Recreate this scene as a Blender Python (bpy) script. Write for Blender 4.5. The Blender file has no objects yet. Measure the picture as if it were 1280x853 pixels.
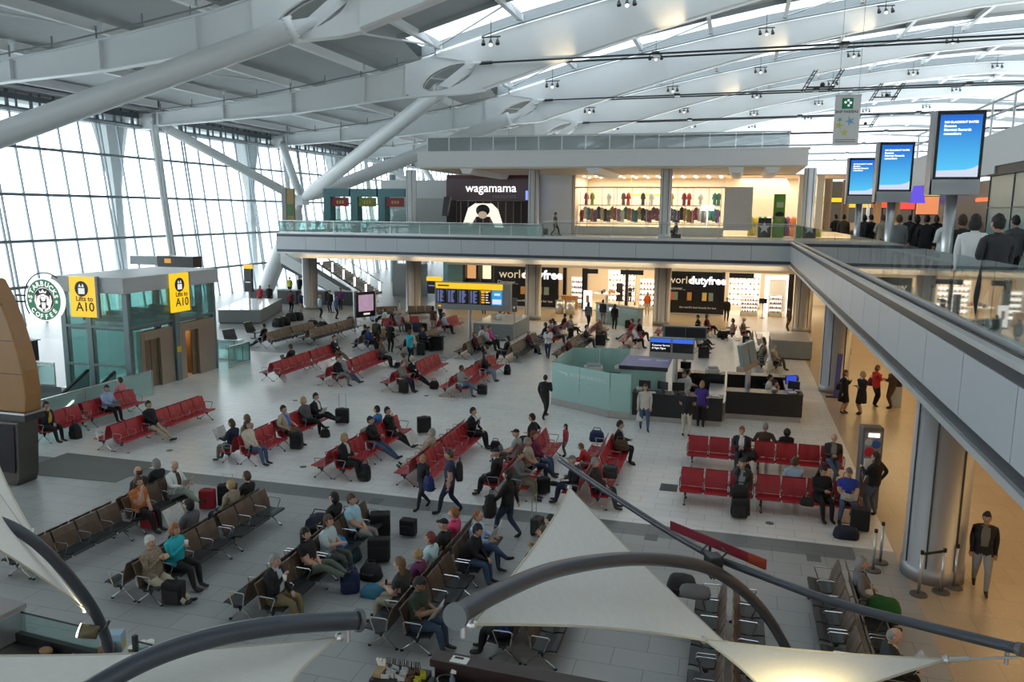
import bpy, math, random
from mathutils import Vector, Matrix
random.seed(5)
sc = bpy.context.scene
COL = sc.collection
# ------------------------------------------------------------------ camera
H = 8.0
F, PITCH, ROLL, YAW = 996.87, 0.160281, 0.00995382, 0.2719124
cy_, sy_ = math.cos(YAW), math.sin(YAW)
FW = Vector((-sy_*math.cos(PITCH), cy_*math.cos(PITCH), -math.sin(PITCH)))
RT0 = Vector((cy_, sy_, 0)); UP0 = RT0.cross(FW)
RT = RT0*math.cos(ROLL) + UP0*math.sin(ROLL)
UP = -RT0*math.sin(ROLL) + UP0*math.cos(ROLL)
cam = bpy.data.cameras.new('camera'); cam.sensor_width = 36; cam.lens = F/1280*36
cam.clip_start = .05; cam.clip_end = 1500
co = bpy.data.objects.new('camera', cam); COL.objects.link(co)
m4 = Matrix((RT, UP, -FW)).transposed().to_4x4(); m4.translation = (0, 0, H)
co.matrix_world = m4
sc.camera = co
# ------------------------------------------------------------------ world, exposure
sc.view_settings.view_transform = 'Standard'; sc.view_settings.look = 'None'
sc.view_settings.gamma = 1; sc.view_settings.use_curve_mapping = False
sc.view_settings.exposure = 0.0
W = bpy.data.worlds.new('overcast_sky'); sc.world = W; W.use_nodes = True
bg = W.node_tree.nodes['Background']
bg.inputs[0].default_value = (.90, .965, 1.0, 1); bg.inputs[1].default_value = 5.1
cyc = sc.cycles
cyc.use_denoising = True
cyc.max_bounces = 8; cyc.diffuse_bounces = 4; cyc.glossy_bounces = 3; cyc.transmission_bounces = 4; cyc.transparent_max_bounces = 24
cyc.caustics_reflective = False; cyc.caustics_refractive = False; cyc.sample_clamp_indirect = 6
# lamps of the place
def lamp(name, kind, loc, power, col=(1, 1, 1), size=1, size_y=None, aim=(0, 0, -1), spot=60):
    l = bpy.data.lights.new(name, kind); l.energy = power; l.color = col
    if kind == 'AREA':
        l.size = size
        if size_y: l.shape = 'RECTANGLE'; l.size_y = size_y
    else:
        l.shadow_soft_size = size
    if kind == 'SPOT': l.spot_size = math.radians(spot); l.spot_blend = .7
    o = bpy.data.objects.new(name, l); COL.objects.link(o); o.location = loc
    o.rotation_euler = Vector(aim).to_track_quat('-Z', 'Y').to_euler()
    return o
# ------------------------------------------------------------------ helpers
def ray(x, y): return FW + RT*((x-640)/F) - UP*((y-426.5)/F)
def atz(x, y, z=0.0):
    d = ray(x, y); return Vector((0, 0, H)) + d*((z-H)/d.z)
def aty(x, y, Y):
    d = ray(x, y); return Vector((0, 0, H)) + d*(Y/d.y)
def atx(x, y, X):
    d = ray(x, y); return Vector((0, 0, H)) + d*(X/d.x)
def atd(x, y, dist):
    d = ray(x, y); return Vector((0, 0, H)) + d*dist
V = Vector
MATS = {}
def M(name, col=(.5, .5, .5), rough=.6, metal=0., emit=None, es=1., var=.06, scale=3., alpha=None, spec=.5, bump=0.):
    if name in MATS: return MATS[name]
    m = bpy.data.materials.new(name); m.use_nodes = True; nt = m.node_tree; N = nt.nodes; L = nt.links
    b = N['Principled BSDF']; b.inputs['Roughness'].default_value = rough; b.inputs['Metallic'].default_value = metal
    b.inputs['Specular IOR Level'].default_value = spec
    tc = N.new('ShaderNodeTexCoord'); nz = N.new('ShaderNodeTexNoise'); nz.inputs['Scale'].default_value = scale
    L.new(tc.outputs['Object'], nz.inputs['Vector'])
    r = N.new('ShaderNodeMapRange'); r.inputs[3].default_value = 1-var; r.inputs[4].default_value = 1+var
    L.new(nz.outputs['Fac'], r.inputs[0])
    mx = N.new('ShaderNodeVectorMath'); mx.operation = 'SCALE'; mx.inputs[0].default_value = col[:3]
    L.new(r.outputs[0], mx.inputs['Scale']); L.new(mx.outputs[0], b.inputs['Base Color'])
    if emit: b.inputs['Emission Color'].default_value = (*emit, 1); b.inputs['Emission Strength'].default_value = es
    if bump:
        bn = N.new('ShaderNodeBump'); bn.inputs['Strength'].default_value = bump; bn.inputs['Distance'].default_value = .01
        n2 = N.new('ShaderNodeTexNoise'); n2.inputs['Scale'].default_value = scale*12; L.new(tc.outputs['Object'], n2.inputs['Vector'])
        L.new(n2.outputs['Fac'], bn.inputs['Height']); L.new(bn.outputs['Normal'], b.inputs['Normal'])
    MATS[name] = m; return m
def glass(name, tint, op=.1, rough=.02, refl=1.0):
    """sheet glass: tinted transparency with a fresnel reflection and a little body colour"""
    if name in MATS: return MATS[name]
    m = bpy.data.materials.new(name); m.use_nodes = True; nt = m.node_tree; N = nt.nodes; L = nt.links
    N.remove(N['Principled BSDF']); out = N['Material Output']
    t = N.new('ShaderNodeBsdfTransparent'); t.inputs[0].default_value = (*tint, 1)
    d = N.new('ShaderNodeBsdfDiffuse'); d.inputs[0].default_value = (*[c*.8 for c in tint], 1)
    g = N.new('ShaderNodeBsdfGlossy'); g.inputs['Roughness'].default_value = rough
    ge = N.new('ShaderNodeNewGeometry'); dt = N.new('ShaderNodeVectorMath'); dt.operation = 'DOT_PRODUCT'; L.new(ge.outputs['Incoming'], dt.inputs[0]); L.new(ge.outputs['Normal'], dt.inputs[1])
    def mth(op, a, b):
        q = N.new('ShaderNodeMath'); q.operation = op
        for i_, v_ in enumerate((a, b)):
            if v_ is None: continue
            if isinstance(v_, (int, float)): q.inputs[i_].default_value = v_
            else: L.new(v_, q.inputs[i_])
        return q.outputs[0]
    sch = mth('ADD', mth('MULTIPLY', mth('POWER', mth('SUBTRACT', 1., mth('ABSOLUTE', dt.outputs['Value'], None)), 5.), .96), .04)
    mu = N.new('ShaderNodeMath'); mu.operation = 'MULTIPLY'; mu.inputs[1].default_value = refl; mu.use_clamp = True; L.new(sch, mu.inputs[0])
    a = N.new('ShaderNodeMixShader'); a.inputs[0].default_value = op; L.new(t.outputs[0], a.inputs[1]); L.new(d.outputs[0], a.inputs[2])
    c = N.new('ShaderNodeMixShader'); L.new(mu.outputs[0], c.inputs[0]); L.new(a.outputs[0], c.inputs[1]); L.new(g.outputs[0], c.inputs[2])
    L.new(c.outputs[0], out.inputs[0]); MATS[name] = m; return m
def E(name, col, s=1.):
    return M(name, (.02, .02, .02), .4, 0, col, s)
class MB:
    def __init__(s): s.v = []; s.f = []; s.m = []
    def add(s, vs, fs, m=0):
        o = len(s.v); s.v += [tuple(p) for p in vs]
        for f in fs: s.f.append([o+i for i in f]); s.m.append(m)
        return s
    def box(s, c, d, rz=0., m=0, M4=None):
        x, y, z = [k/2 for k in d]; cr, sr = math.cos(rz), math.sin(rz)
        P = [(a*x, b*y, e*z) for e in (-1, 1) for b in (-1, 1) for a in (-1, 1)]
        if M4: P = [M4 @ V(p) for p in P]
        P = [(c[0]+p[0]*cr-p[1]*sr, c[1]+p[0]*sr+p[1]*cr, c[2]+p[2]) for p in P]
        return s.add(P, [(0, 2, 3, 1), (4, 5, 7, 6), (0, 1, 5, 4), (2, 6, 7, 3), (0, 4, 6, 2), (1, 3, 7, 5)], m)
    def b2(s, a, b, m=0):
        return s.box([(a[i]+b[i])/2 for i in range(3)], [abs(b[i]-a[i]) for i in range(3)], 0, m)
    def bar(s, p, q, w, h, m=0, up=(0, 0, 1)):
        p, q = V(p), V(q); d = (q-p).normalized(); u = V(up)
        if abs(d.dot(u)) > .99: u = V((1, 0, 0))
        r = d.cross(u).normalized()*w/2; t = r.cross(d).normalized()*h/2
        P = [p-r-t, p+r-t, p+r+t, p-r+t, q-r-t, q+r-t, q+r+t, q-r+t]
        return s.add(P, [(0, 1, 2, 3), (7, 6, 5, 4), (0, 4, 5, 1), (1, 5, 6, 2), (2, 6, 7, 3), (3, 7, 4, 0)], m)
    def cyl(s, p, q, r0, r1=None, n=12, m=0, cap=True):
        r1 = r0 if r1 is None else r1
        return s.path([p, q], [r0, r1], n, m, cap)
    def path(s, pts, r, n=10, m=0, cap=True, closed=False):
        pts = [V(p) for p in pts]; k = len(pts)
        if not hasattr(r, '__len__'): r = [r]*k
        o = len(s.v); t = []
        for i in range(k):
            if closed: d = pts[(i+1) % k]-pts[i-1]
            else: d = pts[min(i+1, k-1)]-pts[max(i-1, 0)]
            t.append(d.normalized())
        u = V((0, 0, 1)) if abs(t[0].z) < .9 else V((1, 0, 0))
        nn = (u - t[0]*u.dot(t[0])).normalized()
        for i in range(k):
            nn = (nn - t[i]*nn.dot(t[i])).normalized(); b = t[i].cross(nn)
            for j in range(n):
                a = 2*math.pi*j/n; s.v.append(tuple(pts[i] + (nn*math.cos(a)+b*math.sin(a))*r[i]))
        for i in range(k if closed else k-1):
            i2 = (i+1) % k
            for j in range(n):
                s.f.append([o+i*n+j, o+i*n+(j+1) % n, o+i2*n+(j+1) % n, o+i2*n+j]); s.m.append(m)
        if cap and not closed:
            s.f.append([o+j for j in range(n)][::-1]); s.m.append(m)
            s.f.append([o+(k-1)*n+j for j in range(n)]); s.m.append(m)
        return s
    def prism(s, poly, ext, m=0):
        """closed 3-D polygon pushed along the vector ext"""
        n = len(poly); P = [V(p) for p in poly]; e = V(ext)
        return s.add(P+[p+e for p in P], [list(range(n))[::-1], [n+i for i in range(n)]] + [(i, (i+1) % n, n+(i+1) % n, n+i) for i in range(n)], m)
    def grid(s, rows, m=0, closed=False):
        R, Cn = len(rows), len(rows[0]); o = len(s.v)
        for r in rows: s.v += [tuple(p) for p in r]
        for i in range(R-1):
            for j in range(Cn if closed else Cn-1):
                s.f.append([o+i*Cn+j, o+i*Cn+(j+1) % Cn, o+(i+1)*Cn+(j+1) % Cn, o+(i+1)*Cn+j]); s.m.append(m)
        return s
    def sph(s, c, r, n=10, k=7, m=0):
        if not hasattr(r, '__len__'): r = (r, r, r)
        rows = [[(c[0]+r[0]*math.sin(math.pi*i/k)*math.cos(2*math.pi*j/n), c[1]+r[1]*math.sin(math.pi*i/k)*math.sin(2*math.pi*j/n), c[2]-r[2]*math.cos(math.pi*i/k)) for j in range(n)] for i in range(k+1)]
        return s.grid(rows, m, True)
    def lathe(s, c, prof, n=16, m=0):
        rows = [[(c[0]+r*math.cos(2*math.pi*j/n), c[1]+r*math.sin(2*math.pi*j/n), c[2]+z) for j in range(n)] for r, z in prof]
        return s.grid(rows, m, True)
    def mesh(s, name, mats, smooth=False):
        me = bpy.data.meshes.new(name); me.from_pydata(s.v, [], s.f)
        for x in (mats if isinstance(mats, (list, tuple)) else [mats]): me.materials.append(x)
        me.polygons.foreach_set('material_index', s.m)
        if smooth: me.polygons.foreach_set('use_smooth', [True]*len(s.f))
        me.update(); return me
    def build(s, name, mats, parent=None, smooth=False, bevel=0, angle=None):
        o = bpy.data.objects.new(name, s.mesh(name, mats, smooth)); COL.objects.link(o)
        if parent: o.parent = parent
        if bevel:
            b = o.modifiers.new('bevel', 'BEVEL'); b.width = bevel; b.segments = 2; b.limit_method = 'ANGLE'
        return o
def tag(o, label, cat, group=None, kind=None):
    o['label'] = label; o['category'] = cat
    if group: o['group'] = group
    if kind: o['kind'] = kind
    return o
def thing(name, label, cat, loc=(0, 0, 0), rz=0, group=None):
    o = bpy.data.objects.new(name, None); COL.objects.link(o); o.location = loc; o.rotation_euler = (0, 0, rz); o.empty_display_size = .1
    return tag(o, label, cat, group)
def struct(o): o['kind'] = 'structure'; return o
def dup(root, loc, rz=0, label=None, group=None):
    r = root.copy(); COL.objects.link(r); r.location = loc; r.rotation_euler = (0, 0, rz)
    if label: r['label'] = label
    if group: r['group'] = group
    for ch in list(root.children):
        c = ch.copy(); COL.objects.link(c); c.parent = r
        for g in list(ch.children):
            d = g.copy(); COL.objects.link(d); d.parent = c
    return r
def text(txt, name, size, M4, mat, parent=None, extrude=.004, align='LEFT', spacing=1., bold=0.):
    cu = bpy.data.curves.new(name, 'FONT'); cu.body = txt; cu.size = size; cu.extrude = extrude; cu.align_x = align; cu.space_character = spacing; cu.offset = bold
    cu.resolution_u = 3
    t = bpy.data.objects.new(name, cu); COL.objects.link(t)
    bpy.context.view_layer.update()
    me = bpy.data.meshes.new_from_object(t.evaluated_get(bpy.context.evaluated_depsgraph_get()))
    bpy.data.objects.remove(t); me.materials.clear(); me.materials.append(mat); me.name = name
    o = bpy.data.objects.new(name, me); COL.objects.link(o); o.matrix_local = M4
    if parent: o.parent = parent
    return o
def frame4(origin, xdir, zdir=(0, 0, 1)):
    """matrix whose local x runs along xdir and local y along zdir: for lettering on an upright face"""
    x = V(xdir).normalized(); y = V(zdir).normalized(); z = x.cross(y).normalized(); y = z.cross(x)
    m = Matrix((x, y, z)).transposed().to_4x4(); m.translation = origin; return m
def lerp(tab, x):
    if x <= tab[0][0]: return tab[0][1]
    for (a, p), (b, q) in zip(tab, tab[1:]):
        if x <= b: return p+(q-p)*(x-a)/(b-a)
    return tab[-1][1]
# ================================================================== THE SETTING
# ---------- floor
def tile_mat(name, a, b, mortar, bw=.9, bh=.45, rough=.35, spec=.4, msz=.006):
    m = bpy.data.materials.new(name); m.use_nodes = True; nt = m.node_tree; N = nt.nodes; L = nt.links; p = N['Principled BSDF']
    g = N.new('ShaderNodeNewGeometry'); br = N.new('ShaderNodeTexBrick'); L.new(g.outputs['Position'], br.inputs['Vector'])
    br.inputs['Scale'].default_value = 1; br.inputs['Brick Width'].default_value = bw; br.inputs['Row Height'].default_value = bh
    br.inputs['Mortar Size'].default_value = msz; br.inputs['Mortar Smooth'].default_value = .2; br.inputs['Bias'].default_value = 0
    br.inputs['Color1'].default_value = (*a, 1); br.inputs['Color2'].default_value = (*b, 1); br.inputs['Mortar'].default_value = (*mortar, 1)
    nz = N.new('ShaderNodeTexNoise'); nz.inputs['Scale'].default_value = .8; nz.inputs['Detail'].default_value = 6; L.new(g.outputs['Position'], nz.inputs['Vector'])
    r = N.new('ShaderNodeMapRange'); r.inputs[3].default_value = .88; r.inputs[4].default_value = 1.1; L.new(nz.outputs['Fac'], r.inputs[0])
    s = N.new('ShaderNodeVectorMath'); s.operation = 'SCALE'; L.new(br.outputs['Color'], s.inputs[0]); L.new(r.outputs[0], s.inputs['Scale'])
    L.new(s.outputs[0], p.inputs['Base Color']); p.inputs['Roughness'].default_value = rough; p.inputs['Specular IOR Level'].default_value = spec
    MATS[name] = m; return m
f_white = tile_mat('white_floor_tile', (.86, .85, .82), (.81, .80, .775), (.42, .41, .40), .9, .45, .28, .5)
f_grey = tile_mat('grey_floor_tile', (.40, .405, .40), (.365, .37, .365), (.15, .15, .15), 1.2, .6, .4, .4)
f_dark = tile_mat('dark_threshold_tile', (.19, .2, .2), (.18, .19, .19), (.08, .08, .08), 1.2, .75)
f_tan = tile_mat('tan_terrazzo', (.52, .42, .31), (.48, .39, .28), (.3, .25, .18), .9, .9, .28)
def speckle(m):
    nt = m.node_tree; N = nt.nodes; L = nt.links; p = N['Principled BSDF']
    vo = N.new('ShaderNodeTexVoronoi'); vo.inputs['Scale'].default_value = 9; g = N.new('ShaderNodeNewGeometry'); L.new(g.outputs['Position'], vo.inputs['Vector'])
    lt = N.new('ShaderNodeMath'); lt.operation = 'LESS_THAN'; lt.inputs[1].default_value = .16; L.new(vo.outputs['Distance'], lt.inputs[0])
    mx = N.new('ShaderNodeMix'); mx.data_type = 'RGBA'; src = p.inputs['Base Color'].links[0].from_socket
    sc_ = N.new('ShaderNodeMath'); sc_.operation = 'MULTIPLY'; sc_.inputs[1].default_value = .35; L.new(lt.outputs[0], sc_.inputs[0])
    L.new(sc_.outputs[0], mx.inputs[0]); L.new(src, mx.inputs[6]); mx.inputs[7].default_value = (.75, .68, .58, 1); L.new(mx.outputs[2], p.inputs['Base Color'])
speckle(f_tan)
def slab(name, a, b, mat): return struct(MB().b2(a, b).build(name, mat))
XF, YF = -46.6, 140          # foot of the glass front, far end of the hall
# the escalator well by the lifts is left open: x -34..-24.2, y 17..28.4
slab('floor', (-24.2, -6, -.3), (3.1, 19.2, 0), f_grey)
slab('floor', (-24.2, 19.2, -.3), (3.1, 20.0, 0), f_dark)
slab('floor', (3.1, -6, -.3), (4.03, 20.0, 0), f_grey)
slab('floor', (-24.2, 20, -.3), (4.03, 39.3, 0), f_white)
slab('floor', (XF-1, 28.4, -.3), (-29, 39.3, 0), f_dark); slab('floor', (-29, 28.4, -.3), (-24.2, 39.3, 0), f_white)
slab('floor', (XF-1, -6, -.3), (-34, 28.4, 0), f_dark)
slab('floor', (-34, -6, -.3), (-24.2, 17, 0), f_grey)
slab('floor', (XF-1, 39.3, -.3), (-14.9, 57.2, 0), f_grey)
slab('floor', (-14.9, 39.3, -.3), (4.03, 57.2, 0), f_white)
slab('floor', (4.03, -6, -.3), (22, 57.2, 0), f_tan)
slab('floor', (-26, 57.2, -.3), (22, 80, 0), f_tan)
slab('floor', (XF-1, 57.2, -.3), (-26, 140, 0), f_grey)
slab('floor', (-26, 80, -.3), (40, 140, 0), f_tan)
well = MB(); well.b2((-34, 17, -5.2), (-24.2, 28.4, -5)); well.b2((-34.1, 17, -5), (-34, 28.4, -.3)); well.b2((-24.2, 17, -5), (-24.1, 28.4, -.3)); well.b2((-34, 28.4, -5), (-24.2, 28.5, -.3)); well.b2((-34, 16.9, -5), (-24.2, 17, -.3))
struct(well.build('wall_well', M('teal_well_wall', (.16, .24, .24), .5)))
# small floor boxes, drains and mats in the tiles
lid = M('floor_lid', (.16, .16, .16), .5, .3); dmat = M('dark_mat', (.11, .11, .11), .9)
drain_labels = {}
for i, (x, y) in enumerate([(905, 563), (379, 584), (367, 500), (1165, 565)]): pass
for px, py in [(212, 563.5), (379, 584), (962, 654.5), (533, 495), (369, 501)]:
    p = atz(px, py); struct(MB().cyl((p.x, p.y, 0), (p.x, p.y, .008), .11, n=14).build('floor_socket', lid))
for px, py in [(470, 626.5), (814, 672), (1017, 698)]:
    p = atz(px, py); struct(MB().b2((p.x-.16, p.y-.2, 0), (p.x+.16, p.y+.2, .006)).build('floor_hatch', lid))
p = atz(836, 610); struct(MB().b2((p.x-.25, p.y-.3, 0), (p.x+.25, p.y+.3, .012)).build('floor_hatch', dmat))
struct(MB().prism([V((-20.9, 18.4, .004)), V((-17.3, 18.6, .004)), V((-17.3, 20.5, .004)), V((-20.9, 20.5, .004))], (0, 0, .012)).build('floor_mat', M('grey_mat', (.17, .17, .16), .95, bump=.4)))
# ---------- roof
ZT = [(-60, 15.0), (-47.7, 15.8), (-41, 16.35), (-35.2, 17.0), (-27, 18.25), (-22.3, 19.3), (-16.2, 20.95), (-10, 22.3), (-3.7, 23.5), (2, 24.5), (9.2, 25.5), (18, 26.55), (27, 27.1), (30, 27.15)]
ZB = [(-47.7, 14.75), (-45.4, 14.85), (-33.9, 15.5), (-25, 16.45), (-20, 16.6), (-18.6, 16.75), (-12.2, 18.65), (-6.6, 20.2), (2, 22.3), (9.9, 23.75), (18, 25.1), (27, 25.75), (30, 25.85)]
def zt(x): return lerp(ZT, x if x < 30 else 60-x)
def zb(x): return lerp(ZB, x if x < 30 else 60-x)
white_steel = M('white_painted_steel', (.74, .77, .78), .38, var=.02)
grey_steel = M('grey_steel', (.30, .32, .33), .45, .2)
dark_steel = M('dark_steel', (.045, .05, .055), .4, .4)
deck_m = M('roof_deck', (.40, .43, .44), .6, var=.05, scale=.8)
TR = [38-19.7*1, 38, 57.7, 77.4, 97.1, 116.8, 136.5, 156.2, 175.9, 195.6, 215.3, 235]
XS_BOX = [-22.3, -20.5, -18.6, -16.4, -14, -12, -10, -8, -6, -3.7, -1, 2, 5, 9, 13, 18, 23, 27, 30, 33, 37, 42, 47, 51, 55, 58, 61, 64, 68, 72, 77]
PUR = [-46.6, -40.4, -34.2, -28, -21.8, -15.6, -9.4, -3.2, 3, 9.2, 15.4, 21.6, 27.8, 34, 40.2, 46.4, 52.6, 58.8, 65, 71]
def truss(y, near):
    mb = MB()
    # plate girder over the glass front, with flanges and stiffeners
    xs = [-47.7, -44.5, -41, -37.6, -34, -30.5, -27, -24.5]
    hole = near
    for s in (-1, 1):
        mb.grid([[(x, y+s*.02, zb(x)) for x in xs], [(x, y+s*.02, zt(x)-.1) for x in xs]])
    for a, b in zip(xs, xs[1:]):
        mb.bar((a, y, zb(a)), (b, y, zb(b)), .55, .09); mb.bar((a, y, zt(a)-.1), (b, y, zt(b)-.1), .5, .08)
    for x in PUR[:4]:
        for s in (-1, 1): mb.prism([(x-.09, y+s*.02, zb(x)), (x+.09, y+s*.02, zb(x)), (x+.09, y+s*.02, zt(x)-.1), (x-.09, y+s*.02, zt(x)-.1)], (0, s*.24, 0))
    # the hinge: two cheek plates with an oval opening
    x0, x1 = -24.5, -18.4
    for s in (-1, 1):
        outer, inner = [], []
        cx_, cz_ = -21.1, 17.75
        n = 40
        for k in range(n):
            a = 2*math.pi*k/n
            ex, ez = 2.1*math.cos(a), .78*math.sin(a)
            inner.append((cx_+ex*.96-ez*.0, y+s*.3, cz_+ez+ex*.26))
            dx, dz = math.cos(a), math.sin(a)
            # walk out to the plate outline
            t = 8.
            for (u, w) in (((x1-cx_), dx), ((x0-cx_), dx)):
                if abs(w) > 1e-6 and u/w > 0: t = min(t, u/w)
            for q in range(60):
                tt = t*(q+1)/60
                if cz_+dz*tt*.6 > zt(cx_+dx*tt)-.05 or cz_+dz*tt*.6 < zb(cx_+dx*tt)+.0:
                    t = tt; break
            px = cx_+dx*t; pz = cz_+dz*t*.6
            outer.append((px, y+s*.3, max(zb(px), min(zt(px)-.05, pz))))
        mb.grid([inner, outer], 0, True)
        mb.grid([[(p[0], y+s*.3, p[2]) for p in inner], [(p[0], y+s*.12, p[2]) for p in inner]], 0, True)
    xs = [-24.5, -23, -21, -19.6, -18.4]
    for a, b in zip(xs, xs[1:]):
        mb.bar((a, y, zb(a)), (b, y, zb(b)), .62, .12); mb.bar((a, y, zt(a)-.08), (b, y, zt(b)-.08), .62, .1)
    # the long box arch
    rows = []
    xs = [-18.4]+[x for x in XS_BOX if x > -18.4]
    for x in xs:
        w = .42
        rows.append([(x, y-w, zb(x)+.10), (x, y-w+.12, zb(x)), (x, y+w-.12, zb(x)), (x, y+w, zb(x)+.10), (x, y+w, zt(x)), (x, y-w, zt(x))])
    mb.grid(rows, 0, True)
    mb.add(rows[0], [(0, 1, 2, 3, 4, 5)])
    # tongue over the hinge
    mb.prism([(-22.3, y-.42, zt(-22.3)-.05), (-18.4, y-.42, 18.6), (-18.4, y-.42, zt(-18.4)), (-22.3, y-.42, zt(-22.3))], (0, .84, 0))
    # side rail on little posts
    o = struct(mb.build('roof_truss', white_steel))
    r = MB()
    pts = [(x, y-.5, zt(x)+.10) for x in [-47, -42, -37, -32, -27, -22]]
    r.path(pts, .05, 6)
    for x in range(-46, -21, 3): r.cyl((x, y-.5, zt(x)-.1), (x, y-.5, zt(x)+.55), .05, n=6)
    pts = [(x, y-.55, zt(x)+.12) for x in xs]
    r.path(pts, .07, 6)
    r.build('rail', M('rail_grey', (.25, .27, .28), .4, .3), o)
    return o
for i, y in enumerate(TR): truss(y, i < 4)
# pin, saddle and lugs at each hinge; tie rods from it
def hinge(y):
    mb = MB()
    mb.cyl((-19.3, y-.75, 18.55), (-19.3, y+.75, 18.55), .34, n=18)
    for s in (-1, 1):
        mb.prism([(-21.9, y+s*.08, 17.2), (-21.0, y+s*.08, 17.0), (-19.0, y+s*.08, 18.3), (-19.4, y+s*.08, 18.9)], (0, s*.12, 0))
        mb.cyl((-19.3, y+s*.62, 18.55), (-18.4, y+s*.62, 18.6), .16, .12, 10)
    struct(mb.build('roof_hinge', white_steel, smooth=False))
    r = MB()
    for s in (-1, 1):
        r.cyl((-18.6, y+s*.62, 18.58), (-17.6, y+s*.62, 18.6), .12, n=8)
        r.path([(x, y+s*.62, 18.6+.5*max(0, x+18)/48) for x in (-17.6, 0, 30, 76)], .065, 6)
    for x in (-6, 6, 18, 30, 42): r.box((x, y, 18.65+.5*(x+18)/48), (.5, 1.3, .2))
    struct(r.build('tie_rod', dark_steel))
for y in TR[:9]: hinge(y)
# raking tube legs
def legs(yb, ys):
    base = V((-39.4, yb, 8.9)); 
    for yt in ys:
        mb = MB(); top = V((-20.9, yt, 17.45)); d = (top-base).normalized()
        a = base+d*1.6; b = top-d*1.6
        mb.path([base+d*.2, a, a+d*.7, a+d*.72, b-d*.05, b, b+d*.35, b+d*.36, top], [.2, .52, .52, .60, .60, .66, .66, .42, .2], 28)
        for k in range(14):
            an = 2*math.pi*k/14; u = d.cross(V((0, 0, 1))).normalized(); w = u.cross(d)
            c = b+d*.15+(u*math.cos(an)+w*math.sin(an))*.6; mb.cyl(c-d*.25, c+d*.28, .05, n=5)
        struct(mb.build('raking_leg', white_steel, smooth=True))
        mb = MB(); top = V((-47.3, yt, 15.2)); d = (top-base).normalized(); a = base+d*1.4; b = top-d*1.6
        mb.path([base+d*.2, a, a+d*.5, a+d*.52, b, b+d*.3, b+d*.32, top], [.14, .34, .36, .40, .40, .42, .30, .16], 20)
        struct(mb.build('facade_strut', white_steel, smooth=True))
    mb = MB(); foot = V((-43.9, yb, -.3)); d = (foot-base).normalized()
    mb.path([base, base+d*.9, base+d*1.5, foot], [.25, .4, .78, .78], 28)
    mb.box(base, (1.0, 1.2, .9)); struct(mb.build('leg_base', white_steel, smooth=False))
legs(28.1, (18.3, 38)); legs(67.5, (57.7, 77.4)); legs(107, (97.1, 116.8))
for y in TR[:6]:
    mb = MB()
    mb.b2((-48.6, y-.35, 14.5), (-47.0, y+.35, 15.75)); mb.cyl((-47.2, y-.5, 15.25), (-47.2, y+.5, 15.25), .3, n=14)
    for s in (-.22, .22):
        mb.path([(-47.15, y+s, 14.9), (-47.0, y+s, 13.4), (-46.6, y+s, 9), (-45.6, y+s, -.2)], [.14, .17, .17, .17], 8)
    for z in (12.5, 9, 5.5, 2): mb.bar((-46.75+(9-z)*.12, y-.25, z), (-46.75+(9-z)*.12, y+.25, z), .2, .12)
    struct(mb.build('facade_post', white_steel))
    mb = MB()   # outer column beyond the glass
    mb.path([(-51.2, y, -4), (-51.4, y, 9.5), (-51.5, y, 12.2), (-51.6, y, 15.5)], [.55, .5, .9, 1.6], 6)
    struct(mb.build('outer_column', M('outer_column_grey', (.42, .46, .47), .5)))
# deck, purlins, braces, skylights
deck = MB(); sky = MB(); pur = MB(); brace = MB()
def zr(x): return zt(x)+.95
xl = [-52, -47.7, -41, -35.2, -30, -27, -23.4]
xr = [-23.4, -22.3, -16.2, -10, -3.7, 2, 9.2, 18, 27, 33, 42, 51, 60, 66, 72, 78]
ends = [-12]+TR+[250]
for a, b in zip(ends, ends[1:]):
    wl = 4.2 if b < 70 else 4.6
    for s, z0 in ((0, 0), (1, .12)):
        deck.grid([[(x, a, zr(x)+z0) for x in xl], [(x, b, zr(x)+z0) for x in xl]])
        deck.grid([[(x, a+.3, zr(x)+z0) for x in xr], [(x, b-wl, zr(x)+z0) for x in xr]])
    # eaves of the rooflight
    for y in (b-wl,):
        for p, q in zip(xr, xr[1:]): deck.bar((p, y, zr(p)-.1), (q, y, zr(q)-.1), .12, .45)
    sky.grid([[(x, b-wl, zr(x)+.1) for x in xr], [(x, b-.35, zt(x)+.2) for x in xr]])
    deck.grid([[(x, b-.3, zt(x)-.02) for x in xr], [(x, b+.3, zt(x)-.02) for x in xr], [(x, b+.3, zr(x)+.1) for x in xr]])
    for x in PUR:
        z = zt(x); pur.bar((x, a+.2, z+.62), (x, b-.2, z+.62), .12, .55); pur.bar((x, a+.2, z+.34), (x, b-.2, z+.34), .34, .07)
    for i in range(4, len(PUR)-1, 2):
        x, x2 = PUR[i], PUR[i+1]
        brace.cyl((x, b-.4, zt(x)+.5), (x2, b-wl, zt(x2)+.5), .07, n=6)
    for i in range(0, 4):
        if b < 100 and i % 2: brace.cyl((PUR[i], a+.4, zt(PUR[i])+.5), (PUR[i+1], b-.4, zt(PUR[i+1])+.5), .08, n=6)
struct(deck.build('ceiling', deck_m)); struct(pur.build('roof_purlins', white_steel)); struct(brace.build('roof_braces', white_steel))
struct(sky.build('window_1', glass('skylight_glass', (.36, .385, .40), .04, refl=.3)))
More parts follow.
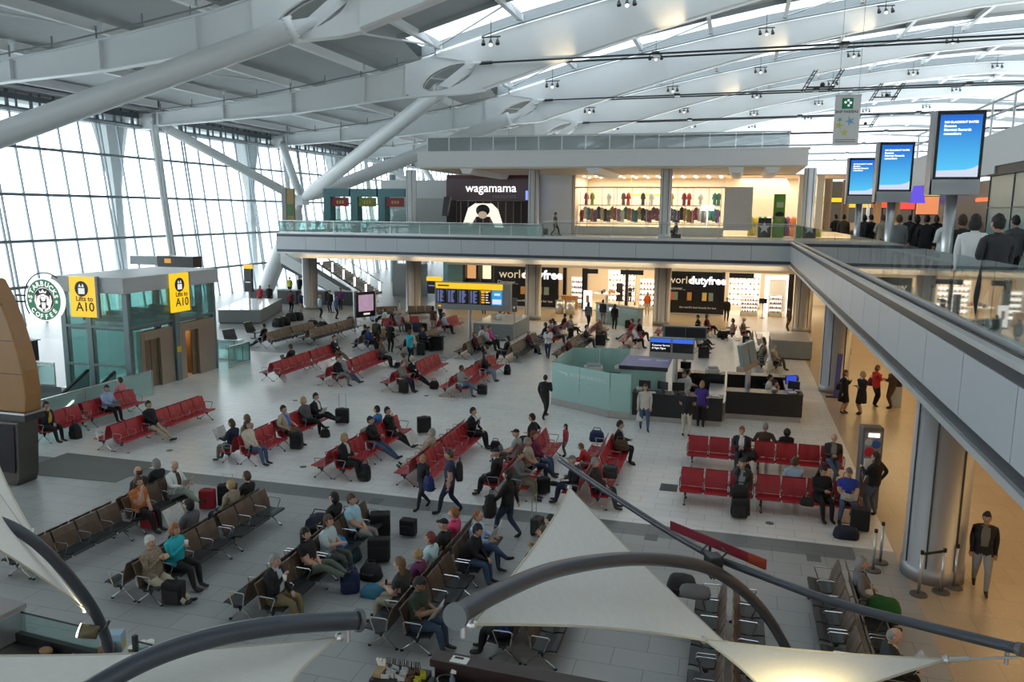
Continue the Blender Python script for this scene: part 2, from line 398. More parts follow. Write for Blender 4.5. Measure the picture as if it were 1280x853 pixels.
# ---------- the glass front on the left
def xf(z): return -47.6-.12*(z-8)
gl = glass('front_glass', (.93, .98, 1.0), .03)
o = struct(MB().grid([[(xf(0), y, 0) for y in (-8, 150)], [(xf(15.6), y, 15.6) for y in (-8, 150)]]).build('window_2', gl))
fr = M('mullion_grey', (.24, .28, .31), .4, .3)
for i in range(-20, 52):
    y = 42.85+1.97*i; mb = MB(); dbl = (i % 5 == 0)
    for dy in ((-.17, .17) if dbl else (0,)):
        mb.bar((xf(0)+.1, y+dy, 0), (xf(15.5)+.1, y+dy, 15.5), .085, .16)
    mb.build('mullion', fr, o)
for z in (2.6, 5.69, 8.87, 12.1, 14.7):
    mb = MB().cyl((xf(z)+.3, -8, z), (xf(z)+.3, 150, z), .11, n=8)
    for i in range(-20, 52): mb.bar((xf(z), 42.85+1.97*i, z), (xf(z)+.32, 42.85+1.97*i, z), .08, .08)
    mb.build('transom', fr, o)
hd = MB(); hd.b2((-50, -8, 15.35), (-48.3, 150, 15.75)); hd.b2((-49.1, -8, 14.55), (-48.2, 150, 14.85))
for i in range(-20, 52):
    hd.bar((-48.4, 42.85+1.97*i, 14.6), (-48.4, 42.85+1.97*i, 16.2), .14, .2); hd.bar((-48.4, 43.6+1.97*i, 14.6), (-48.4, 43.6+1.97*i, 16.2), .1, .12)
hd.build('frame', M('eaves_grey', (.10, .13, .15), .5, .3), o)
struct(slab('ground', (-500, -300, -6.4), (-52, 500, -6), M('apron_concrete', (.55, .57, .56), .9, var=.1, scale=.02)))
struct(slab('trim_eaves', (-60, -12, 15.95), (-47.2, 160, 16.15), deck_m))
# ---------- far end and right-hand side walls of the hall
wallm = M('pale_wall', (.62, .63, .62), .7, var=.02)
struct(MB().b2((XF-2, 250, -6), (90, 250.4, 28)).build('wall_back', M('back_glazing', (.5, .56, .58), .4)))
struct(MB().b2((80, -12, -6), (80.4, 250, 26)).build('wall_right', wallm))
struct(MB().b2((-52, -12.4, -6), (82, -12, 28)).build('wall_near', wallm))
# ---------- the mezzanine
fascia = M('fascia_panel', (.50, .54, .575), .35, .1, var=.02); band = M('dark_band', (.05, .06, .075), .35, .3)
soff = M('soffit', (.66, .62, .56), .6, var=.02); mfloor = M('mezzanine_floor', (.52, .46, .40), .3)
YM, XR, ZM = 55.0, 3.45, 6.25
ms = MB(); ms.b2((-34.3, YM+.12, 4.95), (XR+.1, 80, ZM-.02)); ms.b2((XR+.12, -6, 4.95), (40, 140, ZM-.02))
struct(ms.build('trim_1', mfloor))
cl = MB(); cl.b2((-34.3, YM+.12, 4.72), (XR+.1, 80, 4.94)); cl.b2((XR+.12, -6, 4.72), (40, 140, 4.94)); struct(cl.build('ceiling', soff))
def fas(a, b, name):
    a, b = V(a), V(b); d = (b-a); L = d.length; d.normalize(); n = V((d.y, -d.x, 0))
    if n.x > .1 : n = -n
    mb = MB()
    k = max(1, round(L/2.45))
    for i in range(k):
        p, q = a+d*(L*i/k+.012), a+d*(L*(i+1)/k-.012)
        mb.prism([V((p.x, p.y, 5.0)), V((q.x, q.y, 5.0)), V((q.x, q.y, 5.98)), V((p.x, p.y, 5.98))], n*.08)
    for z0, z1, m, e in ((4.98, 6.0, 1, .04), (5.98, 6.18, 1, .05), (6.18, 6.27, 2, .14), (4.80, 5.0, 1, .05), (4.68, 4.80, 2, .12)):
        mb.prism([V((a.x, a.y, z0)), V((b.x, b.y, z0)), V((b.x, b.y, z1)), V((a.x, a.y, z1))], n*e, m)
    return struct(mb.build(name, [fascia, band, M('edge_trim', (.55, .57, .58), .35, .3)]))
fas((-34.3, YM, 0), (XR, YM, 0), 'trim_2'); fas((XR, YM, 0), (XR, -4, 0), 'trim_3'); fas((-34.3, 80, 0), (-34.3, YM, 0), 'trim_4')
# balustrades
bal_g = glass('balustrade_glass', (.80, .92, .90), .10); bal_d = glass('balustrade_teal', (.74, .92, .90), .34, refl=.8)
alu = M('brushed_aluminium', (.58, .59, .60), .32, .85)
def balustrade(a, b, z0, h, gm, step=2.45, rail=True, posts=True, name='balustrade', top=True):
    a, b = V(a), V(b); d = b-a; L = d.length; d.normalize(); k = max(1, round(L/step)); n = V((d.y, -d.x, 0))
    fr_ = MB(); pts = []
    for i in range(k+1):
        p = a+d*(L*i/k)
        if posts: fr_.b2((p.x-.02, p.y-.02, z0), (p.x+.02, p.y+.02, z0+h))
    if top: fr_.bar((a.x, a.y, z0+h), (b.x, b.y, z0+h), .06, .04)
    fr_.bar((a.x, a.y, z0+.05), (b.x, b.y, z0+.05), .06, .10)
    if rail: fr_.cyl((a.x+n.x*.12, a.y+n.y*.12, z0+h-.12), (b.x+n.x*.12, b.y+n.y*.12, z0+h-.12), .025, n=8)
    o = struct(fr_.build(name, alu))
    for i in range(k):
        p, q = a+d*(L*i/k+.02), a+d*(L*(i+1)/k-.02)
        MB().prism([V((p.x, p.y, z0+.08)), V((q.x, q.y, z0+.08)), V((q.x, q.y, z0+h-.03)), V((p.x, p.y, z0+h-.03))], n*.012).build('glass', gm, o)
    return o
balustrade((-34.2, YM+.2, 0), (-13.2, YM+.2, 0), ZM, .95, bal_d, posts=True)
balustrade((-13.2, YM+.2, 0), (XR+.1, YM+.2, 0), ZM, 1.15, glass('clear_balustrade', (.93, .97, .96), .02, refl=.5))
balustrade((XR+.15, YM+.2, 0), (XR+.15, 4, 0), ZM, 1.15, glass('clear_balustrade_near', (.86, .93, .92), .06, refl=1.6), step=2.2, posts=False, rail=False, top=False)
struct(MB().cyl((XR+.32, YM, ZM+.92), (XR+.32, 4, ZM+.92), .03, n=10).build('handrail', alu))
balustrade((-34.2, 79, 0), (-34.2, YM+.2, 0), ZM, .95, bal_d)
# columns
colm = M('steel_clad_column', (.42, .42, .43), .42, .6, var=.04)
coll = M('upper_column', (.84, .87, .88), .35, .15)
def column(x, y, r, z0, z1, m, name='column'):
    mb = MB(); seam = M('column_seam', (.04, .04, .04), .5)
    mb.path([(x, y, z0), (x, y, z0+.35), (x, y, z0+.36), (x, y, z1)], [r+.03, r+.03, r, r], 32)
    o = struct(mb.build(name, m, smooth=True)); s2 = MB()
    for a in (math.radians(200), math.radians(245), math.radians(300), math.radians(20)):
        c, s_ = math.cos(a), math.sin(a); s2.box((x+c*(r-.005), y+s_*(r-.005), (z0+z1)/2), (.04, .035, z1-z0-.02), a)
    s2.build('seam', seam, o)
    return o
for x in (-33.4, -24.3, -14.6, -5.0): column(x, 58.2, .60, 0, 4.75, colm)
for y in (-1.3, 18.9, 38.6, 58.2): column(4.62, y, .62, 0, 4.75, colm)
for x in (-24.3, -14.6, -5.0, 4.5): column(x, 57.9, .40, ZM, 11.1, coll)
# lit recess behind the fascia, downlights under the mezzanine
warm = E('warm_strip', (1., .80, .52), 6.)
for x0, x1 in ((-33, -24.9), (-23.7, -15.2), (-14, -5.6), (-4.4, 3)):
    struct(MB().b2((x0, 56.0, 4.62), (x1, 56.25, 4.72)).build('ceiling_light_strip', warm))
struct(MB().b2((-34, 56.6, 4.25), (XR, 56.75, 4.73)).build('trim_5', soff))
# ================================================================== SHOPS ON BOTH LEVELS
up_white = M('bulkhead_white', (.76, .78, .79), .5, var=.02)
cream = M('cream_wall', (.74, .64, .50), .6, var=.03); pale_in = M('pale_interior', (.70, .66, .58), .5)
black = M('black_laminate', (.012, .012, .014), .3); wenge = M('dark_brown_front', (.055, .035, .04), .4)
purple = M('plum_fascia', (.16, .11, .125), .45); tealm = M('teal_panel', (.08, .22, .24), .45)
shop_g = glass('shop_glass', (.95, .96, .96), .02, refl=.8)
YS = 65.5
# upper bulkhead and its glass parapet
mb = MB(); mb.b2((-22.7, YM+.3, 11.15), (4.1, 74, 12.2)); mb.b2((-22.8, YM+.2, 12.14), (4.2, YM+.5, 12.28))
struct(mb.build('trim_6', up_white)); struct(MB().b2((-22.6, YM+.5, 11.05), (4.0, 74, 11.14)).build('ceiling', M('upper_soffit', (.66, .58, .47), .6)))
fr_ = MB()
xs = [-22.0+1.66*i for i in range(16)]
for x in xs: fr_.b2((x-.03, YM+.5, 12.2), (x+.03, YM+.58, 13.3))
fr_.b2((-22, YM+.48, 13.26), (3.0, YM+.6, 13.34))
pa = struct(fr_.build('parapet_rail', alu))
for a, b in zip(xs, xs[1:]): MB().b2((a+.04, YM+.52, 12.22), (b-.04, YM+.54, 13.24)).build('glass', glass('parapet_glass', (.62, .66, .67), .35, refl=.6), pa)
for x in (-19, -9.8, -.3, 2): struct(MB().prism([(x-.5, YM+.5, 11.05), (x+.5, YM+.5, 11.05), (x+.3, YM+.5, 10.7), (x-.3, YM+.5, 10.7)], (0, 9.5, 0)).build('beam', up_white))
def wall(a, b, m, name='wall_shopfront'): return struct(MB().b2(a, b).build(name, m))
wall((-34.3, 74, ZM), (-24, 74.3, 11.0), up_white); wall((-32, 70, ZM), (-24, 70.3, 9.2), M('grey_cladding', (.5, .51, .5), .5))
wall((-16.0, YS-.1, ZM), (-13.25, YS+.2, 11.05), up_white); wall((-16.35, YS-.5, ZM), (-16.0, YS+.2, 11.05), black)
wall((-24.2, 73, ZM), (6, 73.3, 11.05), cream, 'wall_back_of_shops')
# noodle restaurant
t = thing('restaurant_front', 'plum coloured restaurant front with white wagamama lettering above a dark opening', 'shopfront', (-20.1, YS, ZM))
MB().b2((-4.1, -.15, 2.7), (3.75, .15, 4.5)).build('sign_fascia', purple, t)
MB().b2((-4.1, -.1, 4.5), (3.75, .3, 4.85)).build('header', M('maroon_header', (.11, .03, .035), .4), t)
mb = MB(); mb.b2((-4.1, -.1, 0), (-3.3, .2, 2.7)); mb.b2((2.9, -.1, 0), (3.75, .2, 2.7)); mb.b2((-4.1, 2.5, 0), (3.75, 2.7, 2.7)); mb.build('dark_interior', M('dark_plum', (.035, .022, .025), .5), t)
for k in range(9): MB().b2((-3.2+k*.68, .9, 0), (-3.14+k*.68, 1.0, 2.6)).build('slat', M('slat_grey', (.3, .27, .27), .5), t)
wl = E('white_letters', (1, 1, 1), 1.6)
text('wagamama', 'lettering', 1.02, frame4(V((-2.35, -.17, 3.42)), (1, 0, 0)), wl, t, bold=.006)
text('restaurant', 'lettering', .5, frame4(V((.05, -.17, 2.92)), (1, 0, 0)), M('mauve_letters', (.4, .33, .36), .5), t)
tag(struct(MB().b2((0, 0, 0), (.01, .01, .01)).build('trim_7', purple)), 'x', 'x') if 0 else None
p = thing('glowing_poster', 'glowing white panel with a dark haired diner bent over a bowl below the restaurant sign', 'poster', (-20.95, YS-.35, ZM+.45)); MB().b2((-1.0, .02, -.45), (-.9, .06, .1)).build('leg', black, p); MB().b2((1.0, .02, -.45), (1.1, .06, .1)).build('leg', black, p)
mb = MB(); mb.prism([V(q) for q in [(-1.75, 0, 0), (-1.2, 0, 1.6), (-.6, 0, 2.0), (.9, 0, 2.0), (1.45, 0, 1.5), (1.95, 0, 0), (1.2, 0, 0), (.75, 0, .9), (-.5, 0, .9), (-1.05, 0, 0)]], (0, .06, 0)); mb.build('panel', E('panel_glow', (1, .93, .78), 1.1), p)
MB().sph((.12, -.04, 1.42), (.62, .08, .5), 14, 8).build('hair', black, p); MB().sph((.12, -.09, 1.05), (.4, .08, .32), 14, 8).build('face', E('face_glow', (.9, .68, .48), .5), p)
o = tag(MB().b2((-16.9, YS-1.2, 9.0), (-15.9, YS-1.15, 9.75)).cyl((-16.4, YS-1.17, 9.75), (-16.4, YS-1.17, 11.05), .03, n=6).build('hanging_screen', E('blue_screen', (.25, .35, 1), 1.2)), 'small blue lit screen hanging at the edge of the restaurant front', 'screen')
# clothing shop behind glass
X0, X1 = -13.2, -1.1
wall((X0, YS+6, ZM), (X1+8, YS+6.2, 11.05), cream, 'wall_clothes_shop'); wall((X0, YS, ZM), (X0+.2, YS+6, 11.05), cream, 'wall_clothes_shop')
wall((X0, YS+.1, ZM), (X1, YS+.3, ZM+.6), M('plinth_grey', (.6, .6, .58), .5), 'wall_clothes_shop')
struct(MB().b2((X0, YS, ZM+.0), (10, YS+7, ZM+.03)).build('floor', M('shop_floor_cream', (.62, .5, .36), .25)))
fr_ = MB()
for x in [X0+1.21*i for i in range(11)]: fr_.b2((x-.02, YS+.1, ZM+.6), (x+.02, YS+.16, 10.05))
fr_.b2((X0, YS+.05, 10.0), (X1, YS+.2, 10.12)); fr_.b2((X0, YS+.05, ZM+.58), (X1, YS+.2, ZM+.68))
wn = struct(fr_.build('window_3', alu)); MB().b2((X0, YS+.12, ZM+.65), (X1, YS+.135, 10.02)).build('glass', shop_g, wn); MB().b2((X0, YS+.12, 10.1), (X1, YS+.135, 11.05)).build('glass', shop_g, wn)
tag(MB().b2((-1.1, YS-.1, ZM+.5), (1.0, YS+.15, 10.1)).build('shopfront_pillar', M('grey_panel', (.5, .52, .54), .4)), 'plain grey panel at the end of the clothes shop window', 'panel')
spot = E('shop_spot', (1, .93, .8), 14.)
for i in range(12):
    for y in (YS+1.2, YS+3.6):
        struct(MB().cyl((X0+.7+i*1.0, y, 11.0), (X0+.7+i*1.0, y, 10.95), .11, n=8).build('ceiling_spot', spot))
lamp('clothes_shop_light', 'AREA', (-7, YS+2.8, 10.9), 1150, (1, .86, .68), 11, 4.5)
lamp('open_shop_light', 'AREA', (4, YS+2.8, 10.9), 620, (1, .86, .68), 8, 4.5)
sh = thing('display_shelf', 'long pale shelf across the clothes shop window with outfits on top', 'shelf', (-7.1, YS+1.3, ZM+.6))
mb = MB(); mb.b2((-5.8, -.3, 1.75), (5.8, .3, 1.83)); mb.build('shelf_board', pale_in, sh)
for x in (-5.7, -2.9, 0, 2.9, 5.7): MB().cyl((x, 0, -.57), (x, 0, 3.4), .03, n=6).build('pole', alu, sh)
pass; MB().cyl((-5.7, 0, 1.5), (5.7, 0, 1.5), .02, n=6).build('hanging_rail', alu, sh)
def garment_mesh(name, col):
    mb = MB(); mb.lathe((0, 0, 0), [(.02, 0), (.21, 0), (.18, .35), (.16, .55), (.21, .80), (.09, .9), (.02, .92)], 10)
    for s in (-1, 1): mb.cyl((s*.17, 0, .80), (s*.25, 0, .42), .06, .06, 6)
    return mb.mesh(name, M('cloth_'+name, col, .9), True)
GC = {'maroon': (.28, .03, .05), 'olive': (.25, .25, .05), 'black': (.02, .02, .02), 'teal': (.04, .2, .2), 'orange': (.5, .16, .04), 'white': (.7, .68, .62), 'red': (.5, .04, .04), 'brown': (.16, .09, .05), 'mustard': (.5, .36, .06), 'purple': (.16, .06, .2), 'green': (.06, .22, .1), 'grey': (.2, .2, .2)}
gm_ = {k: garment_mesh('garment_'+k, c) for k, c in GC.items()}
rs = random.Random(3); keys = list(GC)
n = 0
ORD = ['first', 'second', 'third', 'fourth', 'fifth', 'sixth', 'seventh', 'eighth', 'ninth', 'tenth', '11th', '12th', '13th', '14th', '15th', '16th', '17th', '18th', '19th', '20th']+['%dth' % q if q % 10 not in (1, 2, 3) else '%d%s' % (q, ('st', 'nd', 'rd')[q % 10-1]) for q in range(21, 60)]
def garment(k, loc, where, grp, s=1.):
    o = bpy.data.objects.new('garment', gm_[k]); COL.objects.link(o); o.location = loc; o.scale = (s*.75, s*.75, s*1.15)
    tag(o, '%s garment %s' % (k, where), 'garment', grp)
for i in range(40): garment(keys[(i*5+i//3+i//7) % 12], (-12.65+i*.283, YS+1.3+.04*(i % 2), ZM+.98+.09*((i*7) % 4)), ORD[i]+' from the left on the window rail of the upstairs clothes shop', 'clothes on the window rail')
for i, k in enumerate(['maroon', 'olive', 'white', 'brown', 'red', 'black', 'white', 'green', 'mustard', 'maroon', 'red', 'white', 'teal', 'green']):
    garment(k, ([-12.3, -11.8, -10.4, -9.2, -8.8, -7.6, -6.9, -5.9, -5.3, -4.3, -3.9, -3.0, -1.9, -1.6][i], YS+1.3, ZM+2.43), ORD[i]+' from the left on the shelf of the upstairs shop window', 'outfits on the window shelf', .95)
for i in range(14): garment(keys[(i*7+1) % 12], (1.0+i*.36, YS+2.5+(i % 3)*.6, ZM+.03), ORD[i]+' from the left in the open shop beside the grey pillar', 'clothes in the open upstairs shop', 1.5)
tag(MB().b2((-8.9, YS+2.9, 9.45), (-5.4, YS+2.95, 9.6)).cyl((-8.8, YS+2.93, 9.6), (-8.8, YS+2.93, 11.0), .02, n=5).cyl((-5.5, YS+2.93, 9.6), (-5.5, YS+2.93, 11.0), .02, n=5).build('light_strip', E('yellow_strip', (1, .75, .05), 2.)), 'yellow light strip inside the upstairs clothes shop', 'light')
tag(MB().b2((-2.9, YS+.9, 8.3), (-1.9, YS+.95, 8.7)).cyl((-2.4, YS+.93, ZM+.02), (-2.4, YS+.93, 8.3), .02, n=5).build('lamp_panel', E('white_patch', (1, 1, .97), 5.)), 'bright white lamp panel low in the clothes shop window', 'light')
# open shop to the right: cream columns, banner, star board
for x, y in ((4.6, 66), (5.9, 66), (5.2, 72)): struct(MB().b2((x-.25, y-.25, ZM), (x+.25, y+.25, 11)).build('column', cream))
struct(MB().b2((-1, YS-.5, 10.98), (10, 73, 11.05)).build('ceiling', cream)); struct(MB().prism([(-.5, 69, 11), (3.5, 69, 11), (4.5, 69, 9.3), (-.5, 69, 9.3)], (0, .2, 0)).build('wall_clothes_shop', cream))
g = thing('banner_stand', 'tall green advertising banner with a dark haired face', 'banner', (2.95, YS-1.0, ZM))
MB().b2((-.42, -.04, .02), (.42, .04, 3.3)).build('panel', M('leaf_green', (.10, .26, .03), .5), g)
MB().sph((.05, -.04, 1.55), (.3, .03, .36), 14, 8).build('portrait', M('face_tint', (.25, .3, .12), .6), g); MB().sph((.05, -.05, 1.78), (.33, .03, .2), 14, 8).build('portrait_hair', black, g); MB().b2((-.2, -.05, 2.3), (.3, -.04, 2.7)).build('caption_block', M('pale_green', (.4, .5, .3), .6), g)
g = thing('star_board', 'dark board with a pale five pointed star beside the green banner', 'sign', (2.0, YS-1.0, ZM))
MB().b2((-.5, -.04, .02), (.45, .04, 1.5)).build('panel', black, g)
def star(cx, cz, r, y, m, parent, name='star', rot=0., inner=.42, th=.02):
    P = [V((cx+(r if i % 2 == 0 else r*inner)*math.sin(math.pi*i/5+rot), y, cz+(r if i % 2 == 0 else r*inner)*math.cos(math.pi*i/5+rot))) for i in range(10)]
    return MB().prism(P, (0, th, 0)).build(name, m, parent)
star(-.05, .75, .45, -.07, M('pale_star', (.55, .58, .6), .4), g)
# terrace portals at the left of the mezzanine
for i, (x, col, lab) in enumerate(((-32.7, (.28, .02, .03), 'left of the three, over a red sign'), (-30.28, (.2, .26, .02), 'in the middle, over a lime sign'), (-27.86, (.28, .02, .03), 'nearest the restaurant, over a red sign'))):
    t = thing('terrace_portal', 'dark teal upright portal frame %s' % lab, 'portal', (x, 59.5, ZM))
    mb = MB(); mb.b2((0, 0, 0), (.62, .9, 3.5)); mb.b2((.62, 0, 2.85), (2.3, .9, 3.5)); mb.build('frame', tealm, t)
    MB().b2((.7, .1, 2.08), (2.2, .2, 2.8)).build('sign_board', M('portal_sign_%d' % i, col, .5), t)
    for k in range(3): MB().b2((1.15+k*.24, .07, 2.3), (1.3+k*.24, .09, 2.55)).build('emblem', M('gold_mark', (.55, .38, .12), .5), t)
    MB().b2((.75, .5, 0), (2.2, .56, 1.9)).build('glass', bal_g, t)
t = thing('poster_totem', 'narrow upright poster board at the left end of the mezzanine', 'poster', (-34.6+.9, 56.2, ZM))
MB().b2((-.75, -.15, 0), (-.35, .15, 3.4)).build('post', M('grey_side', (.25, .27, .28), .4), t); MB().b2((-.35, -.1, .1), (.3, .1, 3.4)).build('panel', M('poster_ochre', (.4, .28, .12), .6), t); MB().b2((-.3, -.12, 1.3), (.25, -.1, 2.2)).build('poster_image', M('poster_green', (.1, .2, .08), .6), t)
t = thing('speaker_panel', 'black tilted loudspeaker panel beside the left upper column', 'loudspeaker', (-22.4, 60, 8.4)); MB().prism([V((-.2, 0, -.75)), V((.2, 0, -.75)), V((.5, 0, .75)), V((.0, 0, .75))], (0, .4, 0)).build('cabinet', black, t); MB().cyl((0, .4, 0), (0, .8, 0), .05).build('bracket', alu, t)
# terrace tables behind the teal glass
for i in range(9):
    t = thing('cafe_table', ORD[i]+' small cafe table from the left behind the teal balustrade', 'table', (-31.6+i*.86*2, 56.3, ZM), group='terrace tables')
    MB().cyl((0, 0, .72), (0, 0, .75), .36, n=14).build('table_top', M('table_grey', (.2, .22, .22), .4), t); MB().cyl((0, 0, 0), (0, 0, .72), .03, n=6).build('leg', dark_steel, t)
for i in range(20):
    x = -31+i*.86; x = -33+i*.74; t = thing('cafe_chair', ORD[i]+' dark cafe chair from the left behind the teal balustrade', 'chair', (x, 57.35+.1*math.sin(i*2.), ZM), .3*math.sin(i*3.1), 'terrace chairs')
    MB().b2((-.2, -.2, .43), (.2, .2, .46)).build('seat', dark_steel, t); MB().b2((-.2, .18, .46), (.2, .21, .95)).build('backrest', dark_steel, t)
    for a in (-.17, .17):
        for b in (-.17, .17): MB().cyl((a, b, 0), (a, b, .43), .015, n=5).build('leg', dark_steel, t)
# ---------------------------------------------------------------- ground floor
bulk = M('bulkhead_cream', (.66, .63, .58), .5)
wall((-24, YS-.6, 3.5), (5.5, YS, 4.72), bulk, 'trim_8')
wall((-24, 76, 0), (22, 76.3, 4.72), cream, 'wall_back_of_shops'); wall((-24.0, YS, 0), (-23.6, 76, 4.72), M('teal_wall', (.16, .3, .29), .5), 'wall_side')
wall((-24.0, YS-.3, 0), (-22.6, YS+.2, 3.5), M('teal_wall', (.16, .3, .29), .5), 'wall_side')
def duty_free(x, w, label):
    t = thing('shop_hoarding', label, 'hoarding', (x, YS-.35, 0))
    MB().b2((0, 0, .12), (w, .3, 3.45)).build('panel', M('gloss_black', (.006, .006, .007), .25), t); MB().b2((0, -.02, 0), (w, .3, .12)).build('plinth', alu, t)
    k = w/5.5
    text('world', 'lettering', 1.0*k, frame4(V((.42*k, -.01, 2.5)), (1, 0, 0)), M('gold_letters', (.55, .48, .33), .4, emit=(.8, .7, .5), es=.5), t)
    text('dutyfree', 'lettering', 1.0*k, frame4(V((2.45*k, -.012, 2.5)), (1, 0, 0)), wl, t, bold=.03)
    text('Discover...', 'lettering', .42*k, frame4(V((.3*k, -.01, 1.98)), (1, 0, 0)), M('pale_letters', (.5, .5, .48), .5, emit=(.5, .5, .48), es=.3), t)
    text("the world's best brands for less", 'lettering', .27*k, frame4(V((1.6*k, -.01, .52)), (1, 0, 0)), M('pale_letters', (.5, .5, .48), .5), t)
    for a, c in ((.6, (.35, .05, .02)), (1.0, (.10, .13, .10)), (2.3, (.3, .14, .03)), (3.7, (.4, .26, .06)), (4.3, (.12, .14, .10))):
        MB().b2((a*k, -.012, 1.15), ((a+.42)*k, 0, 1.8)).build('picture', M('ad_%.2f' % c[0], c, .5, emit=c, es=.5, var=.6, scale=14), t)
duty_free(-19.8, 5.6, 'wide black duty free hoarding behind the departure board'); duty_free(-5.55, 4.6, 'black duty free hoarding between the two open shops on the right')
# lit openings left of the hoarding
for i, (x, w, c, s, lab) in enumerate(((-22.4, .9, (1, .5, .2), .7, 'amber glow'), (-21.0, 1.1, (1, .85, .5), 1.3, 'cream glow'))):
    t = thing('lit_display', 'backlit shop display with %s left of the duty free hoarding' % lab, 'display', (x, YS+.2, 0)); MB().b2((0, 0, 2.3), (w, .1, 3.45)).build('light_box', E('lit_box_%d' % i, c, s), t); MB().b2((-.1, -.1, 0), (w+.1, .2, 2.3)).build('base', black, t)
for x in (-22.55, -21.35, -20.0): struct(MB().b2((x-.1, YS-.3, 0), (x+.12, YS+.3, 3.5)).build('trim_9', black))
t = thing('lit_display', 'red backlit poster between dark posts near the black hoarding', 'poster', (-20.0+.1, YS+.8, 2.2)); MB().b2((-.8, .0, -2.2), (.1, .2, 0)).build('base', black, t); MB().b2((-.8, 0, 0), (.1, .06, 1.2)).build('light_box', E('red_box', (.9, .06, .04), .8), t)
lamp('duty_free_light', 'AREA', (-10.2, YS+4, 4.55), 1050, (1, .82, .58), 7.5, 7); lamp('perfume_hall_light', 'AREA', (2.6, YS+4, 4.55), 850, (1, .86, .64), 6, 7)
# white glowing shelf units
shelf_w = M('shelf_white', (.8, .78, .72), .4); lit_w = E('shelf_light', (1, .95, .82), 2.2)
pm = [MB().b2((-.05, -.04, 0), (.05, .04, .17)).mesh('carton', M('carton_%d' % i, c, .4)) for i, c in enumerate([(.5, .4, .2), (.6, .1, .1), (.1, .12, .25), (.65, .6, .55), (.05, .05, .05)])]
def unit(x, y, w, h, n, label, rz=0, prod=6):
    t = thing('display_unit', label, 'display unit', (x, y, 0), rz)
    mb = MB(); mb.b2((-w/2, .15, 0), (w/2, .3, h)); mb.b2((-w/2, -.25, 0), (-w/2+.05, .3, h)); mb.b2((w/2-.05, -.25, 0), (w/2, .3, h)); mb.b2((-w/2, -.25, 0), (w/2, .3, .25)); mb.build('carcass', shelf_w, t)
    for i in range(n):
        z = .25+(h-.3)*i/n
        MB().b2((-w/2+.05, -.25, z), (w/2-.05, .15, z+.04)).build('shelf', shelf_w, t)
        MB().b2((-w/2+.06, .1, z+.12), (w/2-.06, .14, z+(h-.3)/n-.05)).build('back_light', lit_w, t)
        for k in range(prod):
            o = bpy.data.objects.new('carton', pm[(i+k) % 5]); COL.objects.link(o)
            lx = -w/2+.15+(w-.3)*k/max(1, prod-1); o.location = (x+lx*math.cos(rz), y+lx*math.sin(rz)-.08, z+.04)
            tag(o, '%s carton on the %s shelf up of the %s' % (ORD[k], ORD[i], ' '.join(label.split()[:6])), 'carton', 'cartons: '+label)
unit(-12.9, 67, 1.1, 2.6, 5, 'narrow glowing white shelves beside the left shop entrance'); unit(-9.6, 70.5, 2.4, 3.0, 6, 'wide glowing white shelves deep in the duty free shop', prod=8); unit(-6.9, 67.5, 1.6, 2.6, 5, 'white lit shelves by the column of the duty free shop')
unit(1.2, 66.3, 1.3, 1.5, 4, 'low white glowing shelf unit at the perfume shop front'); unit(3.2, 66.4, 1.0, 1.7, 4, 'slim white glowing shelf unit near the right end column'); unit(.8, 71, 2.6, 3.0, 6, 'tall backlit shelves on the perfume shop rear wall', prod=8)
mb = MB()
t = thing('perfume_gondola', 'white glowing arch gondola at the right shop corner', 'display unit', (3.4, 68.4, 0)); mb.b2((-1, -.2, 0), (-.7, .2, 3.1)); mb.b2((.7, -.2, 0), (1, .2, 3.1)); mb.b2((-1, -.2, 2.8), (1, .2, 3.1)); mb.build('arch', E('arch_glow', (1, .97, .9), 2.4), t); MB().b2((-.7, -.1, .2), (.7, .1, 2.8)).build('panel', pale_in, t)
for x, w, n in ((-11.6, 1.2, 'LANCOME'), (-8.2, 1.9, 'beauty'), (.5, 1.9, 'perfume')): struct(MB().b2((x-w/2, YS+.4, 3.0), (x+w/2, YS+.5, 3.4)).build('trim_10', black))
for x0, x1, z0, z1, y in ((-12.35, -11.9, 0, 3.5, 66), (-9.0, -8.75, 0, 3.5, 68), (-1.0, -.75, 0, 3.5, 66), (4.1, 4.5, 0, 3.5, 66.5), (-14.2, -13.9, 0, 3.5, 67)): struct(MB().b2((x0, y, z0), (x1, y+.4, z1)).build('wall_divider', black))
for i, (x, y, lab) in enumerate(((-9.9, 69.2, 'black price board on the rear shelves of the duty free shop'), (2.55, 70.4, 'black price board on the rear wall of the perfume shop'))): tag(MB().b2((x, y, .4), (x+.55, y+.06, 2.0)).cyl((x+.27, y+.03, 0), (x+.27, y+.03, .4), .03).build('price_board', black), lab, 'sign')
t = thing('counter', 'orange wood sales counter at the left of the duty free entrance', 'counter', (-13.3, 65.9, 0)); MB().b2((-.7, -.3, 0), (.6, .3, 1.05)).build('body', M('orange_wood', (.45, .2, .05), .4), t); MB().b2((-.75, -.35, 1.05), (.65, .35, 1.1)).build('top', M('orange_top', (.5, .28, .1), .3), t)
t = thing('poster_stand', 'white lit poster stand with a small dark figure by the bins', 'poster', (-11.6, 64.7, 0)); MB().b2((-.35, -.06, .1), (.35, .06, 1.7)).build('light_box', E('poster_lit', (1, .96, .9), 1.3), t); MB().b2((-.4, -.04, 0), (.4, .1, .1)).build('base', black, t); MB().b2((-.12, -.08, .7), (.12, -.06, 1.3)).build('picture', M('poster_figure', (.3, .2, .15), .6), t)
t = thing('promotion_table', 'round white promotion table under the shop lights', 'table', (-10.2, 65.8, 0)); MB().cyl((0, 0, 1.35), (0, 0, 1.42), 1.1, n=24).build('table_top', shelf_w, t); MB().cyl((0, 0, 0), (0, 0, 1.35), .12, n=10).build('leg', alu, t)
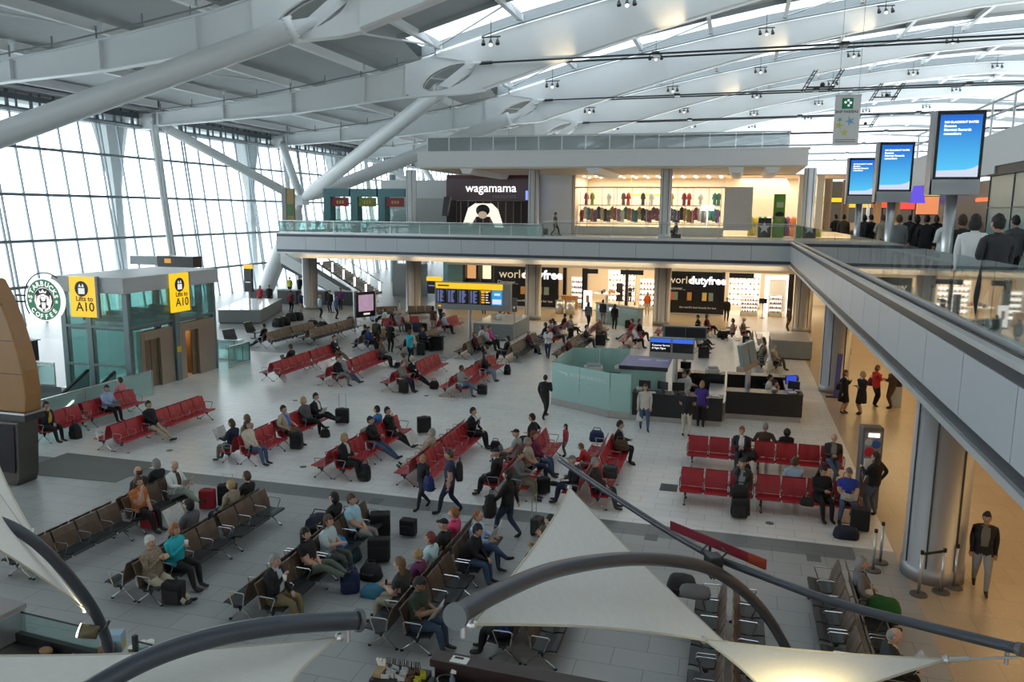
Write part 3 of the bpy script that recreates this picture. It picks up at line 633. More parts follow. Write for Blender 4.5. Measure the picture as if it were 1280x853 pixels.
for i in range(6):
    a = i*1.05; o = bpy.data.objects.new('carton', pm[i % 5]); COL.objects.link(o); o.location = (-10.2+.6*math.cos(a), 65.8+.6*math.sin(a), 1.42); o.scale = (2, 2, 1.6); tag(o, ORD[i]+' carton around the round white promotion table', 'carton', 'cartons on the promotion table')
for i, (x, y) in enumerate(((-13.4, 62.3), (-12.5, 62.0))):
    t = thing('litter_bin', 'round steel litter bin, %s of the pair by the duty free entrance' % ('left' if i == 0 else 'right'), 'bin', (x, y, 0)); MB().cyl((0, 0, 0), (0, 0, 1.0), .36, n=20).build('body', alu, t, True); MB().lathe((0, 0, 1.0), [(.36, 0), (.37, .05), (.2, .1), (.18, .06)], 20).build('lid', M('bin_lid', (.1, .2, .3), .4), t)
t = thing('notice_stand', 'thin black notice stand on a pole in the perfume shop', 'sign', (2.2, 64.9, 0)); MB().cyl((0, 0, 0), (0, 0, 1.2), .02).build('pole', black, t); MB().b2((-.3, -.02, 1.15), (.3, .02, 1.55)).build('board', black, t); MB().cyl((0, 0, 0), (0, 0, .03), .2).build('base', black, t)
# warm downlights along the right-hand passage
for y in (8, 16, 24, 32, 42, 52):
    struct(MB().cyl((8, y, 4.72), (8, y, 4.66), .3, n=14).build('ceiling_light', E('amber_lamp', (1, .7, .35), 8.)))
lamp('passage_light', 'AREA', (8.5, 16, 4.6), 300, (1, .62, .24), 3, 26); lamp('passage_light', 'AREA', (8.5, 46, 4.6), 420, (1, .66, .28), 3, 28)
lamp('concourse_light', 'AREA', (-9, 61.5, 4.6), 500, (1, .76, .42), 24, 2.5)
wall((13, -6, 0), (13.3, 76, 4.72), cream, 'wall_passage')
# stairs with glowing balusters under the mezzanine
t = thing('staircase', 'broad staircase with glowing tube balusters behind the left column', 'staircase', (-38.9, 70.5, 0))
mb = MB()
for i in range(18): mb.b2((i*.0, -1.5, i*.0), (0.001, 1.5, .001)) if 0 else mb.b2((5.2-i*.3, -1.5, i*.17), (5.5-i*.3, 1.5, i*.17+.17))
mb.prism([V((5.5, -1.5, 0)), V((5.2, -1.5, 0)), V((.1, -1.5, 2.9)), V((.1, -1.5, 3.06))], (0, 3, 0)); mb.build('steps', M('stair_grey', (.24, .22, .2), .5), t)
tube = E('tube_glow', (1, .97, .9), 6.)
for s in (-1.5, 1.5):
    MB().bar((5.6, s, 1.0), (0, s, 4.15), .05, .08).build('handrail', M('brass_rail', (.4, .33, .2), .35, .6), t)
    for i in range(5): MB().cyl((5.2-i*1.15, s, .25+i*.65), (5.2-i*1.15, s, 1.1+i*.65), .08, n=8).build('lit_baluster', tube, t)
t = thing('escalator', 'enclosed escalator with a white sloping balustrade beside the staircase', 'escalator', (-40.2, 65.5, 0))
for s in (-.6, .6): MB().prism([V((6.4, s, 0)), V((6.4, s, .9)), V((0, s, 4.3)), V((0, s, 3.2))], (0, .12, 0)).build('balustrade', M('escalator_white', (.6, .62, .62), .35), t)
mb = MB(); mb.prism([V((6.4, -.5, 0)), V((6.2, -.5, .15)), V((0, -.5, 3.3)), V((0, -.5, 2.8))], (0, 1, 0)); mb.build('steps', dark_steel, t)
wall((-31.4, 70, 0), (-28.6, 72, 3.0), M('grey_block', (.26, .28, .28), .5), 'wall_block')
for x in (-37.5, -29.2): struct(MB().cyl((x, 84, 0), (x, 84, 12), .4, n=16).build('column', M('teal_column', (.2, .3, .33), .4)))
wall((-28, 90, 0), (-24, 90.3, 4.7), pale_in, 'wall_back'); wall((-33, 88, 0), (-30.5, 88.3, 4.7), M('teal_wall', (.16, .3, .29), .5), 'wall_back')
# ================================================================== RIGHT-HAND MEZZANINE
def screen_sign(y, corners, label):
    a, b, c = [aty(*q, y) for q in corners]         # top left, top right, bottom left of the display
    w = b.x-a.x; h = a.z-c.z
    t = thing('advertising_screen', label, 'screen', ((a.x+b.x)/2, y+.1, ZM))
    z0 = c.z-ZM
    MB().b2((-w/2-.06, .0, z0-.05), (w/2+.06, .12, z0+h+.08)).build('bezel', M('screen_bezel', (.012, .012, .02), .25), t)
    MB().b2((-w/2-.06, .3, z0-.05), (w/2+.06, .42, z0+h+.06)).build('rear_bezel', M('screen_bezel', (.012, .012, .02), .25), t)
    mb = MB(); mb.b2((-w/2-.09, -.02, z0-.34), (w/2+.06, .42, z0-.05)); mb.b2((-w/2-.10, -.02, z0-.34), (-w/2-.06, .42, z0+h+.08)); mb.build('housing', M('screen_housing', (.38, .39, .41), .35, .5), t)
    MB().cyl((0, .2, 0), (0, .2, z0-.3), .11, n=14).build('pole', alu, t, True)
    m = bpy.data.materials.get('blue_display')
    if not m:
        m = bpy.data.materials.new('blue_display'); m.use_nodes = True; nt = m.node_tree; N = nt.nodes; L = nt.links; p = N['Principled BSDF']
        tc = N.new('ShaderNodeTexCoord'); se = N.new('ShaderNodeSeparateXYZ'); L.new(tc.outputs['Generated'], se.inputs[0])
        cr = N.new('ShaderNodeValToRGB'); e = cr.color_ramp.elements
        e[0].position = 0; e[0].color = (.10, .62, .95, 1); e[1].position = 1; e[1].color = (.004, .12, .62, 1)
        L.new(se.outputs[2], cr.inputs[0]); L.new(cr.outputs[0], p.inputs['Emission Color']); p.inputs['Emission Strength'].default_value = 1.0
        p.inputs['Base Color'].default_value = (.01, .02, .05, 1); p.inputs['Roughness'].default_value = .3
    MB().b2((-w/2, -.012, z0), (w/2, 0, z0+h)).build('display', m, t)
    MB().prism([V((-w/2, -.016, z0)), V((w/2, -.016, z0)), V((w/2, -.016, z0+.19*h)), V((w/2-.1*w, -.016, z0+.15*h)), V((w/2-.3*w, -.016, z0+.115*h)), V((-w/2, -.016, z0+.10*h))], (0, .003, 0)).build('footer', E('footer_white', (.72, .78, .95), .9), t)
    for i, s in enumerate(('NO BLACKOUT DATES', 'Because', 'Marriott Rewards', 'remembers')):
        text(s, 'lettering', (.078 if i == 0 else .09)*w, frame4(V((-w*.40, -.014, z0+h*(.865-.062*i))), (1, 0, 0)), wl, t, extrude=.002, bold=.002)
screen_sign(17.5, [(1178, 143), (1231, 143), (1171, 221)], 'largest blue screen on a pole, nearest of the three in a row')
screen_sign(24.2, [(1104, 181), (1142, 181), (1100, 237)], 'middle blue screen of the three standing in a row on poles')
screen_sign(31.9, [(1065, 200), (1094, 200), (1062, 243)], 'smallest blue screen, farthest of the three in a row on poles')
# parapet of the upper lounge and the glass-fronted unit below
mb = MB(); mb.b2((8, 14, 9.65), (8.3, 30, 10.75)); mb.b2((8, 30, 9.4), (8.3, 43.8, 10.72)); mb.b2((8.3, 14, 10.4), (16, 44, 10.7))
struct(mb.build('trim_11', up_white))
mb = MB()
for i in range(13): mb.cyl((8.15, 15+2.35*i, 10.7), (8.15, 15+2.35*i, 11.85), .04, n=6)
for z in (11.85, 11.4): mb.cyl((8.15, 14, z), (8.15, 43.7, z), .04, n=6)
struct(mb.build('parapet_rail', alu))
struct(MB().b2((8.05, 14, 9.35), (8.4, 31, 9.65)).build('trim_12', dark_steel))
tg = M('teal_unit_wall', (.20, .32, .32), .25)
mb = MB(); mb.b2((8.2, 14, ZM), (8.4, 22, 9.35)); mb.b2((8.2, 22.8, ZM), (8.4, 25.4, 9.35)); mb.b2((8.2, 26.2, ZM), (8.4, 31, 9.35)); mb.b2((8.2, 22, 8.3), (8.4, 26.4, 9.35)); struct(mb.build('wall_glazed_unit', tg))
struct(MB().b2((8.5, 21, ZM), (8.6, 27, 8.4)).build('door_1', black))
mb = MB(); mb.b2((8.17, 14, 8.28), (8.2, 31, 8.32))
for y in (16, 19, 22, 25.5, 28.5, 31): mb.b2((8.17, y-.02, ZM), (8.2, y+.02, 9.35))
struct(mb.build('trim_13', M('joint_dark', (.06, .09, .09), .4)))
p = aty(1249, 249, 26); t = thing('exit_sign', 'small green lit exit sign on the teal glass unit', 'sign', (8.0, 25.0, 8.15)); MB().b2((-.02, -.4, 0), (.1, .4, .32)).build('light_box', E('exit_green', (.03, .5, .12), .9), t); MB().b2((-.03, -.25, .1), (-.02, .25, .2)).build('symbol', E('exit_white', (.8, 1, .85), .8), t)
# food court behind
mb = MB(); mb.b2((5, 78, ZM), (40, 78.3, 11)); struct(mb.build('wall_food_court', M('food_court_wall', (.22, .17, .13), .5)))
struct(MB().b2((8.6, 31.4, ZM), (16, 40, 9.3)).build('wall_dark_unit', black))
struct(MB().b2((8.3, 43.8, 9.2), (16, 60, 9.6)).build('trim_14', up_white))
def fascia_sign(x, y, z, w, h, col, es, label, d=.3):
    t = thing('counter_sign', label, 'sign', (x, y, z)); MB().b2((0, 0, 0), (w, d, h)).build('light_box', E('sign_%s' % label[:18], col, es), t); MB().b2((-.05, d, -.05), (w+.05, d+.1, h+.05)).build('casing', dark_steel, t); MB().b2((w*.5-.05, d, -z+ZM), (w*.5+.05, d+.1, -.05)).build('post', dark_steel, t)
fascia_sign(5.2, 66, 9.0, 2.3, .32, (1, .66, .02), 1.1, 'long yellow lit sign over the food counters at far left')
fascia_sign(7.6, 66, 8.6, 2.0, .8, (1, .62, .04), 1.1, 'deep yellow lit sign beside the red one')
fascia_sign(9.7, 66, 8.6, 1.5, .6, (.9, .09, .03), 1.2, 'first red lit counter sign behind the far screen pole'); fascia_sign(11.5, 66, 8.5, 2.0, .6, (.9, .07, .05), 1.1, 'second red lit counter sign right of the far screen')
fascia_sign(8.9, 48, 9.1, 1.8, .2, (1, .7, .03), 1.1, 'thin yellow lit strip sign under the middle screen')
fascia_sign(9.6, 42, 8.55, 2.0, .5, (1, .80, .35), 1.2, 'left half of the long amber menu board over the bar'); fascia_sign(11.7, 42, 8.55, 2.0, .5, (1, .78, .33), 1.2, 'right half of the long amber menu board over the bar')
fascia_sign(8.9, 46, 8.1, 1.2, .9, (.9, .3, .12), .9, 'square orange food poster beside the middle pole')
t = thing('food_counter', 'long lit food counter full of goods behind the glass balustrade', 'counter', (7, 41, ZM)); MB().b2((-2.2, 0, 0), (7, .8, 1.0)).build('body', M('counter_brown', (.3, .18, .09), .5), t); MB().b2((-2.2, -.05, 1.0), (7, .85, 1.08)).build('top', M('counter_top', (.5, .36, .2), .4), t); MB().b2((-2.1, .1, 1.08), (6.9, .6, 1.4)).build('goods_case', E('goods_glow', (1, .66, .3), .35), t)
lamp('food_court_light', 'AREA', (9, 50, 9.1), 500, (1, .72, .42), 6, 14)
for x, y in ((5.9, 60), (7.3, 62), (8.8, 58), (10.3, 60)): struct(MB().cyl((x, y, ZM), (x, y, 10.5), .25, n=14).build('column', M('wood_column', (.3, .19, .1), .5)))
for i, (x, y) in enumerate(((6.2, 46), (7.4, 52))):
    t = thing('terminal_post', 'slim grey post with a sloping dark screen in the food court, %s' % ('nearer' if i == 0 else 'farther'), 'screen', (x, y, ZM)); MB().cyl((0, 0, 0), (0, 0, 3.2), .09).build('pole', alu, t); MB().box((0, -.1, 2.9), (.7, .1, .9)).build('display', M('screen_bezel', (.012, .012, .02), .25), t)
t = thing('purple_screen', 'glowing purple information screen in the dark unit entrance', 'screen', (8.5, 31.2, 7.2)); MB().b2((-.05, -.5, 0), (.05, .5, .9)).build('display', E('violet_display', (.15, .1, .8), 1.0), t); MB().b2((.05, -.55, -.05), (.1, .55, .95)).build('bezel', black, t)
tag(MB().b2((8.45, 31.6, 8.55), (8.55, 33.6, 8.68)).build('neon_sign', E('red_neon', (1, .12, .02), 1.6)), 'thin red neon line over the dark unit entrance', 'sign')
p = aty(1139, 263, 36); t = thing('hanging_screen', 'small violet screen hanging by the food court column', 'screen', (7.6, 41.5, 8.6)); MB().prism([V((0, 0, 0)), V((.75, 0, 0)), V((.6, 0, .8)), V((.2, 0, .8))], (0, .08, 0)).build('display', E('violet_display', (.15, .1, .8), 1.0), t)
# hanging bank banner
yb = 57.0; a = aty(1044.5, 120, yb); b = aty(1077, 120, yb); c = aty(1042, 181, yb); w = b.x-a.x; h = a.z-c.z
t = thing('hanging_banner', 'tall white fabric banner with a green square logo hanging from the roof', 'banner', ((a.x+b.x)/2, yb, c.z))
MB().b2((-w/2, -.01, 0), (w/2, .01, h)).build('cloth', M('banner_white', (.62, .64, .64), .8), t)
MB().b2((-w/2-.02, -.03, h), (w/2+.02, .03, h+.06)).build('top_bar', alu, t); MB().b2((-w/2-.02, -.03, -.05), (w/2+.02, .03, 0)).build('bottom_bar', alu, t)
MB().b2((-.35, -.03, h-.82), (.32, -.01, h-.15)).build('logo_square', M('bank_green', (.01, .22, .11), .5), t)
for sx, sz, r in ((-.15, h-.42, .1), (.02, h-.3, .09), (.16, h-.45, .1), (.05, h-.62, .09)): star(sx, sz, r, -.04, wl, t)
text('BNP PARIBAS', 'lettering', .235, frame4(V((-.72, -.012, h-1.08)), (1, 0, 0)), M('ink_grey', (.08, .09, .09), .6), t, bold=.004)
for sx, sz, r, ro, cn in ((-.42, h-1.5, .2, .5, (.12, .4, .3)), (.2, h-1.6, .36, .9, (.18, .42, .62)), (-.45, h-1.85, .32, .2, (.5, .52, .12)), (-.1, h-2.3, .28, .0, (.52, .58, .05))): star(sx, sz, r, -.025, M('star_%.2f' % cn[0], cn, .6), t, rot=ro, inner=.3)
MB().b2((-.65, -.015, .16), (.65, -.012, .2)).build('small_print', M('ink_grey', (.08, .09, .09), .6), t); MB().b2((-.65, -.015, .28), (.6, -.012, .32)).build('small_print', M('ink_grey', (.08, .09, .09), .6), t)
for s in (-.6, .6): MB().cyl((s, 0, h), (s, 0, h+8.5), .012, n=5).build('suspension_wire', dark_steel, t)
# light fittings hung along the roof arches
def spot_cluster(x, y, i, lab):
    t = thing('spotlight_cluster', lab, 'spotlight', (x, y-.95, zt(x)-.55), 0, 'spotlight clusters under the roof')
    MB().cyl((0, 0, .3), (0, 0, 1.4), .03, n=5).build('rod', dark_steel, t); MB().b2((-.7, -.05, .22), (.7, .05, .3)).build('track', dark_steel, t)
    for k, s in enumerate((-.55, 0, .5)):
        mb = MB(); mb.cyl((s, 0, .22), (s, -.05, -.05), .04, n=6); mb.cyl((s, -.05, .02), (s+.05, -.2, -.28), .10, .16, 8); mb.build('lamp_head', dark_steel, t)
    MB().cyl((.02, -.17, -.27), (.06, -.23, -.33), .14, .14, 8).build('lens', E('spot_lens', (1, .95, .85), 8. if i % 2 else 2.), t)
for j, y in enumerate(TR[1:8]):
    for i, x in enumerate((-17.6, -8.0, 1.5, 11, 20.5, 30)):
        if y < 50 and x > -5: continue
        spot_cluster(x, y, i+j, '%s spotlight cluster from the left on the %s white roof arch from the front' % (ORD[i], ORD[j]))
for i, (px, py, y) in enumerate(((1027, 101, 77.4), (1108, 115, 97.1), (1081, 151, 116))):
    a = aty(px, py, y); t = thing('maintenance_gantry', 'black latticed lighting gantry under the roof, %s' % ('nearest of three', 'middle of three', 'farthest of three')[i], 'gantry', a)
    for s in (-1, 1):
        mb = MB(); mb.bar((s*1.1-.3, 0, -.9), (s*1.1+.7, 0, .9), .5, .08); mb.bar((s*1.1-.55, 0, -.9), (s*1.1+.45, 0, .9), .5, .08)
        for k in range(6): mb.bar((s*1.1-.3+k*.18, -.2, -.8+k*.32), (s*1.1-.55+k*.18, .2, -.8+k*.32), .06, .06)
        mb.build('ladder_frame', dark_steel, t)
    mb = MB(); mb.bar((-1.2, 0, -.55), (1.1, 0, -.55), .5, .12); mb.build('cross_bar', dark_steel, t); MB().sph((.1, 0, -.35), .22).build('lamp_head', black, t)
# warm uplight spots on the arches
for x, y, pw in ((-13, 57.7, 150), (-5.5, 57.7, 190), (2, 77.4, 150), (-2, 97.1, 150), (9, 77.4, 150)):
    lamp('arch_uplight', 'SPOT', (x+1.0, y-1.7, zb(x)-.6), pw, (1, .74, .42), .1, aim=(-.5, 1.1, 1.0), spot=75)
# ================================================================== CONCOURSE FIXTURES
champ = M('champagne_steel', (.42, .37, .30), .35, .8); frame_t = M('teal_grey_frame', (.16, .22, .23), .4, .3)
tgl = glass('lift_glass', (.62, .80, .78), .14); roofm = M('lift_roof', (.46, .48, .49), .4)
yel = E('sign_yellow', (1, .62, .008), 1.0); ink = M('sign_ink', (.01, .01, .012), .5)
t = thing('lift_shelter', 'glass lift enclosure under a flat grey roof with two lift doors', 'lift', (-25.0, 28.1, 0))
MB().b2((-3.8, 0, 4.38), (0, 6.5, 5.06)).build('roof', roofm, t, bevel=.03)
mb = MB()
for x, y in ((-3.55, .4), (-.25, .4), (-.25, 6.2), (-3.55, 6.2), (-2.2, .4), (-1.0, 6.2)): mb.b2((x-.13, y-.13, -3 if y < 1 else 0), (x+.13, y+.13, 4.38))
for z in (2.86, 1.15): mb.b2((-3.6, .26, z-.05), (-.1, .36, z+.05)); 
mb.b2((-.2, .3, 2.81), (-.1, 6.3, 2.91)); mb.b2((-3.6, .4, 2.7), (-.25, 6.2, 2.8)); mb.build('frame', frame_t, t)
g = MB()
for i in range(3): g.b2((-3.6+i*1.15, .3, -2.8), (-2.48+i*1.15, .315, 4.36))
g.b2((-.13, .4, 2.92), (-.115, 6.2, 4.36)); g.b2((-3.6, .4, -2.8), (-3.585, 6.2, 4.36)); g.b2((-3.5, 6.2, 0), (-.2, 6.215, 4.36)); g.b2((-.13, .35, 0), (-.115, .95, 2.8)); g.build('glass', tgl, t)
mb = MB(); mb.b2((-.35, .95, 0), (-.1, 1.15, 2.6)); mb.b2((-.35, 2.15, 0), (-.08, 3.05, 2.6)); mb.b2((-.35, 1.15, 2.2), (-.08, 2.15, 2.6)); mb.b2((-.35, 3.45, 0), (-.08, 3.9, 2.66)); mb.b2((-.35, 4.85, 0), (-.08, 6.1, 2.66)); mb.b2((-.35, 3.9, 2.25), (-.08, 4.85, 2.66)); mb.build('door_surround', champ, t)
MB().b2((-.3, 3.1, 0), (0.02, 3.4, 4.3)).build('post', frame_t, t); MB().b2((.02, 3.12, 1.35), (.04, 3.4, 1.62)).build('notice', M('yellow_notice', (.7, .48, .01), .5), t)
d = MB().b2((-.3, 1.17, .02), (-.22, 2.13, 2.18)).build('lift_door', M('bronze_steel', (.26, .21, .15), .35, .8), t); MB().b2((-.215, 1.64, .02), (-.21, 1.66, 2.18)).build('seam', ink, d)
d = MB().b2((-.3, 4.5, .02), (-.22, 4.83, 2.22)).build('lift_door', M('bronze_steel', (.26, .21, .15), .35, .8), t)
mb = MB(); mb.b2((-1.9, 3.9, 0), (-1.85, 4.85, 2.25)); mb.b2((-1.85, 4.85, 0), (-.35, 4.87, 2.25)); mb.b2((-1.85, 3.88, 0), (-.35, 3.9, 2.25)); mb.build('lift_car', M('car_wood', (.34, .2, .09), .4), t); MB().b2((-1.84, 3.92, 1.0), (-1.8, 4.83, 1.06)).build('car_handrail', alu, t)
MB().b2((-1.5, 4.0, 2.2), (-.6, 4.7, 2.24)).build('car_lamp', E('car_lamp', (1, .72, .38), 5.), t)
mb = MB(); mb.b2((-3.0, .9, -2), (-1.0, 5.6, -.1))
for k in range(4): mb.b2((-3.2, 1+k*1.4, 3.0), (-.6, 1.3+k*1.4, 3.25))
mb.build('lift_machinery', M('machinery_grey', (.10, .13, .13), .5, .3), t)
def lift_sign(org, xd, w, h, label):
    t = thing('lift_sign', label, 'sign', org); F4 = frame4(V((0, 0, 0)), xd); n = F4.to_3x3() @ V((0, 0, 1))
    def P(x, z, d=0): return F4 @ V((x, z, d))
    def pl(name, poly, th, m, d=.0): MB().prism([P(x, z, d) for x, z in poly], n*th).build(name, m, t)
    pl('light_box', [(0, 0), (w, 0), (w, h), (0, h)], .1, yel, -.1)
    pl('casing', [(w, -.02), (w+.12, -.02), (w+.12, h+.02), (w, h+.02)], .14, M('casing_grey', (.3, .3, .29), .4), -.14)
    pl('disc', [(w*.47+.3*math.cos(a*math.pi/12)*w/1.15, h*.70+.3*math.sin(a*math.pi/12)*w/1.15) for a in range(24)], .008, ink)
    pw = E('white_pictogram', (1, 1, 1), .8); c = w*.47; k = w/1.15
    pl('pictogram', [(c-.14*k, h*.7-.2*k), (c+.14*k, h*.7-.2*k), (c+.14*k, h*.7+.03*k), (c-.14*k, h*.7+.03*k)], .006, pw, .008)
    for s in (-1, 1): pl('pictogram', [(c+s*.07*k-.06*k, h*.7+.07*k), (c+s*.07*k+.06*k, h*.7+.07*k), (c+s*.07*k, h*.7+.2*k)], .006, pw, .008)
    for s, yz, sz, x0 in (('Lifts to', .40, .27, .26), ('A10', .15, .50, .24)):
        o = text(s, 'lettering', sz*k, F4 @ Matrix.Translation((x0*k, yz*h, .004)), ink, t, bold=.006)
    return t
a = aty(85.5, 345.5, 27.9); b = aty(119, 345.5, 27.9); c = aty(90, 396, 27.9)
lift_sign(V((a.x, 27.9, c.z)), (1, .05, 0), b.x-a.x-.12, a.z-c.z, 'yellow Lifts to A10 sign on the left face of the lift roof')
lift_sign(V((-24.9, 30.95, 3.25)), (0, 1, 0), 1.25, 1.8, 'yellow Lifts to A10 sign on the door side of the lift roof')
balustrade((-34.0, 28.4, 0), (-29.3, 28.4, 0), 0, 1.1, bal_d, step=1.6); balustrade((-34.05, 28.3, 0), (-34.05, 17, 0), 0, 1.1, bal_d, step=1.9); balustrade((-24.0, 28.3, 0), (-24.0, 17.2, 0), 0, 1.1, bal_d, step=1.9); balustrade((-24.6, 36.4, 0), (-24.6, 34.6, 0), 0, 1.1, tgl, step=.7); balustrade((-27.5, 36.4, 0), (-24.6, 36.4, 0), 0, 1.1, tgl, step=1)
t = thing('escalator', 'escalator dropping into the well beside the glass lift enclosure', 'escalator', (-26.4, 28, 0))
for s in (-.7, .7):
    MB().prism([V((s, 0, 0)), V((s, 0, .95)), V((s, -10, -4.1)), V((s, -10, -5.0))], (.1, 0, 0)).build('balustrade', M('teal_panel_pale', (.16, .26, .26), .3), t)
    MB().bar((s+.05, 0, 1.0), (s+.05, -10, -4.0), .12, .08).build('handrail', black, t); MB().bar((s+.12, -1, -.15), (s+.12, -9, -4.2), .05, .07).build('light_strip', E('strip_glow', (1, .95, .75), 5.), t)
mb = MB()
for i in range(20): mb.b2((-.6, -i*.5-.5, -i*.25-.6), (.7, -i*.5, -i*.25-.25))
mb.build('steps', M('step_grey', (.1, .12, .12), .5, .3), t)
a = aty(162, 320, 41.5); b = aty(242, 333, 41.5); m_ = aty(197, 333, 41.5)
t = thing('sign_box', 'grey and black display box showing above the lift roof', 'sign', ((a.x+b.x)/2, 41.5, 0)); cx = t.location.x
MB().b2((a.x-cx, 0, b.z), (m_.x-cx, .8, a.z)).build('grey_side', M('casing_pale', (.36, .4, .42), .4), t); MB().b2((m_.x-cx, -.02, b.z-.1), (b.x-cx, .8, a.z+.05)).build('display', black, t); MB().b2((m_.x-cx+.55, -.04, b.z+.15), (m_.x-cx+1.0, -.02, a.z-.1)).build('amber_text', E('amber_text', (1, .45, .03), .7), t); MB().cyl((0, .4, 0), (0, .4, b.z), .12).build('pole', alu, t)
# ---------- departure board
Yb = 47.55
a = aty(545, 353, Yb); b = aty(628.5, 356, Yb); c = aty(545, 382, Yb); w = b.x-a.x; x0 = a.x; zt_, zb_ = (a.z+b.z)/2, c.z-.1; h = zt_-zb_
t = thing('departure_board', 'wide departure board with yellow header and six lit panels on a pole', 'board', ((x0+b.x)/2, Yb, 0)); L0 = -w/2
MB().b2((L0-.08, .0, zb_-.1), (w/2+.5, .35, zt_+.05)).build('casing', M('casing_grey', (.3, .3, .29), .4), t); MB().b2((L0, -.05, zt_-.36), (w/2, 0, zt_)).build('header', E('header_yellow', (1, .58, .01), 1.05), t)
MB().b2((L0+.15, -.06, zt_-.22), (L0+.9, -.05, zt_-.13)).build('header_text', ink, t); MB().cyl((0, .18, 0), (0, .18, zb_), .1, n=14).build('pole', alu, t)
rs = random.Random(11)
for i in range(6):
    pw = w/6; x = L0+i*pw; pn = MB().b2((x+.04, -.04, zb_+.28), (x+pw-.04, 0, zt_-.4)).build('display', E('blue_ad', (.03, .35, .8), .9) if i == 5 else M('display_black', (.008, .008, .014), .25), t)
    z1, z0 = zt_-.46, zb_+.34; n = 16
    if i == 5:
        MB().b2((x+.08, -.05, z0), (x+pw-.08, -.04, z0+.3)).build('ad_footer', E('ad_white', (.75, .85, 1), .9), pn); MB().b2((x+.2, -.05, z1-.25), (x+pw-.15, -.04, z1-.1)).build('ad_text', E('ad_white', (.75, .85, 1), .9), pn); continue
    mb = MB(); mb2 = MB()
    for r in range(n if i < 4 else 5):
        z = z1-(z1-z0)*(r+.5)/(n if i < 4 else 5)
        if i < 4: mb.b2((x+.1, -.046, z-.014), (x+.1+.12, -.04, z+.014)); mb.b2((x+.28, -.046, z-.014), (x+.28+rs.uniform(.1, .28), -.04, z+.014)); 
        else: mb2.b2((x+.09, -.046, z-.05), (x+.3, -.04, z+.05)); mb.b2((x+.37, -.046, z-.03), (x+.37+rs.uniform(.15, .3), -.04, z+.03))
    mb.build('flight_rows', E('row_blue', (.30, .34, .75), .6) if i < 4 else E('row_white', (1, .95, .85), .8), pn)
    if i == 4: mb2.build('amber_rows', E('row_amber', (1, .45, .01), .9), pn); MB().b2((x+.06, -.05, zt_-.5), (x+pw-.06, -.04, zt_-.42)).build('amber_bar', E('row_amber', (1, .45, .01), .9), pn)
MB().b2((L0+.15, -.04, zb_+.05), (L0+.33, -.0, zb_+.15)).build('badge', E('row_amber', (1, .45, .01), .9), t)
a = aty(533, 346, 54); b = aty(547, 360, 54); t = thing('flight_sign', 'small yellow topped sign standing behind the left end of the departure board', 'sign', (a.x+.4, 54, 0)); MB().b2((-.4, 0, a.z-.3), (.75, .2, a.z)).build('header', E('header_yellow', (1, .58, .01), 1.05), t); MB().b2((-.35, .02, b.z-.45), (.75, .2, a.z-.3)).build('display', M('display_black', (.008, .008, .014), .25), t); MB().b2((-.25, .01, b.z+.1), (.5, .02, b.z+.18)).build('text_row', E('row_blue', (.30, .34, .75), .6), t); MB().cyl((.3, .1, 0), (.3, .1, b.z), .07).build('pole', alu, t)
t = thing('telephone_hood', 'small white rounded sign on the right edge of the departure board', 'sign', (0, Yb, 0)); t.location = (x0+w+.72, Yb+.1, 0); MB().b2((-.12, -.05, zb_-.1), (.16, .1, zb_+.75)).build('panel', M('casing_dark', (.1, .1, .1), .4), t); MB().path([V((.02, -.07, zb_+.12)), V((-.07, -.07, zb_+.3)), V((.02, -.07, zb_+.5)), V((.1, -.07, zb_+.3))], .03, 6, closed=True).build('symbol', E('row_white', (1, .95, .85), .8), t); MB().cyl((0, .05, 0), (0, .05, zb_), .05).build('pole', alu, t)
p = aty(309, 331, 52); q = aty(309, 365, 52); t = thing('gate_sign', 'dark gate sign with a yellow top on a tall pole by the glass front', 'sign', (p.x, 52, 0)); MB().b2((-.33, 0, q.z), (.33, .2, p.z-.3)).build('display', M('display_black', (.008, .008, .014), .25), t); MB().b2((-.33, 0, p.z-.3), (.33, .2, p.z)).build('header', E('header_yellow', (1, .58, .01), 1.05), t); MB().b2((-.22, -.01, q.z+.7), (.2, 0, q.z+.76)).build('text_row', E('row_white', (1, .95, .85), .8), t); MB().cyl((0, .1, 0), (0, .1, q.z), .09).build('pole', alu, t)
# television totem
t = thing('television_totem', 'flat television held between two grey poles in the far seating', 'television', (-23.8, 48.6, 0), math.radians(62))
for s in (-.85, .85): MB().cyl((s, .05, 0), (s, .05, 2.75), .07).build('pole', alu, t)
MB().b2((-.75, -.08, .95), (.75, .08, 2.65)).build('casing', black, t); MB().b2((-.6, -.1, 1.35), (.6, -.08, 2.45)).build('display', M('tv_picture', (.3, .2, .3), .4, emit=(.5, .33, .45), es=.7, var=.8, scale=2), t); MB().b2((-.2, -.1, 1.1), (.3, -.08, 1.22)).build('caption', E('row_white', (1, .95, .85), .8), t)
# plain grey information desks
deskm = M('desk_grey', (.22, .24, .24), .5); deskt = M('desk_top', (.62, .60, .56), .12)
def desk(x, y, sx, sy, rz, label, h=1.1):
    t = thing('reception_desk', label, 'desk', (x, y, 0), rz); MB().b2((-sx/2, -sy/2, .08), (sx/2, sy/2, h-.05)).build('body', deskm, t); MB().b2((-sx/2-.03, -sy/2-.03, h-.05), (sx/2+.03, sy/2+.03, h)).build('top', deskt, t); MB().b2((-sx/2+.05, -sy/2+.05, 0), (sx/2-.05, sy/2-.05, .08)).build('plinth', dark_steel, t); return t
desk(-14.55, 49.8, 2.5, 4.6, 0, 'grey desk with a pale shiny top under the departure board')
desk(-34.9, 52.2, 2.9, 7.4, math.radians(20), 'long grey desk with a shiny top near the glass front', 1.0)
desk(3.25, 48.3, 2.15, 3.6, 0, 'empty grey desk with a glossy top beside the right hand column')
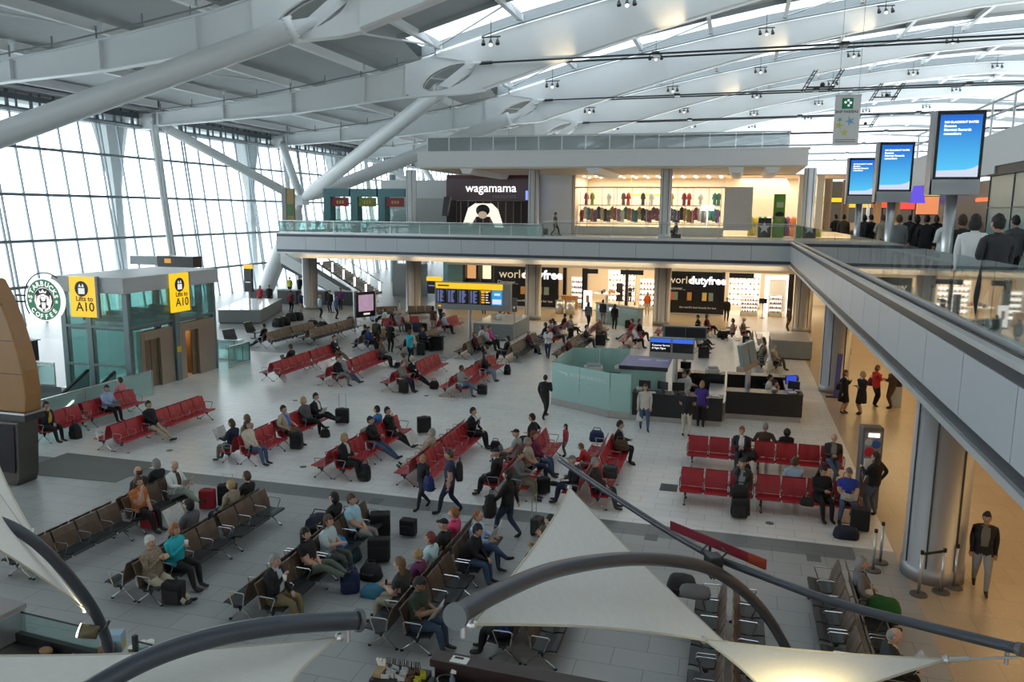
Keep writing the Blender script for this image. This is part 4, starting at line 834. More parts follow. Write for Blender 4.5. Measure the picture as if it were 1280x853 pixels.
p1, p2 = atz(744.4, 401.5), atz(796.5, 411.5); d_ = (p2-p1); L_ = d_.length
t = thing('self_service_desk', 'pale teal self service desk with lit screens near the bins', 'desk', (p1.x, p1.y, 0), math.atan2(d_.y, d_.x)); MB().b2((0, 0, 0), (L_, .5, 1.35)).build('body', M('desk_teal', (.34, .47, .46), .4), t); MB().b2((0, -.25, .8), (L_, 0, .86)).build('ledge', M('desk_teal', (.34, .47, .46), .4), t); MB().b2((-.05, -.05, 1.35), (L_+.05, .55, 1.42)).build('top', deskm, t)
for k in (.5, 1.1, 1.75): MB().b2((k-.13, -.03, .98), (k+.13, 0, 1.2)).build('display', E('kiosk_screen', (.9, .97, 1), 1.1), t)
MB().b2((2.3, -.03, .9), (2.75, 0, 1.25)).build('display', M('rainbow_screen', (.2, .1, .1), .4, emit=(.3, .25, .3), es=.6, var=.9, scale=6), t)
# ---------- airline service desk
ribm = glass('frosted_teal', (.60, .88, .83), .82, .3, refl=.5)
t = thing('glass_enclosure', 'frosted teal glass screen wall of the airline service desk', 'partition', (-5.2, 33, 0))
PB = [(-7.2, 32.15), (-5.87, 31.4), (-4.52, 30.65), (-3.67, 30.56)]; PK = [(-7.2, 32.15), (-7.1, 36.0), (-5.9, 36.4), (-4.5, 36.6)]
for P_ in (PB, PK):
    for (ax, ay), (bx, by) in zip(P_, P_[1:]):
        a, b = V((ax+5.2, ay-33, 0)), V((bx+5.2, by-33, 0)); d = (b-a).normalized(); n = V((d.y, -d.x, 0))*.012
        MB().prism([a+d*.01+V((0, 0, .28)), b-d*.01+V((0, 0, .28)), b-d*.01+V((0, 0, 1.8)), a+d*.01+V((0, 0, 1.8))], n).build('glass_panel', ribm, t); MB().bar(a+V((0, 0, .14)), b+V((0, 0, .14)), .06, .28).build('kickplate', M('stone_plinth', (.42, .41, .39), .4), t)
d = V((-4.52+7.2, 30.65-32.15, 0)); d.normalize(); n = V((d.y, -d.x, 0))
bw = M('airline_white', (.75, .78, .78), .5)
text('BRITISH AIRWAYS', 'lettering', .23, frame4(V((-7.2+5.2, 32.15-33, 1.34))+d*.98+n*.02, d), bw, t, spacing=1.05); text('Customer Service', 'lettering', .17, frame4(V((-2, -.85, 1.1))+d*1.0+n*.02, d), M('airline_pale', (.52, .68, .67), .5), t)
F4 = frame4(V((-2, -.85, 1.38))+d*.25+n*.02, d); MB().prism([F4 @ V(q) for q in [(0, .12, 0), (.35, .1, 0), (.62, .06, 0), (.62, -.04, 0), (.56, -.06, 0), (.54, .02, 0), (.3, .06, 0)]], n*.006).build('ribbon_mark', bw, t)
def counter(poly, h, label, rz=0, m=black, top=None):
    c = V((sum(p[0] for p in poly)/len(poly), sum(p[1] for p in poly)/len(poly), 0)); t = thing('service_counter', label, 'counter', c)
    P = [V((p[0], p[1], .2))-c for p in poly]; MB().prism(P, (0, 0, h-.23)).build('body', m, t); MB().prism([V((p.x*.97, p.y*.97, 0)) for p in P], (0, 0, .2)).build('plinth', M('stone_plinth', (.42, .41, .39), .4), t); MB().prism([V((p.x*1.01, p.y*1.01, h-.03)) for p in P], (0, 0, .03)).build('top', top or M('counter_black_top', (.03, .03, .03), .25), t); return t
counter([(-3.62, 30.56), (-.2, 30.52), (-.2, 31.25), (-3.62, 31.3)], 1.1, 'black front counter where the man in white trousers stands')
counter([(-.1, 31.95), (2.78, 32.1), (2.78, 32.85), (-.1, 32.7)], 1.1, 'black front counter at the right end of the service desk')
counter([(-.15, 31.4), (-.1, 31.9), (-.1, 32.7), (-.2, 35.0), (-.8, 35.0), (-.8, 31.4)], .75, 'low grey inner worktop joining the two front counters', m=deskm, top=alu)
counter([(-2.4, 35.3), (-.2, 35.3), (-.2, 36.0), (-2.4, 36.0)], 1.1, 'rear black counter with the white printer'); counter([(-.1, 35.5), (2.85, 35.5), (2.85, 36.1), (-.1, 36.1)], 1.1, 'long rear black counter without machines'); counter([(2.2, 32.9), (2.8, 32.9), (2.8, 35.4), (2.2, 35.4)], 1.0, 'right hand return of the service desk with the blue monitor', top=deskt)
counter([(-6.8, 34.9), (-4.7, 35.2), (-4.7, 35.9), (-6.8, 35.7)], .8, 'dark worktop inside the teal glass enclosure')
t = thing('purple_canopy', 'booth with a flat lilac blue roof beside the frosted glass', 'booth', (-3.3, 33.6, 0)); MB().b2((-1.1, -1.3, 1.72), (.85, 1.3, 1.8)).build('roof', M('lilac_roof', (.20, .20, .42), .5), t); mb = MB(); mb.b2((-1.05, -1.25, 0), (.8, -1.2, 1.72)); mb.b2((-1.05, -1.2, 0), (-1.0, 1.25, 1.72)); mb.build('screen_wall', ribm, t); MB().b2((-1.12, -1.33, 1.66), (.87, -1.28, 1.82)).build('edge', dark_steel, t)
for k in range(2): MB().b2((-.5+k*.75, .2, 1.8), (0+k*.75, .55, 1.806)).build('roof_mark', M('lilac_pale', (.45, .45, .62), .5), t)
def monitor(x, y, z, rz, label, m=None, s=1.):
    t = thing('monitor', label, 'monitor', (x, y, z), rz); MB().b2((-.23*s, -.03, .1), (.23*s, .03, .42*s)).build('display_case', black, t); MB().b2((-.21*s, -.035, .12), (.21*s, -.03, .40*s)).build('display', m or M('display_black', (.008, .008, .014), .25), t); mb = MB(); mb.cyl((0, 0, 0), (0, 0, .2), .03, n=6); mb.b2((-.1, -.08, 0), (.1, .08, .02)); mb.build('stand', black, t)
monitor(-2.5, 31.0, 1.1, 2.6, 'monitor on the front counter left of the man in black', E('pale_screen', (.7, .8, .85), .4)); monitor(-1.9, 31.0, 1.1, 3.3, 'monitor on the front counter behind the man in white trousers'); monitor(-3.2, 31.0, 1.1, 3.0, 'monitor beside the woman with the carrier bag'); monitor(2.45, 34.2, 1.0, .5, 'monitor with a glowing blue display at the right end', E('blue_monitor', (.03, .08, .7), .9), 1.1); monitor(2.5, 33.2, 1.0, 2.8, 'dark monitor nearest the right corner of the desk'); monitor(-1.9, 35.6, 1.1, 0, 'small dark monitor on the rear counter')
def machine(x, y, z, label, s=1., m=None):
    t = thing('printer', label, 'printer', (x, y, z), .2); MB().b2((-.28*s, -.22*s, 0), (.28*s, .22*s, .2*s)).build('body', m or shelf_w, t, bevel=.02); MB().b2((-.2*s, -.15*s, .2*s), (.22*s, .2*s, .27*s)).build('lid', M('printer_grey', (.4, .42, .42), .5), t)
machine(-.75, 35.6, 1.1, 'white printer on the rear service counter'); machine(-6.0, 35.4, .8, 'tall office copier inside the teal glass enclosure', 1.5); machine(-4.55, 33.3, 1.45, 'pale machine by the edge of the lilac roofed booth', .6); machine(-3.35, 31.05, 1.1, 'white ticket printer at the left end of the front counter', .6)
for i, (x, y, z, l) in enumerate(((-.5, 30.9, 1.1, 'right end of the front counter'), (-2.9, 30.75, 1.1, 'front counter by the woman in white'), (-.45, 35.7, 1.1, 'rear counter by the printer'), (2.4, 32.5, 1.1, 'right front counter'))): tag(MB().box((x, y, z+.012), (.3, .24, .024), .3).build('paper_pile', M('paper', (.75, .75, .73), .7)), 'white papers lying on the %s' % l, 'papers')
t = thing('service_display', 'pair of service screens with blue headers on a pole over the desk', 'screen', (-2.1, 31.6, 0)); zz = aty(840, 441, 31.6).z; z2 = aty(840, 423, 31.6).z; xa = aty(812, 430, 31.6).x+2.1; xb = aty(868, 430, 31.6).x+2.1
MB().b2((xa, 0, zz-.25), (xb, .2, z2)).build('casing', M('casing_grey', (.3, .3, .29), .4), t)
MB().cyl((0, .1, 0), (0, .1, zz), .1).build('pole', alu, t)
for k in range(2):
    a_ = xa+.04+(xb-xa)*.5*k; b_ = a_+(xb-xa)*.5-.08; pn = MB().b2((a_, -.02, zz), (b_, 0, z2-.02)).build('display', M('display_black', (.008, .008, .014), .25), t); MB().b2((a_, -.03, z2-.19), (b_, -.02, z2-.03)).build('blue_header', E('header_blue', (.03, .14, .75), 1.0), pn)
    if k == 0: text('Customer Service', 'lettering', .095, frame4(V((a_+.06, -.025, z2-.33)), (1, 0, 0)), wl, pn, extrude=.002); text('& Flight Mgmt', 'lettering', .095, frame4(V((a_+.06, -.025, z2-.45)), (1, 0, 0)), wl, pn, extrude=.002)
t = thing('rear_display', 'dark twin screen unit behind the blue headed service screens', 'screen', (-2.05, 36.6, 0)); z1, z0 = aty(845, 408, 36.6).z, aty(845, 424, 36.6).z; MB().b2((-1.0, 0, z0), (.95, .3, z1)).build('casing', frame_t, t); MB().b2((-.9, -.02, z0+.1), (0, 0, z1-.05)).build('display', black, t); MB().b2((.03, -.02, z0+.1), (.9, 0, z1-.05)).build('display', black, t); MB().cyl((0, .15, 0), (0, .15, z0), .1).build('pole', alu, t)
t = thing('side_display', 'slim post with tilted screens seen edge on at the right front counter', 'screen', (.72, 33.2, 0), math.radians(72)); zz = aty(935, 455, 33.2).z; MB().cyl((0, 0, 0), (0, 0, zz), .11).build('pole', alu, t)
for k in range(2): MB().prism([V((-.9+k*.95, -.08, zz+.0)), V((-.05+k*.95, -.08, zz+.0)), V((-.05+k*.95, .1, zz+.85)), V((-.9+k*.95, .1, zz+.85))], (0, .14, 0)).build('display', M('side_screen', (.2, .3, .33), .3), t)
MB().b2((-.95, -.1, zz-.2), (.95, .2, zz)).build('casing', M('side_casing', (.45, .33, .26), .4), t)
def belt_post(x, y, label):
    t = thing('barrier_post', label, 'barrier', (x, y, 0)); MB().lathe((0, 0, 0), [(.001, .02), (.17, .02), (.18, 0), (.17, .035), (.04, .05)], 18).build('base', M('post_base', (.10, .09, .09), .5), t); MB().cyl((0, 0, .03), (0, 0, .92), .032, n=12).build('pole', alu, t, True); MB().cyl((0, 0, .92), (0, 0, 1.0), .038, n=12).build('head', ink, t)
for (px, py, l) in ((1091, 714, 'barrier post left of the near column, closer one'), (1100, 704, 'barrier post left of the near column, one touching it'), (1148, 744, 'front barrier post right of the near column'), (1176, 741, 'middle barrier post right of the near column'), (1192, 735, 'rear barrier post right of the near column')):
    p = atz(px, py); belt_post(p.x, p.y, l)
a, b, c = atz(1148, 744), atz(1176, 741), atz(1192, 735); tag(MB().bar((a.x+.03, a.y, .93), (b.x-.04, b.y, .93), .01, .06).build('barrier_belt', ink), 'black belt between the front and middle barrier posts', 'belt')
# payphone kiosk, cash machine, banner
p = atz(1085, 641); zk = aty(1085, 538, p.y).z
t = thing('payphone_kiosk', 'grey payphone kiosk with round red and blue signs', 'kiosk', (p.x+.0, p.y+.5, 0), .12); MB().b2((-.27, -.2, 0), (.27, .2, zk)).build('cabinet', M('kiosk_grey', (.16, .16, .16), .4, .4), t, bevel=.02); MB().b2((-.22, -.23, .9), (.22, -.2, zk-.1)).build('front_panel', M('kiosk_front', (.3, .3, .3), .35, .5), t)
for x, z, r, c in ((-.08, zk-.68, .13, (.55, .02, .04)), (.08, zk-.45, .12, (.03, .12, .4)), (.1, zk-.78, .12, (.7, .2, .02)), (-.12, zk-.4, .1, (.5, .52, .52))): MB().cyl((x, -.23, z), (x, -.245, z), r, n=18).build('round_sign', M('disc_%.2f' % c[0], c, .5), t)
MB().b2((-.13, -.25, zk-.25), (.15, -.23, zk-.15)).build('lamp', E('kiosk_lamp', (1, .97, .9), 3.), t); MB().b2((-.2, -.3, 1.1), (.0, -.23, 1.45)).build('telephone', shelf_w, t); MB().path([V((-.1, -.3, 1.1)), V((-.2, -.33, .8)), V((-.25, -.3, 1.05))], .015, 6).build('cord', alu, t)
p = atz(1116, 509); t = thing('cash_machine', 'slim grey machine in the passage beside the woman in red', 'machine', (p.x+.1, p.y, 0)); MB().b2((-.15, -.1, 0), (.2, .3, 1.45)).build('body', M('machine_grey', (.42, .46, .48), .4), t, bevel=.02); MB().b2((-.1, -.12, .9), (.15, -.1, 1.3)).build('display', black, t)
p = atz(1044, 497); t = thing('banner_stand', 'narrow violet banner stand beside the far passage column', 'banner', (p.x+.1, p.y, 0)); MB().prism([V((-.2, -.06, .03)), V((.0, -.06, .03)), V((.08, .1, 1.95)), V((-.12, .1, 1.95))], (.03, .05, 0)).build('panel', M('violet_banner', (.10, .10, .36), .5), t); MB().b2((-.5, -.15, 0), (.25, .15, .03)).build('base', ink, t)
t = thing('lounge_chair', 'black shell lounge chair nearest the lift railing', 'chair', (-28.2, 40.2, 0), 1.2)
mb = MB(); mb.grid([[V((x, y*1.0, z)) for x in (-.4, -.2, 0, .2, .4)] for y, z in ((-.4, .42), (-.1, .38), (.2, .42), (.42, .75), (.5, 1.0))]); mb.prism([V((-.4, -.4, .38)), V((.4, -.4, .38)), V((.4, .3, .38)), V((-.4, .3, .38))], (0, 0, .05)); mb.prism([V((-.4, .25, .4)), V((.4, .25, .4)), V((.4, .5, 1.0)), V((-.4, .5, 1.0))], (0, .06, 0)); mb.build('shell', black, t)
mb = MB(); mb.cyl((0, 0, 0), (0, 0, .4), .05); mb.cyl((0, 0, 0), (0, 0, .03), .3); mb.build('pedestal', dark_steel, t)
dup(t, (-28.9, 43.4, 0), 1.5, 'black shell lounge chair farther from the lift railing')
# high bar tables along the glass, counters in the left background
for i in range(4):
    t = thing('check_in_desk', 'black gate desk number %s from the left under the glass front' % ('one', 'two', 'three', 'four')[i], 'desk', (-39.5+i*2.5, 60.5+i*.4, 0)); MB().b2((-.9, -.4, 0), (.9, .4, 1.15)).build('body', M('desk_black', (.03, .035, .04), .4), t); MB().b2((-.95, -.45, 1.15), (.95, .45, 1.2)).build('top', deskm, t)
for i, x in enumerate((-30.5, -28.6, -26.9, -25.2)): belt_post(x, 56.6+.3*i, 'queue barrier post %s under the mezzanine stairs' % ('one', 'two', 'three', 'four')[i])

for i in range(3):
    t = thing('bar_counter', '%s dark bar counter from the left beyond the escalator well' % ORD[i], 'counter', (-44+i*3.6, 31.5+i*.8, 0)); MB().b2((-1.4, -.3, 0), (1.4, .3, 1.05)).build('body', M('desk_black', (.03, .035, .04), .4), t); MB().b2((-1.5, -.4, 1.05), (1.5, .4, 1.1)).build('top', deskm, t)
# ================================================================== BENCHES AND LUGGAGE
red_v = M('red_vinyl', (.40, .012, .022), .42, var=.08); blk_v = M('black_vinyl', (.022, .025, .027), .45); wal = M('walnut_back', (.115, .075, .052), .4, var=.25, scale=6); wal_l = M('light_walnut_back', (.20, .135, .085), .4, var=.25, scale=6)
chrome = M('chrome', (.62, .63, .64), .22, .95); PITCH_S = .665
def bench_meshes(seat_m, back_m, key):
    w = PITCH_S-.05; out = {}
    mb = MB()  # seat, row facing +x
    rows = [[(x, y, z) for y in (-w/2, -w/4, 0, w/4, w/2)] for x, z in ((.19, .425), (.30, .405), (.42, .405), (.54, .43), (.63, .435), (.645, .41))]
    mb.grid(rows); mb.grid([[(x, y, z-.028) for (x, y, z) in r] for r in rows][::-1])
    for e in (0, -1): mb.grid([[r[e] for r in rows], [(r[e][0], r[e][1], r[e][2]-.028) for r in rows]])
    mb.grid([rows[-1], [(x, y, z-.028) for (x, y, z) in rows[-1]]]); mb.grid([rows[0], [(x, y, z-.028) for (x, y, z) in rows[0]]]); out['seat'] = mb.mesh('seat_'+key, seat_m)
    mb = MB()
    rows = [[(x-(.012 if abs(y) < .1 else 0), y, z) for y in (-w/2, -w/4, 0, w/4, w/2)] for x, z in ((.215, .44), (.185, .58), (.14, .74), (.085, .885), (.075, .895))]
    mb.grid(rows); mb.grid([[(x-.022, y, z-.004) for (x, y, z) in r] for r in rows][::-1])
    for e in (0, -1): mb.grid([[r[e] for r in rows], [(r[e][0]-.022, r[e][1], r[e][2]-.004) for r in rows]])
    mb.grid([rows[-1], [(x-.022, y, z-.004) for (x, y, z) in rows[-1]]]); out['backrest'] = mb.mesh('back_'+key, back_m)
    return out
BM = {'red': bench_meshes(red_v, red_v, 'red'), 'dark': bench_meshes(blk_v, wal, 'dark'), 'wood': bench_meshes(blk_v, wal_l, 'wood')}
arm_me = MB().path([(.19, 0, .40), (.16, 0, .655), (.20, 0, .672), (.50, 0, .665), (.515, 0, .65), (.42, 0, .40)], .014, 6).mesh('armrest', chrome)
def leg_me():
    mb = MB()
    mb.path([(.36, 0, .37), (.33, 0, .22), (.60, 0, .02)], .017, 6); mb.path([(.36, 0, .37), (.30, 0, .22), (.05, 0, .02)], .017, 6); mb.prism([V((.29, -.02, .34)), V((.43, -.02, .34)), V((.36, -.02, .2))], (0, .04, 0), 1)
    for x in (.05, .60): mb.cyl((x, 0, 0), (x, 0, .025), .034, n=8, m=1)
    return mb.mesh('leg', [chrome, ink])
leg_m = leg_me(); beam_c = {}
def beam_me(n):
    if n not in beam_c: beam_c[n] = MB().b2((.31, -n*PITCH_S/2, .345), (.41, n*PITCH_S/2, .395)).mesh('beam', dark_steel)
    return beam_c[n]
SEATS = []
def place(me, name, parent, loc=(0, 0, 0), rz=0):
    o = bpy.data.objects.new(name, me); COL.objects.link(o); o.parent = parent; o.location = loc; o.rotation_euler = (0, 0, rz); return o
def bench(x, y, n, kind, label, rz=0., sides=(1, -1), grp='double waiting benches'):
    t = thing('waiting_bench', label, 'bench', (x, y, 0), rz, {'red': 'red waiting benches', 'dark': 'black and walnut waiting benches', 'wood': 'far walnut waiting benches'}[kind])
    for s in sides:
        r0 = 0 if s > 0 else math.pi
        for i in range(n):
            yy = (i-(n-1)/2)*PITCH_S
            place(BM[kind]['seat'], 'seat', t, (0, yy, 0), r0); place(BM[kind]['backrest'], 'backrest', t, (0, yy, 0), r0)
            c, s_ = math.cos(rz), math.sin(rz); hx = s*.40; SEATS.append([x+hx*c-yy*s_, y+hx*s_+yy*c, rz+r0, False, label])
        for i in range(n+1): place(arm_me, 'armrest', t, (0, (i-n/2)*PITCH_S, 0), r0)
        for yy in (-n*PITCH_S/2+.16, n*PITCH_S/2-.16): place(leg_m, 'leg', t, (0, yy, 0), r0)
        place(beam_me(n), 'beam', t, (0, 0, 0), r0)
    return t
def block(x, y0, ns, kind, labels, sides=(1, -1)):
    y = y0
    for n, l in zip(ns, labels): bench(x, y+n*PITCH_S/2, n, kind, l, 0, sides); y += n*PITCH_S+.12
D2 = 'red double bench '
block(-22.95, 21.1, (3, 4), 'red', (D2+'against the escalator balustrade, half hidden by the totem', D2+'below the lift doors with a laptop user on it'))
block(-19.63, 20.95, (3, 4), 'red', (D2+'in front of the lifts, near end by the grey mat', D2+'of four empty seats in front of the lifts'))
block(-14.85, 21.0, (3, 4), 'red', (D2+'seating the newspaper reader and the woman in cream', D2+'seating the man in the beige jacket and pale blue shirt'))
block(-11.35, 20.6, (3, 4), 'red', (D2+'where the blonde woman in black reads at the near end', D2+'where the man in jeans stretches out his legs'))
block(-8.7, 20.7, (3, 4), 'red', (D2+'mostly empty behind the walking backpacker', D2+'with the man in a black suit holding his phone'))
block(-5.9, 20.5, (3, 4), 'red', (D2+'holding the man in black cap and the woman with a book', D2+'holding the girl in burgundy and man with laptop'))
block(-3.65, 20.5, (3, 4), 'red', (D2+'where the cap wearer sleeps, under the sail tip', D2+'with the briefcase man at its far end'))
for y, ls in ((22.3, ('left of the front row facing us, with phone caller', 'right of the front row facing us, with man in blue shirt')), (25.75, ('left of the rear row facing us, with man in black jacket', 'right of the rear row facing us, with headphone man'))):
    bench(-.2, y, 3, 'red', D2+ls[0], -math.pi/2); bench(2.18, y, 4 if y < 24 else 4, 'red', D2+ls[1], -math.pi/2)
DK = 'black and walnut double bench '
block(-14.4, 12.75, (4, 3), 'dark', (DK+'at far left, mostly empty beyond the sail edge', DK+'seating the woman in orange florals'))
block(-11.5, 12.55, (4, 3), 'dark', (DK+'seating the plaid shirt man and woman in turquoise', DK+'with three empty near side seats by the black trolley bag'))
block(-8.65, 12.5, (3, 4), 'dark', (DK+'seating the grey haired man with a paper cup', DK+'crowded by the travellers with the blue jacket heap'))
block(-5.6, 12.4, (4, 3), 'dark', (DK+'seating the man in dark green with white papers', DK+'seating the newspaper reader in pale blue'))
block(-3.3, 12.6, (4, 3), 'dark', (DK+'half hidden beneath the big white sail', DK+'seating the couple eating sandwiches'))
block(.22, 10.1, (4, 4), 'dark', (DK+'at the bottom edge left of the gold lit sail', DK+'under the arch tube, with a grey jacket heap'))
block(2.45, 11.6, (4, 4), 'dark', (DK+'at bottom right with the newspaper reader in a suit', DK+'right of the arch, with the grey haired woman'))
block(-20.73, 32.3, (5, 4), 'red', (D2+'of five seats nearest the far left floor line', D2+'with the man in a white shirt leaning back, far left'))
block(-17.7, 32.2, (3, 5), 'red', (D2+'with the plaid shirt sleeper', D2+'where the woman in grey sits with papers'))
block(-14.4, 32.0, (3, 5), 'red', (D2+'with the grey man and white haired man in black', D2+'with four empty far seats beside the turquoise shirt'))
block(-11.6, 31.9, (5, 4), 'red', (D2+'with the reader in jeans and a pull-along case', D2+'ending with the woman with a backpack at her feet'))
WD = 'walnut backed double bench '
block(-26.2, 40.3, (4, 4), 'wood', (WD+'with one barefoot sitter at its end, by the glass', WD+'behind the barefoot sitter, piled with bags'), )
block(-24.5, 42.2, (5, 4), 'wood', (WD+'of five empty seats left of the television', WD+'of four empty seats just left of the television'))
block(-20.5, 41.2, (3, 3), 'wood', (WD+'with the man in blue right of the television', WD+'behind the two standing men'))
block(-17.6, 40.9, (4, 3), 'wood', (WD+'covered in black luggage left of the departure pole', WD+'holding the people left of the departure pole'))
block(-14.0, 40.6, (3, 4), 'wood', (WD+'with two empty near seats before the grey desk', WD+'with the woman in bright pink'))
block(-11.4, 40.5, (5, 3), 'wood', (WD+'of five seats beside the walking woman in white', WD+'with the man in maroon by the walking woman'))
block(-8.7, 41.4, (5, 3), 'wood', (WD+'just beyond the frosted glass enclosure', WD+'with the man in a dark suit beyond the frosted glass'))
bench(-21.7, 49.6, 4, 'red', D2+'far beyond the television', -.7); bench(-18.6, 50.4, 5, 'red', D2+'left of the grey desk, with a man in pale blue')
bench(-10.7, 47.7, 4, 'red', D2+'in the far middle with the dark long haired woman'); bench(-10.5, 51.4, 3, 'red', D2+'in front of the litter bins'); bench(-8.5, 50.9, 4, 'red', D2+'near the self service desk with the man in olive'); bench(-5.9, 48.9, 5, 'red', D2+'with the man in a red jumper'); bench(-4.2, 52.2, 3, 'red', D2+'farthest, near the black hoarding')
bench(-2.1, 47.6, 3, 'red', D2+'behind the twin dark screens'); bench(-1.9, 54.3, 3, 'red', D2+'glowing orange before the black hoarding'); bench(.35, 52.9, 2, 'red', D2+'of two seats with a bag beside it near the shop'); bench(1.9, 43.7, 5, 'wood', WD+'right of the tilted side screen'); bench(1.3, 49.9, 4, 'wood', WD+'by the empty grey desk on the right')
bench(-16.0, 55.8, 3, 'wood', WD+'beyond the departure board desk', .2); bench(-25.6, 54.6, 4, 'wood', WD+'near the mezzanine columns', -.9); bench(-22.9, 56.2, 3, 'wood', WD+'under the mezzanine edge', -1.1)
# ---------- luggage
def bag_mats(c): return M('bag_%.3f_%.3f_%.3f' % c, c, .75, var=.12, bump=.2)
BK, NV, RD, DG = (.012, .012, .013), (.012, .016, .035), (.33, .012, .025), (.05, .05, .05)
def suitcase(px, py, label, c=BK, w=.40, d=.26, h=.56, rz=0., pull=0., z=0.):
    p = atz(px, py, z) if py is not None else px
    t = thing('suitcase', label, 'suitcase', (p.x, p.y, z), rz); m = bag_mats(c)
    MB().b2((-w/2, -d/2, .05), (w/2, d/2, h)).build('body', m, t, bevel=.035)
    MB().b2((-w/2+.04, -d/2-.03, .1), (w/2-.04, -d/2, h*.7)).build('front_pocket', m, t, bevel=.012)
    MB().path([(-.08, 0, h-.005), (-.08, 0, h+.035), (.08, 0, h+.035), (.08, 0, h-.005)], .011, 6).build('handle', ink, t)
    for s in (-1, 1): MB().cyl((s*(w/2-.05)-.02, d/2-.05, .04), (s*(w/2-.05)+.02, d/2-.05, .04), .04, n=8).build('wheel', ink, t)
    if pull: MB().path([(-.13, d/2-.04, h-.02), (-.13, d/2-.04, h+pull), (.13, d/2-.04, h+pull), (.13, d/2-.04, h-.02)], .012, 6).build('pull_handle', alu, t)
    return t
def soft_bag(px, py, label, c=BK, s=(.42, .28, .3), rz=0., z=0., name='bag', strap=True):
    p = atz(px, py, z) if py is not None else px; t = thing(name, label, 'bag', (p.x, p.y, z), rz); m = bag_mats(c); rows = []
    r_ = random.Random(len(label)*7+int(s[0]*100))
    for i, (k, q) in enumerate(((.05, 0), (.92, 0), (1.0, .12), (1.0, .45), (.9, .75), (.68, .95), (.3, 1.0), (.03, 1.0))):
        row = []
        for j in range(12):
            a = 2*math.pi*j/12; e = .6; cx = abs(math.cos(a))**e*math.copysign(1, math.cos(a)); sx = abs(math.sin(a))**e*math.copysign(1, math.sin(a)); u = 1+r_.uniform(-.06, .06)
            row.append((s[0]/2*k*cx*u, s[1]/2*k*sx*u, s[2]*q*(1+r_.uniform(-.04, .04) if q > .2 else 1)))
        rows.append(row)
    MB().grid(rows, 0, True).build('body', m, t, True)
    if strap: MB().path([(-s[0]*.3, 0, s[2]*.9), (-s[0]*.2, .02, s[2]*1.25), (s[0]*.2, .02, s[2]*1.25), (s[0]*.3, 0, s[2]*.9)], .014, 5).build('strap', m, t)
    if s[2] > .25: MB().grid([[(-s[0]*.33, -s[1]*.5-.015, s[2]*.2), (s[0]*.33, -s[1]*.5-.015, s[2]*.2)], [(-s[0]*.3, -s[1]*.5-.03, s[2]*.5), (s[0]*.3, -s[1]*.5-.03, s[2]*.5)], [(-s[0]*.28, -s[1]*.4, s[2]*.62), (s[0]*.28, -s[1]*.4, s[2]*.62)]]).build('pocket', m, t)
    return t
def backpack(px, py, label, c=BK, s=(.34, .26, .5), rz=0., z=0.): return soft_bag(px, py, label, c, s, rz, z, 'backpack')
CP = {'c1': (0, 460, 4.267), 'c2': (250, 460, 4.267), 'c3': (480, 480, 3.879), 'c4': (0, 630, 3.827), 'c5': (260, 600, 3.877), 'c6': (460, 620, 3.66), 'c7': (740, 620, 3.66), 'c8': (980, 620, 3.66), 'd1': (820, 500, 3.709), 'd2': (970, 390, 4.06), 'd3': (260, 340, 5.686), 'd4': (440, 360, 5.333), 'd5': (600, 370, 5.818), 'd6': (820, 380, 6.4), 'dd': (660, 380, 3.556), 'e6': (640, 190, 3.556), 'e7': (960, 140, 3.28), 'e2': (380, 310, 7.11)}
def cp(c, x, y): o = CP[c]; return o[0]+x/o[2], o[1]+y/o[2]
def SC(c, x, y, *a, **k): return suitcase(*cp(c, x, y), *a, **k)
def SB(c, x, y, *a, **k): return soft_bag(*cp(c, x, y), *a, **k)
def BP(c, x, y, *a, **k): return backpack(*cp(c, x, y), *a, **k)
BP('c1', 405, 376, 'black rucksack on the floor at the feet of the woman by the totem', s=(.4, .32, .52))
SC('c1', 1110, 755, 'bright red suitcase beside the bald reader in a dark waistcoat', RD, rz=.3); SC('c1', 800, 862, 'red suitcase standing in front of the woman in orange florals', RD, h=.5, rz=.1)
SC('c2', 150, 738, 'black trolley bag with raised handle between two walnut benches', w=.5, h=.62, pull=.25, rz=.4)
SC('c2', 516, 436, 'black suitcase by the knees of the man in the beige jacket', rz=.2); SC('c2', 760, 300, 'large black suitcase with tall pull handle used as a footrest', w=.5, h=.6, pull=.55, rz=.3); SB('c2', 668, 368, 'small boxy black bag on the floor by the grey jacketed woman', s=(.34, .24, .28))
BP('c2', 880, 600, 'black rucksack against the shins of the blonde reader', s=(.34, .3, .5)); SC('c2', 1195, 350, 'black suitcase draped with a coat beside the reclining man in black', w=.5, h=.62, rz=.5)
SC('c3', 772, 535, 'black suitcase in front of the man in the cream polo shirt', w=.36, h=.5, rz=.6); SB('c3', 540, 318, 'black shoulder bag at the feet of the man holding his phone', s=(.36, .22, .3))
SC('c4', 835, 482, 'black case under the legs of the man in a plaid shirt', w=.42, h=.5, rz=.2)
SC('c5', 835, 275, 'huge black holdall stood on end beside the woman in pale blue', w=.5, d=.36, h=.62, rz=.4); SB('c5', 545, 262, 'dark navy bag heap topped with a red cap', NV, (.75, .55, .5)); BP('c5', 690, 540, 'deep blue backpack lying by the outstretched trainers', (.012, .02, .07), (.42, .34, .5), .4); SB('c5', 790, 480, 'black bag between the facing rows of young travellers', s=(.5, .36, .34)); SB('c5', 800, 560, 'turquoise cloth bag on the floor by the long haired girl', (.03, .16, .24), (.5, .4, .22), strap=False); SC('c5', 830, 400, 'black case with a pale grey coat thrown over it', w=.5, h=.6, rz=.3); SB('c5', 690, 390, 'dark petrol rucksack under the blue and yellow jacket', (.02, .06, .08), (.5, .4, .35)); SB('c5', 300, 705, 'flat black bag under the grey haired man with the cup', s=(.5, .25, .14), strap=False)
SC('c6', 185, 185, 'black case with a bright blue bag on it by the boy in pink', w=.4, h=.45)
